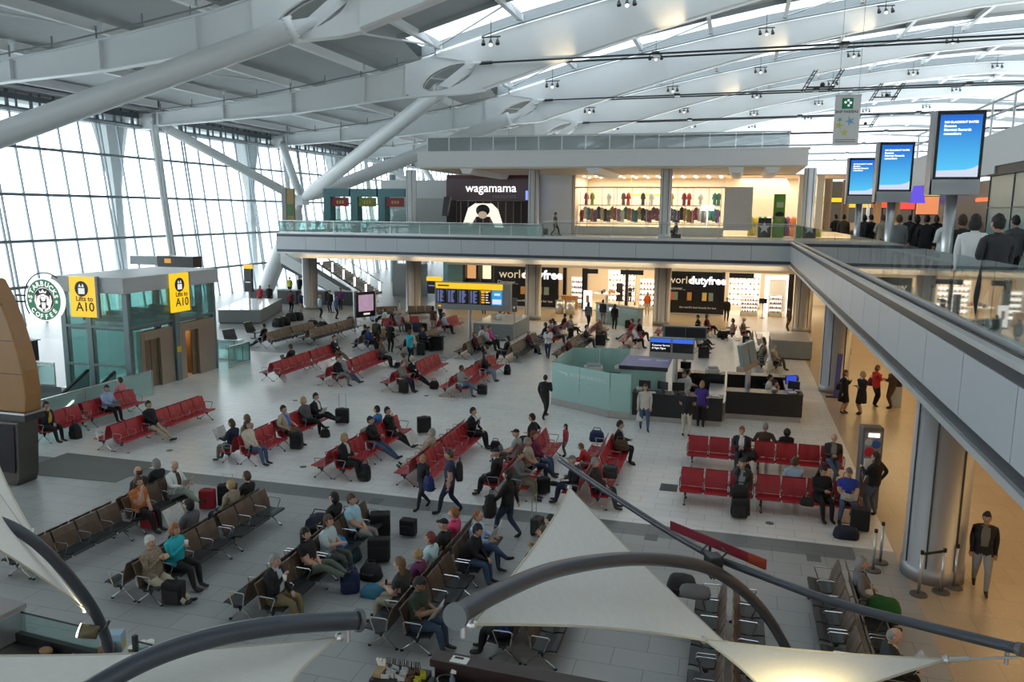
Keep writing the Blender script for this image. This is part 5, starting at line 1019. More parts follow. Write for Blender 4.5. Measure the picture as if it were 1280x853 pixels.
SC('d1', 385, 548, 'black wheeled case between the knees of the phone caller', w=.42, h=.55); SB('d1', 385, 445, 'black laptop bag on the lap of the phone caller', s=(.48, .2, .3), z=.56); SB('d1', 415, 345, 'round black bag on the floor under the empty rear seat', s=(.32, .26, .32)); SB('d1', 438, 275, 'black bag on the seat beside the man in the black jacket', s=(.4, .3, .26), z=.44)
SB('d1', 880, 640, 'navy holdall on the floor in front of the man in blue', NV, (.62, .36, .3)); SC('d1', 942, 610, 'black case by the legs of the man in the blue T-shirt', w=.46, h=.62, rz=-.2); BP('d1', 880, 440, 'orange and violet rucksack behind the man in the blue T-shirt', (.55, .10, .02), (.36, .26, .5), z=.44); SB('d1', 700, 490, 'black handbag on the knees of the woman in black', s=(.36, .2, .22), z=.5)
SB('c8', 455, 545, 'green carrier bag with pale lettering beside the grey haired woman', (.01, .10, .015), (.62, .34, .34), strap=False, z=.45); SB('c8', 376, 510, 'white carrier bag held by the grey haired woman', (.62, .60, .58), (.26, .18, .38), z=.45)
SB('c7', 410, 440, 'black coat heap with bags on the walnut bench', s=(.6, .55, .34), z=.44, strap=False); SB('c7', 470, 450, 'folded grey jacket lying over the black coat heap', (.12, .12, .12), (.6, .5, .14), z=.72, strap=False)
SC('d4', 345, 705, 'black case by the man in the khaki jacket', w=.4, h=.6); SB('d4', 548, 672, 'boxy black bag beside the outstretched feet of the man in a suit', s=(.42, .3, .36)); SC('d4', 868, 715, 'black pull-along case with tall handle by the reader in jeans', w=.42, h=.45, pull=.6); BP('d4', 1035, 578, 'black backpack leaning on the shins of the woman at the bench end'); SB('d4', 305, 535, 'black handbag on the floor by the woman in grey', s=(.36, .26, .3)); SC('d4', 460, 450, 'black case standing by the man in the turquoise shirt', w=.44, h=.7)
for i, (x, y, l) in enumerate(((480, 415, 'left'), (530, 412, 'middle'), (578, 420, 'right'))): SC('d4', x, y, 'bulky black case, %s of the three by the far walnut bench' % l, w=.5, d=.4, h=.75+.06*i)
SC('d4', 375, 300, 'dark case left of the navy trolley in the far seating', h=.6); SC('d4', 435, 300, 'tall navy case in the far seating by the red bench', NV, w=.6, h=.7); SC('d4', 480, 295, 'black case at the right of the navy one in far seating', h=.6)
SC('d5', 660, 338, 'slim upright black case beside the man in grey', w=.3, h=.9); SB('d5', 415, 415, 'black bag at the feet of the man in maroon', s=(.36, .3, .36)); SC('d5', 875, 365, 'broad black case by the suited man beyond the glass', w=.6, h=.7); SC('d5', 1080, 240, 'dark case standing at the right end of the self service desk', w=.5, h=.6)
SB('d6', 530, 272, 'black bag on the floor by the two seat red bench', s=(.7, .45, .45)); SC('d6', 380, 440, 'black cases piled behind the service counter, upright one', w=.6, h=.7); SC('d6', 715, 365, 'black suitcase upright near the slanting side screen', w=.4, h=.8)
SB('dd', 497, 520, 'white plastic carrier bag hanging from the walking woman', (.68, .68, .67), (.26, .2, .36), z=.32); SB('dd', 412, 650, 'brown leather briefcase on the knees of the suited man', (.09, .055, .03), (.5, .16, .34), z=.55); SB('dd', 305, 610, 'blue rucksack on the red seat behind the boy in red', (.012, .03, .10), (.5, .4, .36), z=.45)
SB('dd', 115, 805, 'pair of black shoes left on the tiles by the sleeper', s=(.3, .22, .1), strap=False); SC('dd', 365, 780, 'grey bag on the lap of the grey haired man in brown', DG, w=.4, h=.4, z=.5)
for i, (x, y) in enumerate(((500, 390), (545, 380), (590, 350), (640, 345))): SB('d3', x, y, ('leftmost', 'second', 'third', 'rightmost')[i]+' black bag of the heap behind the walnut bench', s=(.8, .6, .6))
for i, (x, y) in enumerate(((745, 385), (815, 395), (1020, 360))): SB('d3', x, y, ('black bag left of the seated circle by the glass', 'black bag in front of the seated circle', 'black bag lying alone left of the television')[i], s=(.7, .5, .42))
SC('d2', 355, 222, 'black wheeled case of the man walking down the passage', w=.5, h=.5, pull=.5); SB('d2', 488, 375, 'dark red handbag on the hip of the woman in red', (.2, .015, .02), (.4, .2, .34), z=.85); SB('d2', 322, 395, 'black handbag of the left uniformed attendant', s=(.3, .16, .26), z=.8)
# ================================================================== PEOPLE
SKIN = {'p': (.55, .33, .24), 't': (.42, .24, .155), 'b': (.16, .075, .045), 'o': (.28, .155, .09)}
HAIR = {'bk': (.012, .010, .009), 'br': (.075, .042, .025), 'lb': (.16, .085, .04), 'bl': (.38, .25, .11), 'gr': (.25, .24, .23), 'wh': (.55, .53, .5), 'gi': (.28, .10, .035), 'rd': (.16, .03, .02)}
def cl(c): return M('fabric_%.3f_%.3f_%.3f_%d' % (c[0], c[1], c[2], len(c)), c, .85, var=.75 if len(c) > 3 else .14, scale=26 if len(c) > 3 else 7, bump=.15)
def ik(a, c, l1, l2, pole):
    d = c-a; L = min(max(d.length, .05), (l1+l2)*.995); d.normalize(); c = a+d*L
    x = (l1*l1-l2*l2+L*L)/(2*L); h = math.sqrt(max(0, l1*l1-x*x)); p = (pole-d*pole.dot(d)); p.normalize(); return a+d*x+p*h, c
_head = {}
def head_rows():
    n, k = 16, 13; rows = []
    for i in range(k+1):
        th = math.pi*i/k; row = []
        for j in range(n):
            ph = 2*math.pi*j/n; x, y, z = math.sin(th)*math.cos(ph), math.sin(th)*math.sin(ph), -math.cos(th)
            f = max(0, x); X = x*.098; Y = y*.076; Z = z*.118
            if z < 0: X = X*(1-.12*abs(z)) + .012*f; Y *= 1-.30*z*z          # jaw
            if x > .75 and abs(y) < .25 and -.35 < z < .15: X += .022*(1-abs(y)/.25)*(1-abs(z+.12)/.3 if abs(z+.12) < .3 else 0)   # nose
            if x > .5 and .12 < abs(y) < .55 and -.05 < z < .28: X -= .010   # eye sockets
            if x > .6 and z < -.72: X += .014                                # chin
            row.append((X, Y, Z))
        rows.append(row)
    return rows
HR = head_rows()
def person(name_label, loc, rz, top, bot, hair=('br', 'short'), skin='p', base='stand', lean=0., head=(0, 0), la=None, ra=None, ll=None, rl=None, shoe=(.012, .011, .010), sleeve=1., shirt=None, scale=1., fat=1.2, skirt=None, twist=0., legs_skin=False, near=True, grp=None, seat_z=.455, cat='person', apron=None):
    """figure facing +x. arms: hand targets relative to the shoulder centre; legs: foot targets relative to the pelvis floor point"""
    sit = base == 'sit'; scale *= 1.06 if sit else 1.02; pz = (seat_z/scale+.085) if sit else .93
    if base == 'walk': ll = ll or (.30, .09, .075); rl = rl or (-.30, -.09, .11)
    if base == 'stand': ll = ll or (.02, .10, .075); rl = rl or (-.03, -.10, .075)
    if sit: ll = ll or (.50, .11, .075); rl = rl or (.52, -.11, .075)
    if base == 'walk': pz = .905
    P = V((0, 0, pz)); a = math.radians(lean); up = V((math.sin(a), 0, math.cos(a))); fw = V((math.cos(a), 0, -math.sin(a)))
    tw = math.radians(twist); side = V((-math.sin(tw)*math.cos(a), math.cos(tw), math.sin(tw)*math.sin(a)))
    belly = P+up*.15+fw*.015; chest = P+up*.30+fw*.015; uch = P+up*.43; nb = P+up*.515-fw*.005; nt = nb+up*.075+V((.02, 0, 0))
    vs, es, rd, reg = [], [], [], []
    def nv(p, r, parent=None):
        vs.append(V(p)); rd.append(r if isinstance(r, tuple) else (r, r))
        if parent is not None: es.append((parent, len(vs)-1))
        return len(vs)-1
    ip = nv(P, .135*fat); ib = nv(belly, .128*fat, ip); ic = nv(chest, .132*fat, ib); iu = nv(uch, .118, ic); inb = nv(nb, .062, iu); int_ = nv(nt, .05, inb)
    B = [(P, belly, 1, .13), (belly, chest, 1, .13), (chest, uch, 1, .12), (uch, nb, 1, .07), (nb+up*.045, nt, 0, .05)]
    for s, tgt in ((1, la), (-1, ra)):
        sh = uch+up*.05+side*(s*.188); t = V(tgt) if tgt else V((.05, s*.22, -.52)) if not sit else V((.30, s*.10, -.36))
        wr = uch+V((t.x*math.cos(tw), t.y+t.x*math.sin(tw)*.3, t.z)); el, wr = ik(sh, wr, .285, .25, V((-.45, s*.55, -.75)))
        i1 = nv(sh, .060*min(1.15, fat), iu); i2 = nv(el, .053, i1); i25 = nv(el.lerp(wr, .45), .046, i2); i3 = nv(wr, .028, i25); d = (wr-el).normalized()
        B += [(sh.lerp(uch, .5), sh, 11, .07), (sh, sh.lerp(el, .5), 11 if sleeve > .15 else 0, .062), (sh.lerp(el, .55), el, 11 if sleeve > .4 else 0, .056), (el, wr, 11 if sleeve > .6 else 0, .046), (wr+d*.02, wr+d*.2, 0, .026)]
        n_ = d.cross(V((0, 0, 1)));
        if n_.length < .1: n_ = V((0, 1, 0))
        n_.normalize(); pn = n_.cross(d)*1; dn = pn if pn.z < 0 else -pn; palm = nv(wr+d*.075, (.036, .02), i3)
        for k, L in enumerate((.066, .076, .071, .055)):
            o = n_*((k-1.5)*.021); f1 = nv(wr+d*.095+o, .0095, palm); f2 = nv(wr+d*(.095+L*.55)+o+dn*.012, .0088, f1); nv(wr+d*(.095+L*.85)+o+dn*.035, .0075, f2)
        th = -n_*s*.038; t1 = nv(wr+d*.045+th+dn*.008, .011, i3); nv(wr+d*.092+th*1.35+dn*.03, .009, t1)
    for s, ft in ((1, ll), (-1, rl)):
        hp = P+V((.0, s*.088, -.03)); an = V(ft); kn, an = ik(hp, an, .44, .43, V((1, s*(.12 if not sit else .10), .35 if sit else .1)))
        i1 = nv(hp, .092*fat, ip); i15 = nv(hp.lerp(kn, .5), .078*min(fat, 1.15), i1); i2 = nv(kn, .060, i15); i25 = nv(kn.lerp(an, .4), .056, i2); i3 = nv(an, .040, i25); sd = (an-kn).normalized(); fx = V((sd.z*-1, 0, sd.x)); fx = (fx+V((.4, 0, -.0))).normalized()
        if fx.x < 0: fx = -fx
        tl = nv(an+fx*.10-V((0, 0, .035)), (.042, .03), i3); nv(an+fx*.19-V((0, 0, .045)), (.036, .022), tl)
        B += [(hp, kn, 2, .08), (kn, an.lerp(kn, .12), 0 if legs_skin else 2, .055), (an, an+fx*.2-V((0, 0, .04)), 3, .04)]
    me = bpy.data.meshes.new('body'); me.from_pydata([tuple(v*scale) for v in vs], es, []); o = bpy.data.objects.new('person', me); COL.objects.link(o)
    o.modifiers.new('skin', 'SKIN'); sk = me.skin_vertices[0].data
    for i, r in enumerate(rd): g_ = 1.17 if r[0] > .0125 else 1.05; sk[i].radius = (r[0]*scale*g_, r[1]*scale*g_); sk[i].use_root = i == 0
    m = o.modifiers.new('sub', 'SUBSURF'); m.levels = 2 if near else 1
    bpy.context.view_layer.update()
    body = bpy.data.meshes.new_from_object(o.evaluated_get(bpy.context.evaluated_depsgraph_get())); o.data = body; o.modifiers.clear(); bpy.data.meshes.remove(me)
    # regions
    segs = [(p*scale, q*scale, k, r) for p, q, k, r in B]; mi = []
    for f in body.polygons:
        c = f.center; best = 9; bk = 0
        for p, q, k, r in segs:
            d = q-p; t = max(0, min(1, (c-p).dot(d)/d.length_squared)); e = (c-(p+d*t)).length-r*scale
            if e < best: best, bk = e, k
        h_ = (c-P*scale).dot(up)/scale
        if bk == 1 and h_ < (.0 if sit else -.09): bk = 2
        elif bk == 2 and h_ > (.0 if sit else -.09) and c.x < .16*scale: bk = 1
        if bk == 11: bk = 1
        if bk == 1 and shirt and abs(c.y) < .055*scale and f.normal.x > .25 and (c-P*scale).dot(up) > .12*scale: bk = 4
        if apron and bk in (1, 4) and (c-P*scale).dot(up) > -.02: bk = 4 if abs((c-P*scale).dot(up)/scale-.22) < .035 else bk
        mi.append(bk)
    # head, joined into the same body
    hy, hpit = math.radians(head[0]), math.radians(head[1]); R = Matrix.Rotation(hy, 3, 'Z') @ Matrix.Rotation(hpit+a*.5, 3, 'Y'); hc = (nt+V((.012, 0, .10)))*scale
    hb = MB(); hb.grid(HR, 0, True)
    for s in (-1, 1):
        hb.sph((-.005, s*.077, -.005), (.02, .009, .03), 6, 5, 0)
        if near: hb.sph((.082, s*.032, .012), (.011, .013, .009), 6, 4, 5)
    if near: hb.sph((.090, 0, -.062), (.009, .024, .006), 6, 4, 6)
    hb.v = [tuple(V(v)*1.06) for v in hb.v]; hv = [R @ (V(v)*scale)+hc for v in hb.v]; nb0 = len(body.vertices); verts = [v.co.copy() for v in body.vertices]+hv; faces = [list(f.vertices) for f in body.polygons]+[[i+nb0 for i in f] for f in hb.f]; mi += hb.m
    fin = bpy.data.meshes.new('body'); fin.from_pydata([tuple(v) for v in verts], [], faces)
    for mm in (M('skin_'+skin, SKIN[skin], .5), cl(top), cl(bot), M('shoe_%.3f' % shoe[0], shoe, .5), cl(apron or shirt or (.7, .7, .7)), ink, M('lips', (.3, .11, .09), .5)): fin.materials.append(mm)
    fin.polygons.foreach_set('material_index', mi); fin.polygons.foreach_set('use_smooth', [True]*len(faces)); fin.update(); o.data = fin; bpy.data.meshes.remove(body)
    o.location = loc; o.rotation_euler = (0, 0, rz); tag(o, name_label, cat, grp)
    # hair / headwear
    hc_, st = hair[:2]; mb = MB(); rows = []; off = 1.10 if st not in ('bald', 'shave') else 1.03; rj = random.Random(len(name_label)*31+ord(name_label[3])); ja = .0 if st in ('bald', 'shave', 'cap', 'hood') else .007
    if st not in ('none',):
        hm = M('hair_'+hc_, HAIR[hc_], .65, var=.2, scale=30) if hc_ in HAIR else None
        for i, r in enumerate(HR):
            row = []
            for p in r:
                q = V(p)*off; q.x -= .006; q.z += .010*max(0, q.z/.12) if ja else 0; row.append(q+V((rj.uniform(-ja, ja), rj.uniform(-ja, ja), rj.uniform(-ja, ja))))
            rows.append(row)
        def keep(c):
            x, y, z = c.x/.1, c.y/.08, c.z/.12
            if st == 'bald': return z < .25 and z > -.5 and x < -.1
            if st in ('cap', 'turban'): return z > .28
            line = .50 if x > .45 else (.50-(.45-x)*1.25 if x > -.3 else -.62)
            if st in ('long', 'bob', 'pony', 'bun'): line = .52 if x > .5 else (.52-(.5-x)*1.6 if x > .1 else -.8)
            return z > line
        n = len(rows[0])
        if st == 'cap': hm = cl(hair[2] if len(hair) > 2 else (.012, .012, .014))
        for i in range(len(rows)-1):
            for j in range(n):
                qd = [rows[i][j], rows[i][(j+1) % n], rows[i+1][(j+1) % n], rows[i+1][j]]; c = sum(qd, V((0, 0, 0)))/4
                if keep(c): mb.add(qd, [(0, 1, 2, 3)])
        if st == 'long':
            mb.grid([[V((-.045+.055*math.cos(t)*-1*.9-.0, .092*math.sin(t), z))*w_ for t in [math.pi*(-.62+1.24*q/8) for q in range(9)]] for z, w_ in ((.0, 1.0), (-.08, 1.06), (-.16, 1.1), (-.24, 1.0))]); mb.sph((-.06, 0, -.12), (.05, .075, .12), 10, 7)
        if st == 'bob': mb.sph((-.035, 0, -.03), (.085, .095, .105), 12, 8)
        if st == 'pony': mb.path([V((-.09, 0, .04)), V((-.14, 0, .01)), V((-.14, 0, -.12))], [.025, .03, .012], 8)
        if st == 'bun': mb.sph((-.11, 0, .03), .042, 8, 6)
        if st == 'cap': mb.prism([V((.08+.075*math.cos(t), .072*math.sin(t), .038)) for t in [math.pi*(-.5+q/7) for q in range(8)]], (0, 0, .012))
        if st == 'turban':
            for k in range(4): mb.path([V((.105*math.cos(t)*(1-.07*k), .09*math.sin(t)*(1-.07*k), .045+.028*k+.02*math.cos(t+k))) for t in [2*math.pi*q/14 for q in range(14)]], .03, 8, closed=True)
            mb.sph((0, 0, .1), (.085, .075, .06), 12, 8)
        if st == 'hood': mb.sph((-.02, 0, .0), (.125, .11, .14), 12, 9)
        mb.v = [tuple(R @ (V(v)*scale*1.06)+hc) for v in mb.v]
        nm = {'cap': 'cap', 'turban': 'turban', 'hood': 'hood'}.get(st, 'hair'); ho = mb.build(nm, hm or cl((.012, .012, .014)), o, True)
    if len(hair) > 2 and hair[1] != 'cap' and hair[2] == 'beard':
        b_ = MB().sph((.055, 0, -.09), (.05, .06, .05), 10, 7); b_.v = [tuple(R @ (V(v)*scale)+hc) for v in b_.v]; b_.build('beard', M('hair_gr', HAIR['gr'], .65, var=.2, scale=30), o, True)
    if skirt:
        kb = MB()
        if sit: kb.prism([V((0, -.2, pz+.06)), V((.46, -.19, pz+.05)), V((.50, -.19, pz-.16)), V((.46, -.18, pz-.12)), V((0, -.2, pz-.1))], (0, .4, 0))
        else: kb.lathe((0, 0, 0), [(.13, pz+.1), (.165, pz), (.19, pz-.2), (.20, pz-.45), (.185, pz-.46), (.15, pz-.2)], 16)
        kb.v = [tuple(V(v)*scale) for v in kb.v]; kb.build('skirt', cl(skirt), o, True)
    return o
def held(o, loc, kind, label, rz=0.):
    """something in a person's hands: stays a thing of its own"""
    M4_ = Matrix.Rotation(o.rotation_euler.z, 4, 'Z'); p = V(o.location)+M4_ @ V(loc); r = o.rotation_euler.z+rz
    pap = M('newsprint', (.62, .61, .58), .8, var=.35, scale=18)
    if kind in ('newspaper', 'book', 'papers', 'magazine'):
        w, h = {'newspaper': (.30, .40), 'book': (.13, .19), 'papers': (.21, .28), 'magazine': (.2, .27)}[kind]; t = thing(kind, label, 'reading matter', p, r)
        for s in (-1, 1): MB().prism([V((0, 0, 0)), V((-.05*s*s, s*w, .03)), V((.12, s*w, .03+h*.9)), V((.17, 0, h*.9))], (-.006, 0, .004)).build('page', pap, t)
    elif kind == 'phone': t = tag(MB().b2((-.012, -.03, -.05), (.012, .03, .06)).build('phone', ink), label, 'phone'); t.location = p; t.rotation_euler = (0, 0, r)
    elif kind == 'cup':
        t = thing('paper_cup', label, 'cup', p, r); MB().cyl((0, 0, 0), (0, 0, .10), .032, .043, 12).build('body', shelf_w, t, True); MB().cyl((0, 0, .10), (0, 0, .115), .045, .04, 12).build('lid', shelf_w, t)
    elif kind == 'sandwich': t = tag(MB().prism([V((-.05, -.06, 0)), V((.05, -.06, 0)), V((0, -.06, .08))], (0, .12, 0)).build('sandwich', M('bread', (.55, .38, .2), .8)), label, 'food'); t.location = p; t.rotation_euler = (0, 0, r)
    elif kind == 'laptop':
        t = thing('laptop', label, 'laptop', p, r); MB().b2((-.12, -.17, 0), (.12, .17, .018)).build('keyboard_base', M('laptop_grey', (.15, .15, .16), .4), t); MB().prism([V((.12, -.17, .018)), V((.12, .17, .018)), V((.20, .17, .24)), V((.20, -.17, .24))], (.01, 0, .0)).build('lid', M('laptop_grey', (.15, .15, .16), .4), t)
    return t
def worn(o, off, label, c=BK, s=(.34, .2, .5), rz=math.pi/2, fn=None):
    q = V(o.location)+Matrix.Rotation(o.rotation_euler.z, 3, 'Z') @ V(off); return (fn or backpack)(V((q.x, q.y, 0)), None, label, c, s, o.rotation_euler.z+rz, q.z)
misses = []
def seat_near(c, x, y, face=None, zh=1.22):
    """the free seat whose sitter's head would be nearest this line of sight; face: r l f b"""
    px, py = cp(c, x, y); p = atz(px, py, zh); want = {'r': 0, 'l': math.pi, 'f': -math.pi/2, 'b': math.pi/2}.get(face); best = None
    for s in SEATS:
        if s[3]: continue
        if want is not None and math.cos(s[2]-want) < .5: continue
        hx, hy = s[0]-.1*math.cos(s[2]), s[1]-.1*math.sin(s[2]); d = math.hypot(hx-p.x, hy-p.y)
        if best is None or d < best[0]: best = (d, s)
    if best[0] > .62: misses.append((c, x, y, round(best[0], 2), round(p.x, 2), round(p.y, 2)))
    best[1][3] = True; s = best[1]; return V((s[0]-.11*math.cos(s[2]), s[1]-.11*math.sin(s[2]), 0)), s[2]
# arm presets (relative to the shoulder centre): lap, read, chin, phone, rest, eat, crossed, hip
AR = {'lap': ((.27, .05, -.33), (.28, -.05, -.34)), 'read': ((.33, .14, -.20), (.33, -.14, -.20)), 'chin': ((.25, .06, -.33), (.15, -.05, .06)), 'phone': ((.26, .08, -.32), (.07, -.12, .14)), 'hold': ((.27, .06, -.20), (.30, -.05, -.18)), 'rest': ((.22, .26, -.28), (.22, -.26, -.28)), 'eat': ((.22, .07, -.10), (.22, -.06, -.05)), 'crossed': ((.20, -.10, -.22), (.22, .10, -.22)), 'back': ((.02, .5, -.1), (.02, -.5, -.1)), 'cup': ((.28, .10, -.33), (.22, -.08, -.02)), 'type': ((.32, .09, -.27), (.32, -.09, -.27))}
LG = {None: (None, None), 'x': ((.50, .02, .075), (.66, .08, .30)), 'ext': ((.74, .10, .06), (.80, -.06, .06)), 'tuck': ((.34, .10, .075), (.38, -.10, .075)), 'up': ((.80, .08, .44), (.82, -.06, .46)), 'wide': ((.46, .20, .075), (.46, -.20, .075))}
def S(c, x, y, label, top, bot, hair=('br', 'short'), face=None, arm='lap', leg=None, **k):
    loc, rz = seat_near(c, x, y, face); la, ra = AR[arm]; ll, rl = LG[leg]
    return person(label, loc, rz+k.pop('turn', 0), top, bot, hair, base='sit', la=la, ra=ra, ll=ll, rl=rl, near=loc.y < 27, grp=None, lean=k.pop('lean', -8 if arm in ('lap', 'rest', 'crossed') else 2), **k)
def T(c, x, y, rz, label, top, bot, hair=('br', 'short'), base='stand', arm=None, z=0., **k):
    p = atz(*cp(c, x, y), z); la, ra = AR[arm] if arm else (k.pop('la', None), k.pop('ra', None))
    return person(label, p, math.radians(rz), top, bot, hair, base=base, la=la, ra=ra, near=p.y < 27, **k)
def P_(x, y, rz, label, top, bot, hair, base='stand', arm=None, z=0., **k):
    la, ra = AR[arm] if arm else (k.pop('la', None), k.pop('ra', None)); return person(label, V((x, y, z)), math.radians(rz), top, bot, hair, base=base, la=la, ra=ra, near=y < 27, **k)
# ------------------------------------------------ the travellers
BL, CH, WH, NVY, KH, BE, JE, GY, DGR, BRN, CR = (.011, .011, .013), (.035, .036, .04), (.72, .73, .73), (.015, .02, .05), (.20, .17, .11), (.45, .38, .28), (.06, .10, .18), (.22, .22, .22), (.09, .09, .10), (.07, .045, .03), (.62, .56, .46)
# --- red benches, near block
S('c1', 285, 215, 'woman with long dark hair in a black coat, hand at mouth, beside the fin', BL, BL, ('bk', 'long'), 'r', 'chin', shirt=(.55, .36, .05))
o = S('c1', 580, 128, 'man in a pale blue shirt with a black laptop bag below the lift doors', (.34, .45, .66), BL, ('bk', 'short'), 'r', 'type'); held(o, (.32, 0, .62), 'laptop', 'dark laptop on the lap of the man in pale blue by the lifts')
S('c1', 683, 82, 'person in a pink shirt seen from behind near the lift doors', (.62, .24, .26), GY, ('br', 'short'), 'l')
S('c1', 795, 212, 'person in a black jacket and beige trousers, legs stretched out before the lifts', BL, BE, ('bk', 'short'), 'r', 'lap', 'ext')
o = S('c2', 212, 330, 'grey haired man in navy facing the glass front with a newspaper', NVY, (.16, .15, .14), ('br', 'bob'), 'l', 'read'); held(o, (.45, 0, .72), 'newspaper', 'newspaper held by the man in navy facing left')
S('c2', 303, 318, 'woman in a cream jumper and blue jeans at the near end of a red bench', CR, JE, ('br', 'bob'), 'r', 'lap')
S('c2', 360, 285, 'brown haired traveller facing away behind the woman in cream', (.35, .28, .2), GY, ('lb', 'bob'), 'l')
S('c2', 490, 232, 'man in a beige jacket over a bright blue shirt', BE, (.13, .095, .06), ('bk', 'short'), 'r', 'rest', shirt=(.04, .14, .55), fat=1.25)
S('c2', 577, 188, 'woman with ash blonde hair in a grey jacket and black skirt', DGR, BL, ('bl', 'bob'), 'r', 'lap', 'x')
o = S('c2', 628, 165, 'dark haired man in black jacket with white shirt, legs on the suitcase', BL, BL, ('bk', 'short'), 'r', 'hold', 'up', shirt=WH); held(o, (.35, 0, .66), 'papers', 'white papers on the lap of the man with his legs up')
S('c2', 773, 405, 'blonde woman in black reading at the near end of a red bench', BL, BL, ('bl', 'bob'), 'r', 'hold', skin='p', shirt=(.6, .55, .5))
S('c2', 932, 280, 'dark haired man in a black jacket stretching his jeans legs far out', BL, JE, ('bk', 'short'), 'r', 'hold', 'ext', lean=-14)
S('c2', 963, 232, 'young man in a blue jumper seen from behind on a red bench', (.06, .22, .50), GY, ('bk', 'short'), 'l')
S('c2', 1065, 232, 'man in a black suit resting his hand on his cheek, leaning back', BL, BL, ('bk', 'short'), 'r', 'chin', 'ext', shirt=CH, lean=-14)
o = S('c3', 222, 250, 'man in cream clothes slouching behind a newspaper', BE, (.55, .5, .42), ('gr', 'short'), 'l', 'read', 'ext', lean=-22); held(o, (.42, 0, .8), 'newspaper', 'newspaper in front of the slouching man in cream')
o = S('c3', 420, 130, 'man in a black suit looking at the phone in his hand at the bench end', BL, BL, ('bk', 'short'), 'r', 'cup', shirt=WH); held(o, (.30, -.08, .92), 'phone', 'phone in the hand of the suited man at the bench end')
S('c3', 487, 357, 'man in a black suit and black cap facing left, hand on chin', BL, BL, ('bk', 'cap'), 'l', 'chin', shirt=GY)
o = S('c3', 645, 372, 'short haired woman in a grey top reading a book', (.16, .16, .17), KH, ('br', 'short'), 'r', 'read'); held(o, (.40, 0, .72), 'book', 'open book held by the woman in grey')
o = S('c3', 663, 247, 'man in a black cap and grey T-shirt with a laptop on his knees', (.30, .31, .31), (.05, .055, .045), ('bk', 'cap'), 'l', 'type', sleeve=.3, leg='x'); held(o, (.36, 0, .62), 'laptop', 'open laptop on the knees of the man in the black cap')
S('c3', 696, 292, 'grey haired man in a sand polo shirt beside the woman with a book', (.38, .34, .26), NVY, ('gr', 'short'), 'r', 'lap', 'x', sleeve=.4)
S('c3', 740, 168, 'man in a black jacket seen from behind with his arms spread on the backrest', BL, BL, ('bk', 'short'), 'l', 'back')
S('c3', 757, 245, 'teenage girl with dark red hair in a burgundy top and jeans', (.16, .02, .06), JE, ('rd', 'long'), 'r', 'lap')
S('c3', 970, 367, 'person in a grey cap and navy jacket slumped over facing left', (.03, .032, .04), NVY, ('gr', 'cap', (.16, .16, .17)), 'l', 'crossed', lean=8)
S('c3', 1042, 397, 'grey haired man in a dark brown shirt at the near bench end, bag on lap', (.035, .022, .022), (.04, .05, .05), ('gr', 'short'), 'r', 'lap')
S('c3', 1000, 282, 'boy in a bright red top bent over on the bench facing left', (.50, .03, .03), DGR, ('lb', 'short'), 'l', 'type', scale=.78, lean=30)
S('c3', 1120, 207, 'man in a black suit holding a brown briefcase at the far bench end', BL, BL, ('bk', 'short'), 'r', 'hold', shirt=(.5, .52, .55), leg='tuck')
# --- the rows facing us
o = S('d1', 370, 165, 'ginger haired man in a dark jacket and white shirt using his phone, rear row', (.02, .022, .03), (.03, .04, .06), ('gi', 'short'), 'f', 'hold', shirt=WH); held(o, (.36, 0, .72), 'phone', 'phone of the ginger haired man in the rear row')
S('d1', 497, 160, 'grey haired person in a brown top seen from behind, arms spread', BRN, DGR, ('gr', 'short'), 'b', 'back')
S('d1', 628, 190, 'person hidden under a black hood seen from behind', BL, BL, ('bk', 'hood'), 'b', scale=.9)
o = S('d1', 805, 200, 'bald man with headphones, dark jacket over a grey T-shirt and jeans', (.035, .03, .028), JE, ('br', 'bald'), 'f', 'hold', 'x', shirt=GY, head=(0, 25))
S('d1', 350, 318, 'dark haired man in a grey suit talking on the phone, bags between his knees', (.04, .042, .048), CH, ('bk', 'short'), 'f', 'phone', 'wide', shirt=(.3, .32, .36))
S('d1', 615, 297, 'person in a pale blue shirt seen from behind between red backrests', (.38, .52, .66), GY, ('br', 'short'), 'b')
S('d1', 735, 352, 'woman with long dark hair all in black, turned to her neighbour', BL, BL, ('bk', 'long'), 'f', 'hold', head=(30, 20), turn=.3)
o = S('d1', 850, 352, 'man in a royal blue T-shirt and grey cap with a newspaper and jeans', (.02, .05, .33), JE, ('gr', 'cap', (.12, .11, .10)), 'f', 'type', 'wide', sleeve=.4, fat=1.3); held(o, (.40, .0, .60), 'papers', 'papers on the lap of the man in the royal blue T-shirt', 0)
T('d1', 1000, 540, 140, 'woman in a black jacket and jeans at the payphone with hand on hip', BL, (.09, .12, .18), ('bk', 'long'), la=(.3, .1, -.1), ra=(-.05, -.22, -.36))
# --- near walnut benches
S('c1', 845, 537, 'grey haired woman with a purple scarf seen from behind', BL, BL, ('gr', 'bob'), 'l', shirt=(.1, .03, .2))
S('c1', 763, 580, 'balding man in a brown jacket seen from behind next to the grey haired woman', (.04, .03, .028), DGR, ('br', 'bald'), 'l')
S('c1', 712, 635, 'woman in an orange floral top with long brown hair, hand at her mouth', (.52, .16, .04, 1), BL, ('br', 'long'), 'r', 'chin', sleeve=.3)
o = S('c1', 968, 545, 'bald older man in a dark waistcoat over white sleeves and pale green trousers', WH, (.28, .33, .27), ('wh', 'bald'), 'r', 'read', 'x', shirt=BRN, head=(0, 25)); held(o, (.38, 0, .72), 'magazine', 'magazine read by the bald man in a waistcoat')
o = S('c1', 1075, 782, 'dark haired person in grey seen from behind with an open newspaper', (.09, .09, .10), BL, ('bk', 'bob'), 'l', 'read'); held(o, (.42, 0, .78), 'newspaper', 'open newspaper of the dark haired person in grey')
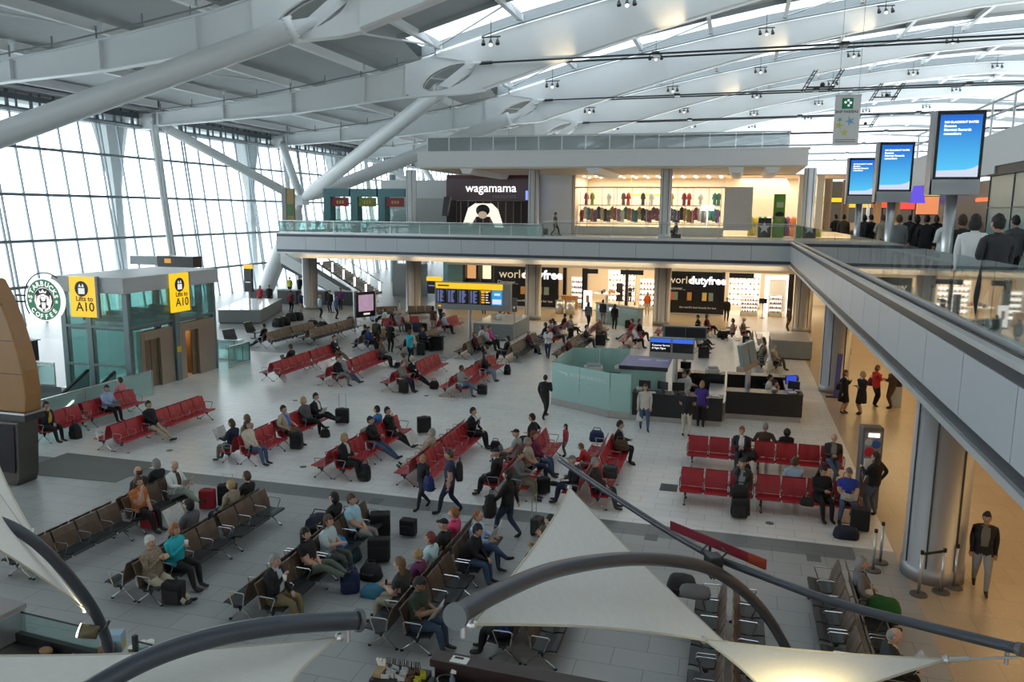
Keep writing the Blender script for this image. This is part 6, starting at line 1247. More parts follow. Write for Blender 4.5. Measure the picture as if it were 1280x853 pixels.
S('c2', 222, 655, 'blond person in a patterned top seen from behind by the trolley bag', (.28, .24, .17, 1), NVY, ('bl', 'short'), 'l'); S('c2', 290, 603, 'brown haired man in a black T-shirt seen from behind at the bench end', BL, BL, ('br', 'short'), 'l', sleeve=.4)
o = S('c4', 735, 190, 'white haired man in a plaid shirt and beige trousers eating', (.26, .20, .14, 1), (.50, .44, .32), ('wh', 'short'), 'r', 'eat', 'ext', fat=1.25, lean=-4); held(o, (.34, 0, .98), 'sandwich', 'sandwich of the man in the plaid shirt')
o = S('c4', 830, 160, 'woman in a turquoise cardigan with auburn hair and black trousers', (.02, .42, .50), BL, ('gi', 'bob'), 'r', 'eat'); held(o, (.32, 0, .96), 'cup', 'white cup held by the woman in turquoise')
o = S('c5', 295, 405, 'grey haired man in a black suit and khaki trousers drinking from a cup', BL, (.17, .13, .06), ('gr', 'short'), 'r', 'cup', shirt=(.45, .5, .56), fat=1.2); held(o, (.30, -.08, .93), 'cup', 'paper cup of the grey haired man in black')
S('c5', 490, 295, 'woman with dark curls in a black T-shirt, green trousers, feet stretched up', BL, (.11, .13, .10), ('bk', 'long'), 'r', 'lap', 'up', sleeve=.3)
S('c5', 628, 200, 'brown haired woman in a pale blue top behind the blue jacket', (.48, .60, .63), (.08, .09, .08), ('br', 'long'), 'r', 'hold', sleeve=.5)
S('c5', 700, 125, 'short haired woman in a sky blue T-shirt with a bag strap', (.36, .58, .70), GY, ('br', 'short'), 'r', 'lap', sleeve=.3)
S('c5', 665, 90, 'dark haired girl in black seen behind the sky blue T-shirt', BL, BL, ('bk', 'bob'), 'l')
S('c6', 240, 50, 'boy with ginger brown hair in a bright pink T-shirt', (.66, .05, .16), DGR, ('gi', 'short'), 'l', 'lap', sleeve=.3)
S('c6', 325, 95, 'teenager in a black cap and black T-shirt beside the pink shirt', BL, BL, ('bk', 'cap'), 'l', sleeve=.3)
S('c6', 252, 140, 'red haired woman in a pale aqua T-shirt', (.46, .66, .70), GY, ('rd', 'short'), 'l', sleeve=.3)
S('c6', 185, 200, 'blond child in a plum coloured shirt', (.14, .03, .10), JE, ('bl', 'short'), 'l', sleeve=.4, scale=.9)
o = S('c6', 130, 285, 'girl with long light brown hair holding up a phone, seen from behind', (.03, .03, .03), (.3, .27, .2), ('lb', 'long'), 'l', 'hold', sleeve=.2); held(o, (.34, 0, .85), 'phone', 'phone of the girl with long light brown hair')
o = S('c6', 140, 375, 'young man in a dark green T-shirt and jeans holding white papers', (.022, .035, .022), (.045, .07, .12), ('bk', 'short'), 'r', 'hold', sleeve=.4, skin='o', head=(0, 28)); held(o, (.34, 0, .66), 'papers', 'white papers in the hands of the man in dark green')
o = S('c6', 400, 118, 'ginger balding man in a pale blue shirt behind a newspaper, legs crossed', (.42, .56, .76), (.06, .10, .2), ('gi', 'shave'), 'r', 'read', 'x'); held(o, (.40, 0, .74), 'newspaper', 'newspaper of the man in the pale blue shirt')
S('c6', 470, 170, 'dark haired man in a black jacket and jeans leaning forward', BL, JE, ('bk', 'short'), 'r', 'lap', lean=22)
o = S('c6', 772, 105, 'man with glasses in a maroon top eating a sandwich', (.10, .012, .02), BL, ('bk', 'short'), 'l', 'eat'); held(o, (.34, 0, .97), 'sandwich', 'sandwich of the man in maroon')
o = S('c6', 815, 155, 'woman in a bright yellow T-shirt with tied back hair eating a sandwich', (.62, .50, .02), BL, ('br', 'bun'), 'l', 'eat', sleeve=.3); held(o, (.34, 0, .97), 'sandwich', 'sandwich of the woman in yellow')
S('c6', 648, 330, 'bearded man in a black turban and dark suit', BL, BL, ('bk', 'turban', 'beard'), 'l', 'lap', shirt=WH, skin='o')
S('c6', 560, 520, 'person in blue patterned top and black trousers mostly under the sail', (.02, .05, .18, 1), BL, ('bk', 'short'), 'l', 'lap')
S('c8', 440, 350, 'grey haired woman in a grey jacket holding white and green bags', (.15, .14, .15), BL, ('gr', 'bob'), 'r', 'rest', shirt=BL)
o = S('c8', 462, 610, 'balding man in a dark suit and striped tie reading a magazine', (.02, .022, .026), BL, ('gr', 'bald'), 'r', 'read', shirt=(.6, .58, .5), head=(0, 30)); held(o, (.40, 0, .72), 'magazine', 'magazine of the suited man at the bottom right')
# --- people on foot
o = T('c3', 193, 603, -120, 'short blond woman in black carrying a blue bag, walking by the red benches', BL, (.03, .03, .04), ('bl', 'short'), 'walk', scale=.86); worn(o, (.05, .3, .6), 'blue backpack carried by the short blond walker', (.02, .03, .14), (.32, .22, .4))
o = T('c3', 322, 628, -160, 'man in a dark blue polo shirt and jeans walking with a black backpack', (.03, .035, .08), NVY, ('br', 'short'), 'walk', sleeve=.4); worn(o, (-.24, 0, .93), 'black backpack worn by the man in the dark blue polo')
o = T('c3', 600, 745, 178, 'dark haired woman in black jacket and blue jeans striding left', BL, (.03, .045, .09), ('bk', 'bob'), 'walk', la=(.3, .22, -.4), ra=(-.2, -.22, -.5)); SC('c3', 742, 730, 'grey case trailing behind the striding woman', DG, w=.34, h=.45, pull=.55, rz=1.4); worn(o, (.38, .25, .6), 'black coat carried by the striding woman', s=(.4, .26, .55))
T('c3', 778, 168, 75, 'bald officer in a black uniform walking away across the white floor', BL, BL, ('bk', 'shave'), 'walk', skin='t', ra=(.15, -.2, -.2), la=(.1, .25, -.45)); 
T('c3', 880, 352, 200, 'little girl in a pink top standing beside the red bench', (.45, .06, .10), DGR, ('bk', 'long'), scale=.62)
T('c8', 893, 425, -100, 'man in a black jacket and pale grey jeans walking on the tan floor', BL, (.27, .28, .29), ('bk', 'short'), 'walk', shirt=(.14, .13, .10), fat=1.2, skin='t')
T('d2', 335, 512, -30, 'uniformed attendant with auburn hair and dark skirt, left of the two', (.014, .016, .03), BL, ('rd', 'bob'), skirt=(.014, .016, .03), legs_skin=True, la=(.2, .1, -.05), shirt=WH)
T('d2', 428, 520, 200, 'uniformed blonde attendant with dark skirt, right of the two', (.014, .016, .03), BL, ('bl', 'bob'), skirt=(.014, .016, .03), legs_skin=True, arm='crossed', shirt=WH)
T('d2', 497, 480, 20, 'woman in a red jacket and black trousers with a dark red bag', (.52, .025, .02), BL, ('lb', 'bob'), arm='hold'); T('d2', 582, 490, 190, 'person in a brown jacket half hidden behind the slim grey machine', BRN, (.09, .05, .03), ('bk', 'short'), arm='hold')
T('d2', 348, 185, 90, 'man in a black coat walking down the passage with a wheeled case', BL, BL, ('bk', 'short'), 'walk')
T('dd', 515, 560, -75, 'woman in a cream jacket and jeans carrying a white bag past the counter', (.62, .58, .52), (.06, .11, .2), ('br', 'long'), 'walk', la=(.1, .2, -.5), ra=(.05, -.25, -.52))
T('dd', 700, 590, 85, 'man in a black polo shirt and white trousers standing at the counter', (.012, .012, .016), (.55, .52, .44), ('gr', 'shave'), sleeve=.4, ra=(.3, -.15, -.15), la=(.3, .1, -.2))
T('dd', 765, 548, 80, 'blonde staff member in a purple high visibility vest at the counter', (.06, .03, .22), BL, ('bl', 'bob'), apron=(.5, .5, .58), la=(.3, .1, -.2))
T('dd', 88, 240, -85, 'woman in a white cardigan over black top and jeans walking toward us', WH, (.03, .04, .08), ('br', 'short'), 'walk', shirt=BL, arm='hold')
# --- desk staff behind the service counter
P_(-1.75, 31.9, -90, 'fair haired clerk facing the man in black across the counter', (.5, .5, .5), BL, ('lb', 'bob'), arm='type')
def stool(x, y, z, label):
    t = thing('office_chair', label, 'chair', (x, y, z)); MB().cyl((0, 0, .40), (0, 0, .46), .23, n=16).build('seat', black, t, bevel=.02); MB().b2((-.2, .2, .55), (.2, .25, .95)).build('backrest', black, t); mb = MB(); mb.cyl((0, 0, 0), (0, 0, .4), .03); mb.cyl((0, 0, 0), (0, 0, .04), .24); mb.bar((0, .18, .42), (0, .23, .6), .05, .03); mb.build('stand', dark_steel, t)
for x, y, rz, l in ((-1.75, 34.4, 20, 'clerk in a white shirt at the rear counter'), (1.6, 34.3, -10, 'rear of the two white shirted clerks at the right'), (1.75, 33.2, 0, 'front of the two white shirted clerks, head on hand')):
    stool(x, y, 0, 'office chair of the '+l); P_(x, y, rz, l, WH, BL, ('bk', 'short'), 'sit', 'type' if y > 34 else 'chin', sleeve=.5, seat_z=.46)
# --- far red benches
o = S('d3', 653, 542, 'dark haired man seen from behind with a laptop beyond the empty far red seats', BL, BL, ('br', 'short'), 'l', 'type'); held(o, (.36, 0, .62), 'laptop', 'laptop of the man far beyond the empty red seats')
S('d3', 918, 475, 'man in a dark jacket and white shirt leaning back, beige trousers', CH, KH, ('br', 'short'), 'r', 'lap', 'ext', shirt=WH)
S('d3', 995, 605, 'man in a plaid blue shirt slouching in jeans on a far red bench', (.28, .34, .40, 1), JE, ('bk', 'short'), 'r', 'lap', 'ext', lean=-18); S('d3', 1035, 618, 'person with crossed grey trousers beside the plaid shirt', BL, GY, ('br', 'short'), 'r', 'chin', 'x')
S('d4', 205, 370, 'woman in a grey suit with papers, red blouse, far middle', (.12, .12, .11), BL, ('lb', 'long'), 'r', 'hold', shirt=(.4, .03, .05)); S('d4', 340, 530, 'man in a khaki jacket sitting behind two black cases', (.20, .20, .17), NVY, ('br', 'shave'), 'r', 'hold'); S('d4', 405, 485, 'white haired man in a black suit and white shirt, legs crossed', BL, BL, ('wh', 'short'), 'r', 'lap', 'ext', shirt=WH); S('d4', 440, 455, 'person in a grey jumper bent forward facing away', (.22, .22, .20), GY, ('br', 'short'), 'l', lean=25)
o = S('d4', 705, 545, 'dark skinned man in a grey jumper and jeans reading a book', (.30, .32, .30), (.08, .16, .25), ('bk', 'shave'), 'r', 'read', 'x', skin='b'); held(o, (.38, 0, .76), 'book', 'book read by the man in the grey jumper')
S('d4', 935, 455, 'woman with dark hair in black jacket and pale jeans at the bench end', BL, (.20, .28, .36), ('bk', 'long'), 'r', 'hold', shirt=(.3, .1, .1))
S('d3', 405, 392, 'barefoot sitter in dark clothes at the end of the bench by the glass', BL, (.03, .06, .10), ('bk', 'short'), 'l', 'lap', 'ext')
S('d4', 110, 305, 'man in a blue jacket seated right of the television', (.02, .05, .20), BL, ('bk', 'short'), 'r', 'hold'); S('d4', 135, 270, 'dark haired child beside the man in blue', BL, BL, ('bk', 'short'), 'l'); S('d4', 385, 325, 'blond person in a cream jacket near the turquoise shirt', CR, BE, ('bl', 'short'), 'r'); S('d4', 480, 285, 'person in navy reading behind the stacked black cases', NVY, BL, ('br', 'short'), 'r', 'read')
S('d4', 830, 320, 'brown haired woman in black and red facing right before the grey desk', (.09, .02, .03), BL, ('lb', 'bob'), 'r'); S('d4', 885, 280, 'fair woman in pale grey on the bench before the grey desk', (.5, .5, .5), BL, ('bl', 'bob'), 'r'); S('d4', 915, 270, 'woman in white with brown hair next to the pink top', WH, BL, ('br', 'bob'), 'l'); S('d4', 940, 280, 'woman in a bright pink top near the grey desk', (.70, .06, .30), BL, ('lb', 'short'), 'r'); S('d4', 1055, 355, 'dark haired person in a black and white top facing right', BL, BL, ('bk', 'short'), 'l', shirt=WH); S('d4', 1010, 375, 'person in grey holding a child on the near end seat', (.2, .22, .26), JE, ('br', 'short'), 'l'); S('d4', 1205, 300, 'balding man in a maroon shirt behind the walking woman', (.12, .03, .06), DGR, ('gr', 'bald'), 'r')
S('d4', 670, 185, 'man in a pale blue shirt on the red bench by the grey desk', (.45, .55, .68), BL, ('br', 'short'), 'r', 'lap'); S('d4', 350, 185, 'blonde woman in grey among the far seats', (.33, .33, .32), GY, ('bl', 'long'), 'r'); S('d4', 380, 175, 'blonde child next to the blonde woman in grey', CR, GY, ('bl', 'short'), 'r', scale=.85)
S('d5', 460, 215, 'woman with very long black hair in black, seen from behind', BL, BL, ('bk', 'long'), None); S('d5', 515, 200, 'person in pale clothes behind the long black hair', (.4, .3, .3), GY, ('br', 'short'), None); S('d5', 560, 215, 'man in a dark grey jacket left of the slim black case', (.07, .07, .08), CH, ('bk', 'short'), 'r', 'lap'); S('d5', 640, 160, 'man in a pale grey jumper with crossed dark trousers near the bins', (.38, .38, .37), CH, ('br', 'short'), 'r', 'hold', 'x'); S('d5', 580, 150, 'short dark haired person in a black top in front of the bins', BL, BL, ('br', 'short'), None); S('d5', 555, 178, 'person in a white top in front of the bins', WH, GY, ('br', 'short'), None)
S('d5', 805, 230, 'dark suited man with papers beyond the frosted glass', CH, CH, ('br', 'short'), 'r', 'hold', shirt=WH); S('d5', 893, 180, 'white haired man in an olive jacket by the self service desk', (.16, .16, .10), (.10, .10, .08), ('wh', 'short'), 'r', 'hold'); S('d5', 640, 370, 'dark haired person in black and red beside the glass enclosure', (.10, .02, .02), BL, ('bk', 'short'), 'r'); S('d5', 1140, 185, 'man in a bright red jumper on the far red bench', (.50, .025, .03), JE, ('br', 'short'), 'l', 'lap', 'ext'); S('d5', 1228, 185, 'man in black near the column edge, far red bench', BL, CH, ('br', 'short'), 'r'); S('d5', 1130, 290, 'person in a white shirt low on the red bench by the red jumper', WH, BL, ('br', 'short'), 'r')
S('d6', 290, 108, 'broad person in black before the black hoarding', BL, BL, ('bk', 'short'), None, 'back'); S('d6', 405, 110, 'person in burgundy sitting with crossed legs before the hoarding', (.14, .05, .06), CH, ('br', 'bob'), 'r', 'lap', 'x'); S('d6', 628, 145, 'woman on the two seat bench facing left with papers', (.4, .3, .26), BL, ('br', 'bob'), None, 'hold'); S('d6', 352, 235, 'man in a white shirt with crossed dark legs behind the twin screens', WH, CH, ('br', 'short'), 'r', 'lap', 'x'); S('d6', 370, 205, 'dark haired man in black next to the white shirt', BL, CH, ('bk', 'short'), 'r', 'lap', 'x'); S('d6', 770, 130, 'man in a tan jacket and white cap by the passage column', (.35, .28, .2), BRN, ('wh', 'cap', (.7, .68, .62)), 'r', 'hold'); S('d6', 840, 275, 'person in white left of the beige jacket', WH, GY, ('br', 'short'), None); S('d6', 885, 340, 'grey haired man in a beige jacket right of the tilted screen', BE, BRN, ('gr', 'short'), 'r', 'lap'); S('d6', 880, 320, 'second sitter in khaki behind the beige jacket', KH, BRN, ('br', 'short'), None); S('d6', 800, 320, 'person in dark green by the tilted screen', (.03, .05, .03), BL, ('bk', 'short'), 'l')
# --- far standing people
T('d4', 165, 405, 100, 'man in a dark green jacket standing, left of the two standing men', (.06, .055, .04), BRN, ('bk', 'short')); T('d4', 255, 430, 90, 'person in black with a yellow reflective band, standing', BL, BL, ('bk', 'short'), apron=(.55, .6, .05)); T('d4', 385, 500, 70, 'woman in a turquoise T-shirt standing among the far benches', (.03, .42, .55), BL, ('br', 'bob'), sleeve=.3, arm='hold'); T('d4', 985, 325, -120, 'woman in a white blouse standing at the grey desk', WH, BL, ('br', 'bun'), arm='crossed'); T('d4', 880, 176, -90, 'person in black standing behind the grey desk', BL, BL, ('bk', 'short'))
T('d4', 585, 235, 60, 'man in black standing left of the departure pole', BL, NVY, ('bk', 'short')); T('d4', 540, 300, 90, 'dark haired woman standing by the tall navy cases', (.10, .05, .05), BE, ('bk', 'bob'), sleeve=.4)
T('d5', 785, 225, 80, 'woman with long dark hair in a grey coat walking past the bins', (.10, .11, .13), BL, ('bk', 'long'), 'walk'); T('d5', 890, 205, 80, 'man in dark blue using the self service desk, left one', NVY, GY, ('bk', 'short')); T('d5', 975, 245, 80, 'woman in black using the self service desk, right one', BL, BL, ('bk', 'long'))
T('d6', 560, 138, -80, 'shop assistant in black standing before the white glowing shelves', BL, BL, ('bk', 'short')); T('d6', 1060, 235, 180, 'man in a dark coat standing behind the empty glossy desk', BRN, BRN, ('br', 'short'))
T('e6', 522, 680, -90, 'shop assistant in black with raised arm in the duty free shop', BL, BL, ('bk', 'short'), la=(.15, .3, .2)); T('e6', 600, 722, -90, 'person in an orange top at the edge of the duty free shop', (.6, .12, .02), BE, ('br', 'bob')); P_(-12.6, 68.2, -90, 'mannequin like figure in a black suit inside the duty free entrance', BL, BL, ('bk', 'short'), z=0, shirt=WH)
for i, (x, y, l, t_, b_, h_) in enumerate(((590, 290, 'woman in a maroon top standing by the far queue posts', (.15, .02, .03), BL, ('br', 'short')), (660, 300, 'man in a navy jacket and beige trousers by the far queue posts', NVY, BE, ('br', 'short')), (797, 330, 'person in a pale blue shirt in the circle by the glass', (.34, .48, .58), BL, ('bl', 'short')), (910, 335, 'person in a mid blue shirt in the circle by the glass', (.05, .14, .28), BL, ('br', 'short')))): T('d3', x, y, 90-20*i, l, t_, b_, h_)
for i, (x, y, l, t_, h_) in enumerate(((375, 250, 'person in red behind the long grey desk', (.5, .04, .05), 'br'), (585, 170, 'person in a yellow vest at the gate desk', (.5, .5, .05), 'bk'), (655, 165, 'dark clad person at the gate desk', BL, 'bk'), (440, 245, 'person in black behind the long grey desk', BL, 'br'), (870, 290, 'person in black in the circle by the glass', BL, 'br'), (945, 270, 'person in purple in the circle by the glass', (.12, .03, .16), 'br'))): T('d3', x, y, -90, l, t_, BL, (h_, 'short'))
for i, (x, y, l, t_) in enumerate(((620, 655, 'person in blue sitting on the floor right of the television', (.25, .42, .6)), (718, 655, 'person in white sitting on the floor right of the television', (.6, .66, .66)), (820, 640, 'person in grey sitting on the floor farther right of the television', GY))):
    p = atz(*cp('e2', x, y)); person(l, p, 2.2+i, t_, BL, ('br', 'bob'), base='sit', la=AR['lap'][0], ra=AR['lap'][1], ll=(.6, .1, .06), rl=(.55, -.1, .06), near=False, seat_z=.03)
# --- on the mezzanine
p = aty(694, 280, 60.5); P_(p.x, 60.5, 0, 'man in a tan coat pulling a case along the mezzanine', KH, BL, ('bk', 'short'), 'walk', z=ZM, la=(-.2, .2, -.5)); suitcase(V((p.x-.75, 60.5, 0)), None, 'small black trolley case pulled along the mezzanine', w=.36, h=.5, pull=.4, z=ZM); p = aty(845, 287, 59.5); person('person in black sitting low behind the mezzanine rail with a backpack', V((p.x, 59.5, ZM)), math.pi, BL, BL, ('bk', 'long'), base='sit', near=False, seat_z=.3)
o = tag(MB().b2((p.x-.3, 59.25, ZM), (p.x+.35, 59.75, ZM+.3)).build('holdall', bag_mats(BK)), 'black holdall used as a seat on the mezzanine', 'bag')
Q = [(1222, 252, 15, 'man in a white shirt with dark hair by the near balustrade on the right', WH, 'bk'), (1252, 250, 13.6, 'man with headphones in dark clothes at the far right edge', CH, 'bk'), (1205, 262, 18, 'woman in dark clothes left of the white shirted man', CH, 'br'), (1185, 262, 22, 'person in a pale blouse beside the largest screen pole', WH, 'gi'), (1126, 257, 26, 'man in a grey top standing by the middle screen pole', GY, 'br'), (1160, 262, 27, 'first dark figure right of the middle screen pole', BL, 'bk'), (1148, 262, 30, 'second dark figure right of the middle screen pole', BL, 'bk'), (1105, 262, 33, 'person in beige between the middle and far screen poles', BE, 'br'), (1090, 264, 35, 'first dark figure between the two far screen poles', BL, 'bk'), (1082, 263, 38, 'second dark figure between the two far screen poles', CH, 'bk'), (1056, 262, 40, 'person in brown left of the far screen pole', BRN, 'bk'), (1046, 263, 43, 'dark figure farthest left behind the right hand balustrade', BL, 'bk'), (1172, 264, 34, 'person in black at the food counter, middle', BL, 'br'), (1138, 264, 38.5, 'person in black at the food counter, left', BL, 'bk'), (1272, 262, 21, 'person in dark grey by the teal glass unit', DGR, 'bk')]
for i, (x, y, d, l, t_, h_) in enumerate(Q):
    p = aty(x, y, d); person(l, V((p.x, d, ZM)), math.radians(70+i*37 % 60), t_, BL, (h_, 'short' if i % 3 else 'bob'), near=d < 20, la=(.2, .1, -.25) if i % 2 else None)
# ================================================================== COFFEE KIOSK, SAILS AND ARCHES IN THE FOREGROUND
sailm = bpy.data.materials.new('sail_cloth'); sailm.use_nodes = True; nt = sailm.node_tree; N = nt.nodes; L = nt.links; N.remove(N['Principled BSDF'])
d_ = N.new('ShaderNodeBsdfDiffuse'); t_ = N.new('ShaderNodeBsdfTranslucent'); mx = N.new('ShaderNodeMixShader'); mx.inputs[0].default_value = .22
wv = N.new('ShaderNodeTexNoise'); wv.inputs['Scale'].default_value = 40; rr = N.new('ShaderNodeMapRange'); rr.inputs[3].default_value = .93; rr.inputs[4].default_value = 1.05; vm = N.new('ShaderNodeVectorMath'); vm.operation = 'SCALE'; vm.inputs[0].default_value = (.82, .80, .76)
L.new(wv.outputs['Fac'], rr.inputs[0]); L.new(rr.outputs[0], vm.inputs['Scale']); L.new(vm.outputs[0], d_.inputs[0]); L.new(vm.outputs[0], t_.inputs[0]); L.new(d_.outputs[0], mx.inputs[1]); L.new(t_.outputs[0], mx.inputs[2]); L.new(mx.outputs[0], N['Material Output'].inputs[0])
tube_m = M('slate_tube', (.060, .068, .085), .32, .3)
def sail(corners, label, bulge=.12, sag=0., n=14):
    """three or four corners (x, y, depth); edges pull in as tensioned cloth does"""
    P = [atd(*c) for c in corners]; t = thing('shade_sail', label, 'sail', sum(P, V((0, 0, 0)))/len(P)); O = V(t.location); cen = O
    edge = []
    for i in range(len(P)):
        a, b = P[i], P[(i+1) % len(P)]
        for k in range(n):
            u = k/n; q = a.lerp(b, u); w = 4*u*(1-u)*bulge; edge.append(q+(cen-q)*w)
    rows = []
    for r in range(9):
        f = r/8; rows.append([cen.lerp(e, f)-V((0, 0, sag*(1-f)**1.5))-O for e in edge])
    mb = MB(); mb.grid(rows, 0, True); mb.build('cloth', sailm, t, True)
    MB().path([e-O for e in edge], .012, 6, closed=True).build('edge_rope', M('rope_pale', (.55, .52, .42), .8), t)
    for p in P: MB().sph(p-O, .045, 8, 6).build('corner_ring', alu, t)
    return t
def arch(pts, label, r=.075, caps=(False, False), n=40):
    P = [atd(*p) for p in pts]; t = thing('canopy_arch', label, 'frame', P[0]); O = P[0]; Q = []
    for i in range(len(P)-1):
        p0, p1, p2, p3 = P[max(i-1, 0)], P[i], P[i+1], P[min(i+2, len(P)-1)]
        for k in range(10):
            u = k/10; Q.append(.5*((2*p1)+(p2-p0)*u+(2*p0-5*p1+4*p2-p3)*u*u+(3*p1-p0-3*p2+p3)*u**3)-O)
    Q.append(P[-1]-O); MB().path(Q, r, 18).build('tube', tube_m, t, True)
    for e, (i, j) in zip(caps, ((0, 1), (-1, -2))):
        if e: d = (Q[i]-Q[j]).normalized(); MB().cyl(Q[i]-d*.01, Q[i]+d*.035, r*1.25, n=18).build('end_plate', M('end_plate', (.12, .13, .14), .4, .4), t); MB().cyl(Q[i]-d*.1-V((0, 0, r)), Q[i]-d*.1-V((0, 0, r+.12)), .02, n=8).build('shackle', alu, t)
    return t
arch([(571, 770, 5.6), (620, 742, 6.2), (700, 711, 7.3), (790, 699, 8.5), (870, 706, 9.6), (915, 728, 10.4), (950, 760, 11.2), (975, 797, 11.9), (990, 830, 12.3), (1000, 880, 12.9)], 'thick slate tube arching across the middle foreground', .075, (True, False))
arch([(700, 575, 15.6), (760, 616, 13.8), (830, 661, 12.2), (892, 696, 10.9), (960, 723, 9.9), (1050, 755, 8.8), (1160, 784, 7.9), (1274, 812, 7.1)], 'thinner slate tube curving down to the right edge', .05, (False, True))
arch([(-60, 640, 9.6), (0, 653, 9.7), (40, 675, 9.9), (75, 708, 10.2), (105, 745, 10.5), (122, 772, 10.9), (133, 800, 11.3), (137, 825, 11.6)], 'dark tube arching down behind the coffee counter at lower left', .07)
arch([(60, 900, 5.8), (130, 853, 6.1), (200, 818, 6.4), (280, 794, 6.7), (360, 781, 7.0), (447, 776, 7.4)], 'thick slate tube rising across the bottom left corner', .085, (False, True))
t = thing('tube_clamp', 'bolted clamp where the two slate tubes cross', 'clamp', atd(892, 700, 10.6)); MB().box((0, 0, 0), (.20, .22, .14), .4).build('body', dark_steel, t, bevel=.02)
for s in (-1, 1): MB().path([V((s*.08, -.1, .06)), V((s*.16, -.06, .14)), V((s*.1, .06, .16))], .014, 6).build('bolt', dark_steel, t); MB().path([V((s*.12, 0, -.1)), V((s*.02, -.02, -.26)), V((-s*.08, 0, -.12))], .018, 6).build('bracket', dark_steel, t)
sail([(712, 610, 13.6), (590, 781, 5.9), (908, 806, 8.8)], 'large white triangular sail in the middle foreground', .08)
sail([(880, 800, 8.6), (1183, 825, 7.6), (985, 905, 6.6)], 'lower sail lit golden by a lamp behind it', .12)
sail([(-30, 575, 10.4), (107, 763, 10.9), (-60, 655, 7.5)], 'narrow white sail reaching down at the left edge', .16)
sail([(-20, 530, 12.5), (40, 664, 11.5), (-80, 720, 11.0)], 'white sail corner at the far left edge', .12)
sail([(-60, 820, 6.8), (424, 797, 7.3), (365, 925, 5.6), (-40, 960, 5.4)], 'broad white sail across the bottom left corner', .16)
t = thing('stay_cable', 'steel stay cable between the golden sail and the right tube end', 'cable', atd(1183, 825, 7.6)); a = atd(1183, 825, 7.6); b = atd(1272, 822, 7.1); MB().path([V((0, 0, 0)), b-a], .012, 6).build('cable', alu, t); MB().path([V((0, 0, 0)), (b-a)*.35], .022, 6).build('turnbuckle', alu, t)
lamp('sail_lamp', 'SPOT', atd(1000, 842, 7.25)+V((0, 0, .25)), 26, (1, .80, .36), .04, aim=(0, .35, -1), spot=150)
# red banner beam resting on the tubes
a, b = atd(838, 661, 11.6), atd(957, 711, 10.2); t = thing('red_pennant', 'narrow dark red banner strip clipped above the tube crossing', 'banner', a); d = b-a; MB().bar((0, 0, .05), d+V((0, 0, .05)), .02, .13).build('strip', M('banner_red', (.24, .010, .028), .6), t); MB().bar(d*.84+V((0, 0, .05)), d+V((0, 0, .05)), .026, .135).build('end_patch', M('banner_orange', (.36, .05, .012), .6), t); MB().cyl(d*.45, d*.45-V((0, 0, .3)), .02, n=6).build('clip', dark_steel, t)
# wooden fin totem, screens and round coffee sign
fx, fy = -19.2, 17.6
t = thing('fin_totem', 'tall tapering wooden fin on a dark screen base at the left edge', 'totem', (fx-.9, fy, 0))
prof = [(-2.0, 2.15), (.78, 2.15), (.85, 2.7), (.80, 3.4), (.66, 4.1), (.46, 4.8), (.2, 5.45), (-.08, 5.95), (-.2, 6.0), (-.5, 5.6), (-.95, 4.8), (-1.35, 3.9), (-1.7, 3.0)]
MB().prism([V((x, 0, z)) for x, z in prof], (0, .55, 0)).build('fin', M('amber_veneer', (.33, .165, .055), .4, var=.10, scale=2), t, bevel=.04)
for z in (3.3, 4.25, 5.3): MB().b2((-1.5+(z-3.3)*.45, -.006, z), (.78-(z-3.3)*.22, 0, z+.015)).build('joint', ink, t)
MB().b2((-2.0, -.1, 1.95), (.85, .6, 2.2)).build('collar', M('pale_collar', (.03, .035, .04), .4), t); MB().b2((-2.0, -.11, 2.14), (.86, .61, 2.2)).build('collar_line', alu, t)
MB().prism([V((-1.7, -.25, 1.95)), V((.75, -.25, 1.95)), V((.50, -.15, .25)), V((.35, -.1, .0)), V((-1.3, -.1, 0))], (0, .7, 0)).build('base', M('base_frame', (.10, .095, .085), .4, .4), t, bevel=.03)
MB().prism([V((-.35, -.27, 1.88)), V((.62, -.27, 1.88)), V((.42, -.18, .42)), V((-.1, -.18, .42))], (0, .02, 0)).build('display', M('display_black', (.008, .008, .014), .25), t)
MB().prism([V((-1.6, -.27, 1.88)), V((-.5, -.27, 1.88)), V((-.25, -.18, .42)), V((-1.2, -.18, .42))], (0, .02, 0)).build('display', M('display_black', (.008, .008, .014), .25), t); MB().b2((-1.05, -.32, 1.45), (-.75, -.28, 1.75)).build('lit_picture', E('orange_picture', (1, .25, .03), .9), t)
sc0 = aty(55, 375, 17.3); t = thing('coffee_sign', 'round green and white coffee sign on a bracket beside the wooden fin', 'sign', sc0); t.scale = (1.42, 1.42, 1.42); R0 = .415
def disc(r0, r1, y0, y1, m, name, n=48):
    mb = MB(); A = [[(r*math.cos(2*math.pi*k/n), y, r*math.sin(2*math.pi*k/n)) for k in range(n)] for r, y in ((r0, y0), (r1, y0), (r1, y1), (r0, y1), (r0, y0))]; mb.grid(A, 0, True).build(name, m, t)
sg = E('sign_green', (.003, .16, .07), .9); sw = E('sign_white', (1, 1, .98), 1.0)
disc(.0, R0, .0, .1, sw, 'white_rim'); disc(.24, R0-.025, -.012, .0, sg, 'green_ring'); disc(0, .225, -.012, 0, ink, 'black_disc')
def ring_text(s, r, a0, a1, size, flip=False):
    for i, ch in enumerate(s):
        a = a0+(a1-a0)*i/(len(s)-1); x, z = r*math.cos(a), r*math.sin(a); ra = a-math.pi/2 if not flip else a+math.pi/2
        xd = V((math.cos(ra), 0, math.sin(ra))); zd = V((-math.sin(ra), 0, math.cos(ra))); text(ch, 'lettering', size, frame4(V((x, -.014, z))-xd*size*.33-(zd*0 if not flip else zd*0), xd, zd), sw, t, extrude=.003, bold=.004)
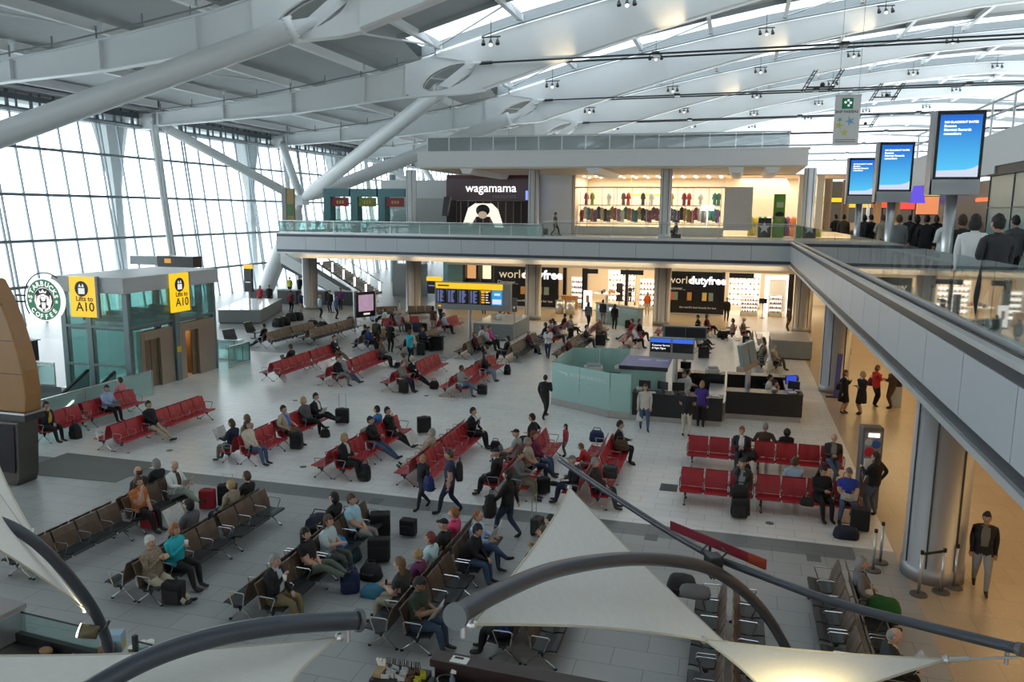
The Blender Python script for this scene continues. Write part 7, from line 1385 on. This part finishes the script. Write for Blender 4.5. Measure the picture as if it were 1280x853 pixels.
ring_text('STARBUCKS', .265, math.radians(168), math.radians(12), .135); ring_text('COFFEE', .365, math.radians(218), math.radians(322), .125, True)
for a in (185, 355): star(.31*math.cos(math.radians(a)), .31*math.sin(math.radians(a)), .04, -.02, sw, t)
# the emblem: a crowned long haired figure with raised twin tails
pm2 = sw
MB().prism([V((x, -.02, z)) for x, z in [(-.055, .10), (-.06, .04), (-.04, -.01), (0, -.03), (.04, -.01), (.06, .04), (.055, .10), (0, .115)]], (0, .006, 0)).build('emblem_face', pm2, t)
MB().prism([V((x, -.02, z)) for x, z in [(-.07, .125), (-.09, .18), (-.045, .15), (0, .205), (.045, .15), (.09, .18), (.07, .125), (0, .14)]], (0, .006, 0)).build('emblem_crown', pm2, t)
for s in (-1, 1):
    for k in range(3): MB().path([V((s*(.075+.02*k), -.018, .09-.01*k)), V((s*(.095+.025*k), -.018, .0)), V((s*(.08+.02*k), -.018, -.09-.015*k))], .009, 5).build('emblem_hair', pm2, t)
    MB().path([V((s*.03, -.018, -.20)), V((s*.13, -.018, -.15)), V((s*.185, -.018, -.02)), V((s*.17, -.018, .09))], [.02, .022, .018, .008], 6).build('emblem_tail', pm2, t)
MB().prism([V((x, -.02, z)) for x, z in [(-.05, -.05), (.05, -.05), (.035, -.17), (-.035, -.17)]], (0, .006, 0)).build('emblem_body', pm2, t)
for dx, dz in ((-.022, .06), (.022, .06)): MB().b2((dx-.012, -.024, dz), (dx+.012, -.02, dz+.012)).build('emblem_eye', ink, t)
MB().path([V(((R0+.10)*math.cos(a), .05, (R0+.10)*math.sin(a))) for a in [math.radians(55+q*10) for q in range(17)]], .014, 6).build('bracket_ring', dark_steel, t)
for z in (-.06, .06): MB().cyl((-.72, .05, z), (-R0-.08, .05, z), .018, n=8).build('bracket_arm', dark_steel, t)
# the kiosk counters
a, b = atz(547, 815, 1.12), atz(775, 858, 1.12); d = (b-a); Ln = d.length+.6; rz_ = math.atan2(d.y, d.x)
t = thing('coffee_counter', 'dark brown coffee bar front with a raised ledge at the bottom edge', 'counter', (a.x, a.y, 0), rz_); wg = M('wenge_bar', (.040, .022, .020), .4, var=.3, scale=8)
MB().b2((0, -.12, .0), (Ln, 0, 1.0)).build('body', wg, t); MB().b2((-.03, -.24, 1.0), (Ln, .05, 1.12)).build('ledge', wg, t); MB().b2((0, -1.0, .8), (Ln, -.24, .84)).build('worktop', M('bar_top', (.03, .025, .022), .3), t); MB().b2((.0, -1.0, 0), (Ln, -.9, .8)).build('back_panel', wg, t)
def on(tt, x, y, z): return V(tt.location)+Matrix.Rotation(tt.rotation_euler.z, 3, 'Z') @ V((x, y, z))
o = thing('menu_card', 'white folded card standing on the brown coffee bar ledge', 'card', on(t, .42, -.1, 1.12), rz_); MB().b2((-.14, -.1, 0), (.14, .08, .006)).build('page', M('paper', (.75, .75, .73), .7), o); MB().b2((-.1, .0, .006), (.05, .06, .007)).build('print', ink, o)
o = thing('spray_bottle', 'white spray bottle beside the condiment tray on the coffee bar', 'bottle', on(t, .42, -.42, .84), rz_); MB().lathe((0, 0, 0), [(.001, 0), (.045, 0), (.045, .14), (.018, .2), (.016, .24)], 12).build('body', M('bottle_blue', (.14, .16, .24), .3), o, True); MB().prism([V((-.03, -.012, .24)), V((.06, -.012, .24)), V((.06, -.012, .28)), V((-.01, -.012, .30))], (0, .024, 0)).build('trigger', shelf_w, o)
ct = thing('condiment_stand', 'condiment stand with wooden tray of sugar sticks at the bar end', 'stand', on(t, -.45, -.38, 0), rz_+.05); MB().b2((-.42, -.28, 0), (.42, .22, .84)).build('cabinet', M('stand_blue', (.05, .055, .09), .5), ct); MB().b2((-.42, -.28, .84), (.42, .22, .87)).build('tray', M('tray_black', (.02, .018, .016), .4), ct)
for i, (x, w_, c, nm) in enumerate(((-.33, .13, (.36, .24, .12), 'wood_block'), (-.16, .16, (.55, .55, .55), 'sugar_sachets'), (.03, .14, (.55, .53, .5), 'sweetener_sachets'), (.2, .1, (.13, .06, .03), 'brown_sachets'), (.34, .12, (.45, .42, .02), 'yellow_sachets'))):
    mb = MB(); r_ = random.Random(i)
    if nm == 'wood_block': mb.b2((x-w_/2, -.2, .87), (x+w_/2, .1, .93))
    else:
        for k in range(7): mb.box((x+r_.uniform(-.3, .3)*w_, -.18+k*.045, .90), (w_*.8, .012, .07), r_.uniform(-.3, .3))
    q = mb.build(nm, M('c_'+nm, c, .7), ct); q['kind'] = 'stuff' if nm != 'wood_block' else 'thing'
mb = MB(); r_ = random.Random(4)
for k in range(24): mb.cyl((-.3+k*.024, .16+r_.uniform(-.03, .03), .87), (-.3+k*.024+r_.uniform(-.02, .02), .18, 1.0), .006, n=5)
q = mb.build('stirrers', wg, ct); q['kind'] = 'stuff'
for k in range(3): o = tag(MB().path([V((0, 0, 0)), V((-.06+.03*k, 0, .17))], .022, 8).build('paper_straw', shelf_w), ('left', 'middle', 'right')[k]+' white paper roll sticking up from the condiment stand', 'straw'); o.location = on(ct, -.37+.03*k, .05, .87)
p0 = atz(640, 846, .84); o = thing('card_terminal', 'pale grey till tray on the coffee bar worktop', 'till', (p0.x, p0.y, .84), rz_); MB().b2((-.28, -.14, 0), (.28, .14, .08)).build('body', M('till_grey', (.28, .27, .26), .4), o); MB().b2((-.25, -.12, .08), (.25, .05, .085)).build('slot', ink, o)
p0 = atz(557, 851, .84); tag(MB().path([V((p0.x+.13*math.cos(a), p0.y+.13*math.sin(a), .86)) for a in [2*math.pi*q/20 for q in range(20)]], .012, 6, closed=True).build('wire_ring', alu), 'round wire ring lying near the spray bottle', 'ring')
# left part of the kiosk
a, b = atz(20, 787, 1.05), atz(165, 823, 1.05); d = b-a; rz2 = math.atan2(d.y, d.x)
t = thing('back_counter', 'black coffee bar counter with glass screen at the lower left', 'counter', (a.x, a.y, 0), rz2); Ln = d.length
MB().b2((-.6, -.1, 0), (Ln+.3, 0, 1.05)).build('body', black, t); MB().b2((-.6, -.7, .85), (Ln+1.4, -.1, .9)).build('worktop', M('bar_top', (.03, .025, .022), .3), t); MB().b2((-.6, -.7, 0), (Ln+1.4, -.62, .85)).build('back_panel', black, t)
MB().b2((-.6, .03, .2), (Ln*.72, .04, 1.35)).build('glass', glass('kiosk_glass', (.75, .86, .85), .08), t); MB().b2((Ln+.05, .03, .2), (Ln+1.5, .04, 1.32)).build('glass', glass('kiosk_glass', (.75, .86, .85), .08), t); MB().bar((-.6, .035, 1.36), (Ln*.72, .035, 1.36), .02, .02).build('glass_edge', dark_steel, t); MB().bar((Ln+.05, .035, 1.33), (Ln+1.5, .035, 1.33), .02, .02).build('glass_edge', dark_steel, t)
for x in (Ln+.05, Ln+1.5): MB().b2((x-.03, 0, 0), (x+.03, .07, 1.42)).build('glass_post', dark_steel, t)
def kp(px, py, z=.9): p = atz(px, py, z); return (p.x, p.y, z)
o = thing('milk_carton', 'pale blue drink carton box on the lower left counter', 'carton', kp(143, 812), .4); MB().b2((-.15, -.11, 0), (.15, .11, .3)).build('box', M('carton_blue', (.32, .46, .58), .5), o); MB().b2((-.155, -.115, .08), (.0, -.11, .2)).build('print', M('carton_pale', (.6, .62, .6), .5), o); MB().b2((.15, -.10, .02), (.155, .1, .16)).build('side_print', M('carton_yellow', (.5, .42, .16), .5), o)
o = tag(MB().cyl((0, 0, 0), (0, 0, .2), .13, .12, 14).build('biscuit_jar', M('jar_brown', (.19, .09, .03), .5, var=.3, scale=12)), 'brown biscuit jar in front of the blue carton', 'jar'); o.location = kp(134, 824)
for i, (x, y) in enumerate(((166, 824), (180, 822), (189, 821))):
    o = thing('paper_cup', 'stack of paper coffee cups, %s of three on the lower left counter' % ('leftmost', 'middle', 'rightmost')[i], 'cup', kp(x, y)); MB().cyl((0, 0, 0), (0, 0, .26-.06*(i == 0)), .05, .06, 12).build('body', shelf_w if i else M('cup_brown', (.10, .08, .05), .6), o, True); MB().cyl((0, 0, .1), (0, 0, .2), .056, .06, 12).build('sleeve', M('cup_print', (.5, .42, .38), .6), o) if i else None; MB().cyl((0, 0, .26-.06*(i == 0)), (0, 0, .28-.06*(i == 0)), .064, .05, 12).build('lid', shelf_w, o)
o = thing('magazine_rack', 'open grey folder lying on the lower left counter', 'folder', kp(108, 822), .25); MB().prism([V((-.28, -.2, 0)), V((.25, -.2, .0)), V((.3, .15, .06)), V((-.2, .15, .06))], (0, 0, .02)).build('cover', M('folder_grey', (.22, .24, .25), .4), o); MB().b2((-.1, -.05, .06), (.15, 0, .07)).build('print', ink, o)
o = thing('espresso_machine', 'steel coffee machine at the lower left corner', 'machine', kp(2, 800), rz2); MB().b2((-.4, -.25, 0), (.28, .25, .5)).build('body', alu, o, bevel=.02); MB().b2((-.42, -.27, .5), (.3, .27, .58)).build('top', M('machine_top', (.3, .28, .27), .4), o); MB().b2((-.3, -.28, .12), (.2, -.25, .34)).build('panel', black, o)
o = tag(MB().sph((0, 0, .06), (.12, .08, .06), 12, 8).build('bread_roll', M('crust', (.25, .15, .06), .7)), 'round bread roll on the dark lower left counter', 'food'); o.location = kp(58, 818)
lp = atd(108, 787, 10.75); t = thing('kiosk_spotlight', 'lit round spotlight clamped to the dark tube at lower left', 'spotlight', lp); MB().cyl((-.06, -.05, 0), (.13, .06, -.06), .10, .085, 16).build('housing', M('brass_housing', (.14, .12, .07), .4, .5), t, True); MB().cyl((-.075, -.058, .005), (-.062, -.051, .0), .092, n=16).build('lens', E('spot_face', (1, .96, .85), 6.), t); MB().path([V((.12, .05, -.05)), V((.22, .1, 0)), V((.27, .12, .1))], .02, 8).build('arm', dark_steel, t)
lamp('kiosk_glow', 'SPOT', lp+V((-.12, -.1, .02)), 60, (1, .82, .45), .05, aim=(-.3, .35, .6), spot=70)
t = thing('jacket', 'bright blue and yellow jacket thrown over bags on the walnut bench', 'jacket', atz(*cp('c5', 625, 400), .0)); q = soft_bag(V((0, 0, 0)), None, 'x x x x', (.03, .22, .55), (.5, .45, .62), strap=False)
for c_ in list(q.children): c_.parent = t; c_.name = 'cloth'
bpy.data.objects.remove(q); MB().sph((-.02, -.1, .6), (.16, .12, .1), 12, 8).build('hood', M('jacket_yellow', (.5, .45, .04), .8), t); MB().b2((.05, -.26, .1), (.2, -.22, .3)).build('cuff', M('jacket_yellow', (.5, .45, .04), .8), t)
t = thing('cap', 'red cap lying on the navy bag heap', 'cap', atz(*cp('c5', 603, 152), .62)); MB().sph((0, 0, .0), (.11, .1, .09), 12, 8).build('crown', M('cap_red', (.45, .02, .02), .8), t, True); MB().prism([V((.06, -.08, 0)), V((.2, -.06, -.01)), V((.2, .06, -.01)), V((.06, .08, 0))], (0, 0, .012)).build('peak', M('cap_red', (.45, .02, .02), .8), t)
print('SEAT MISSES', misses)
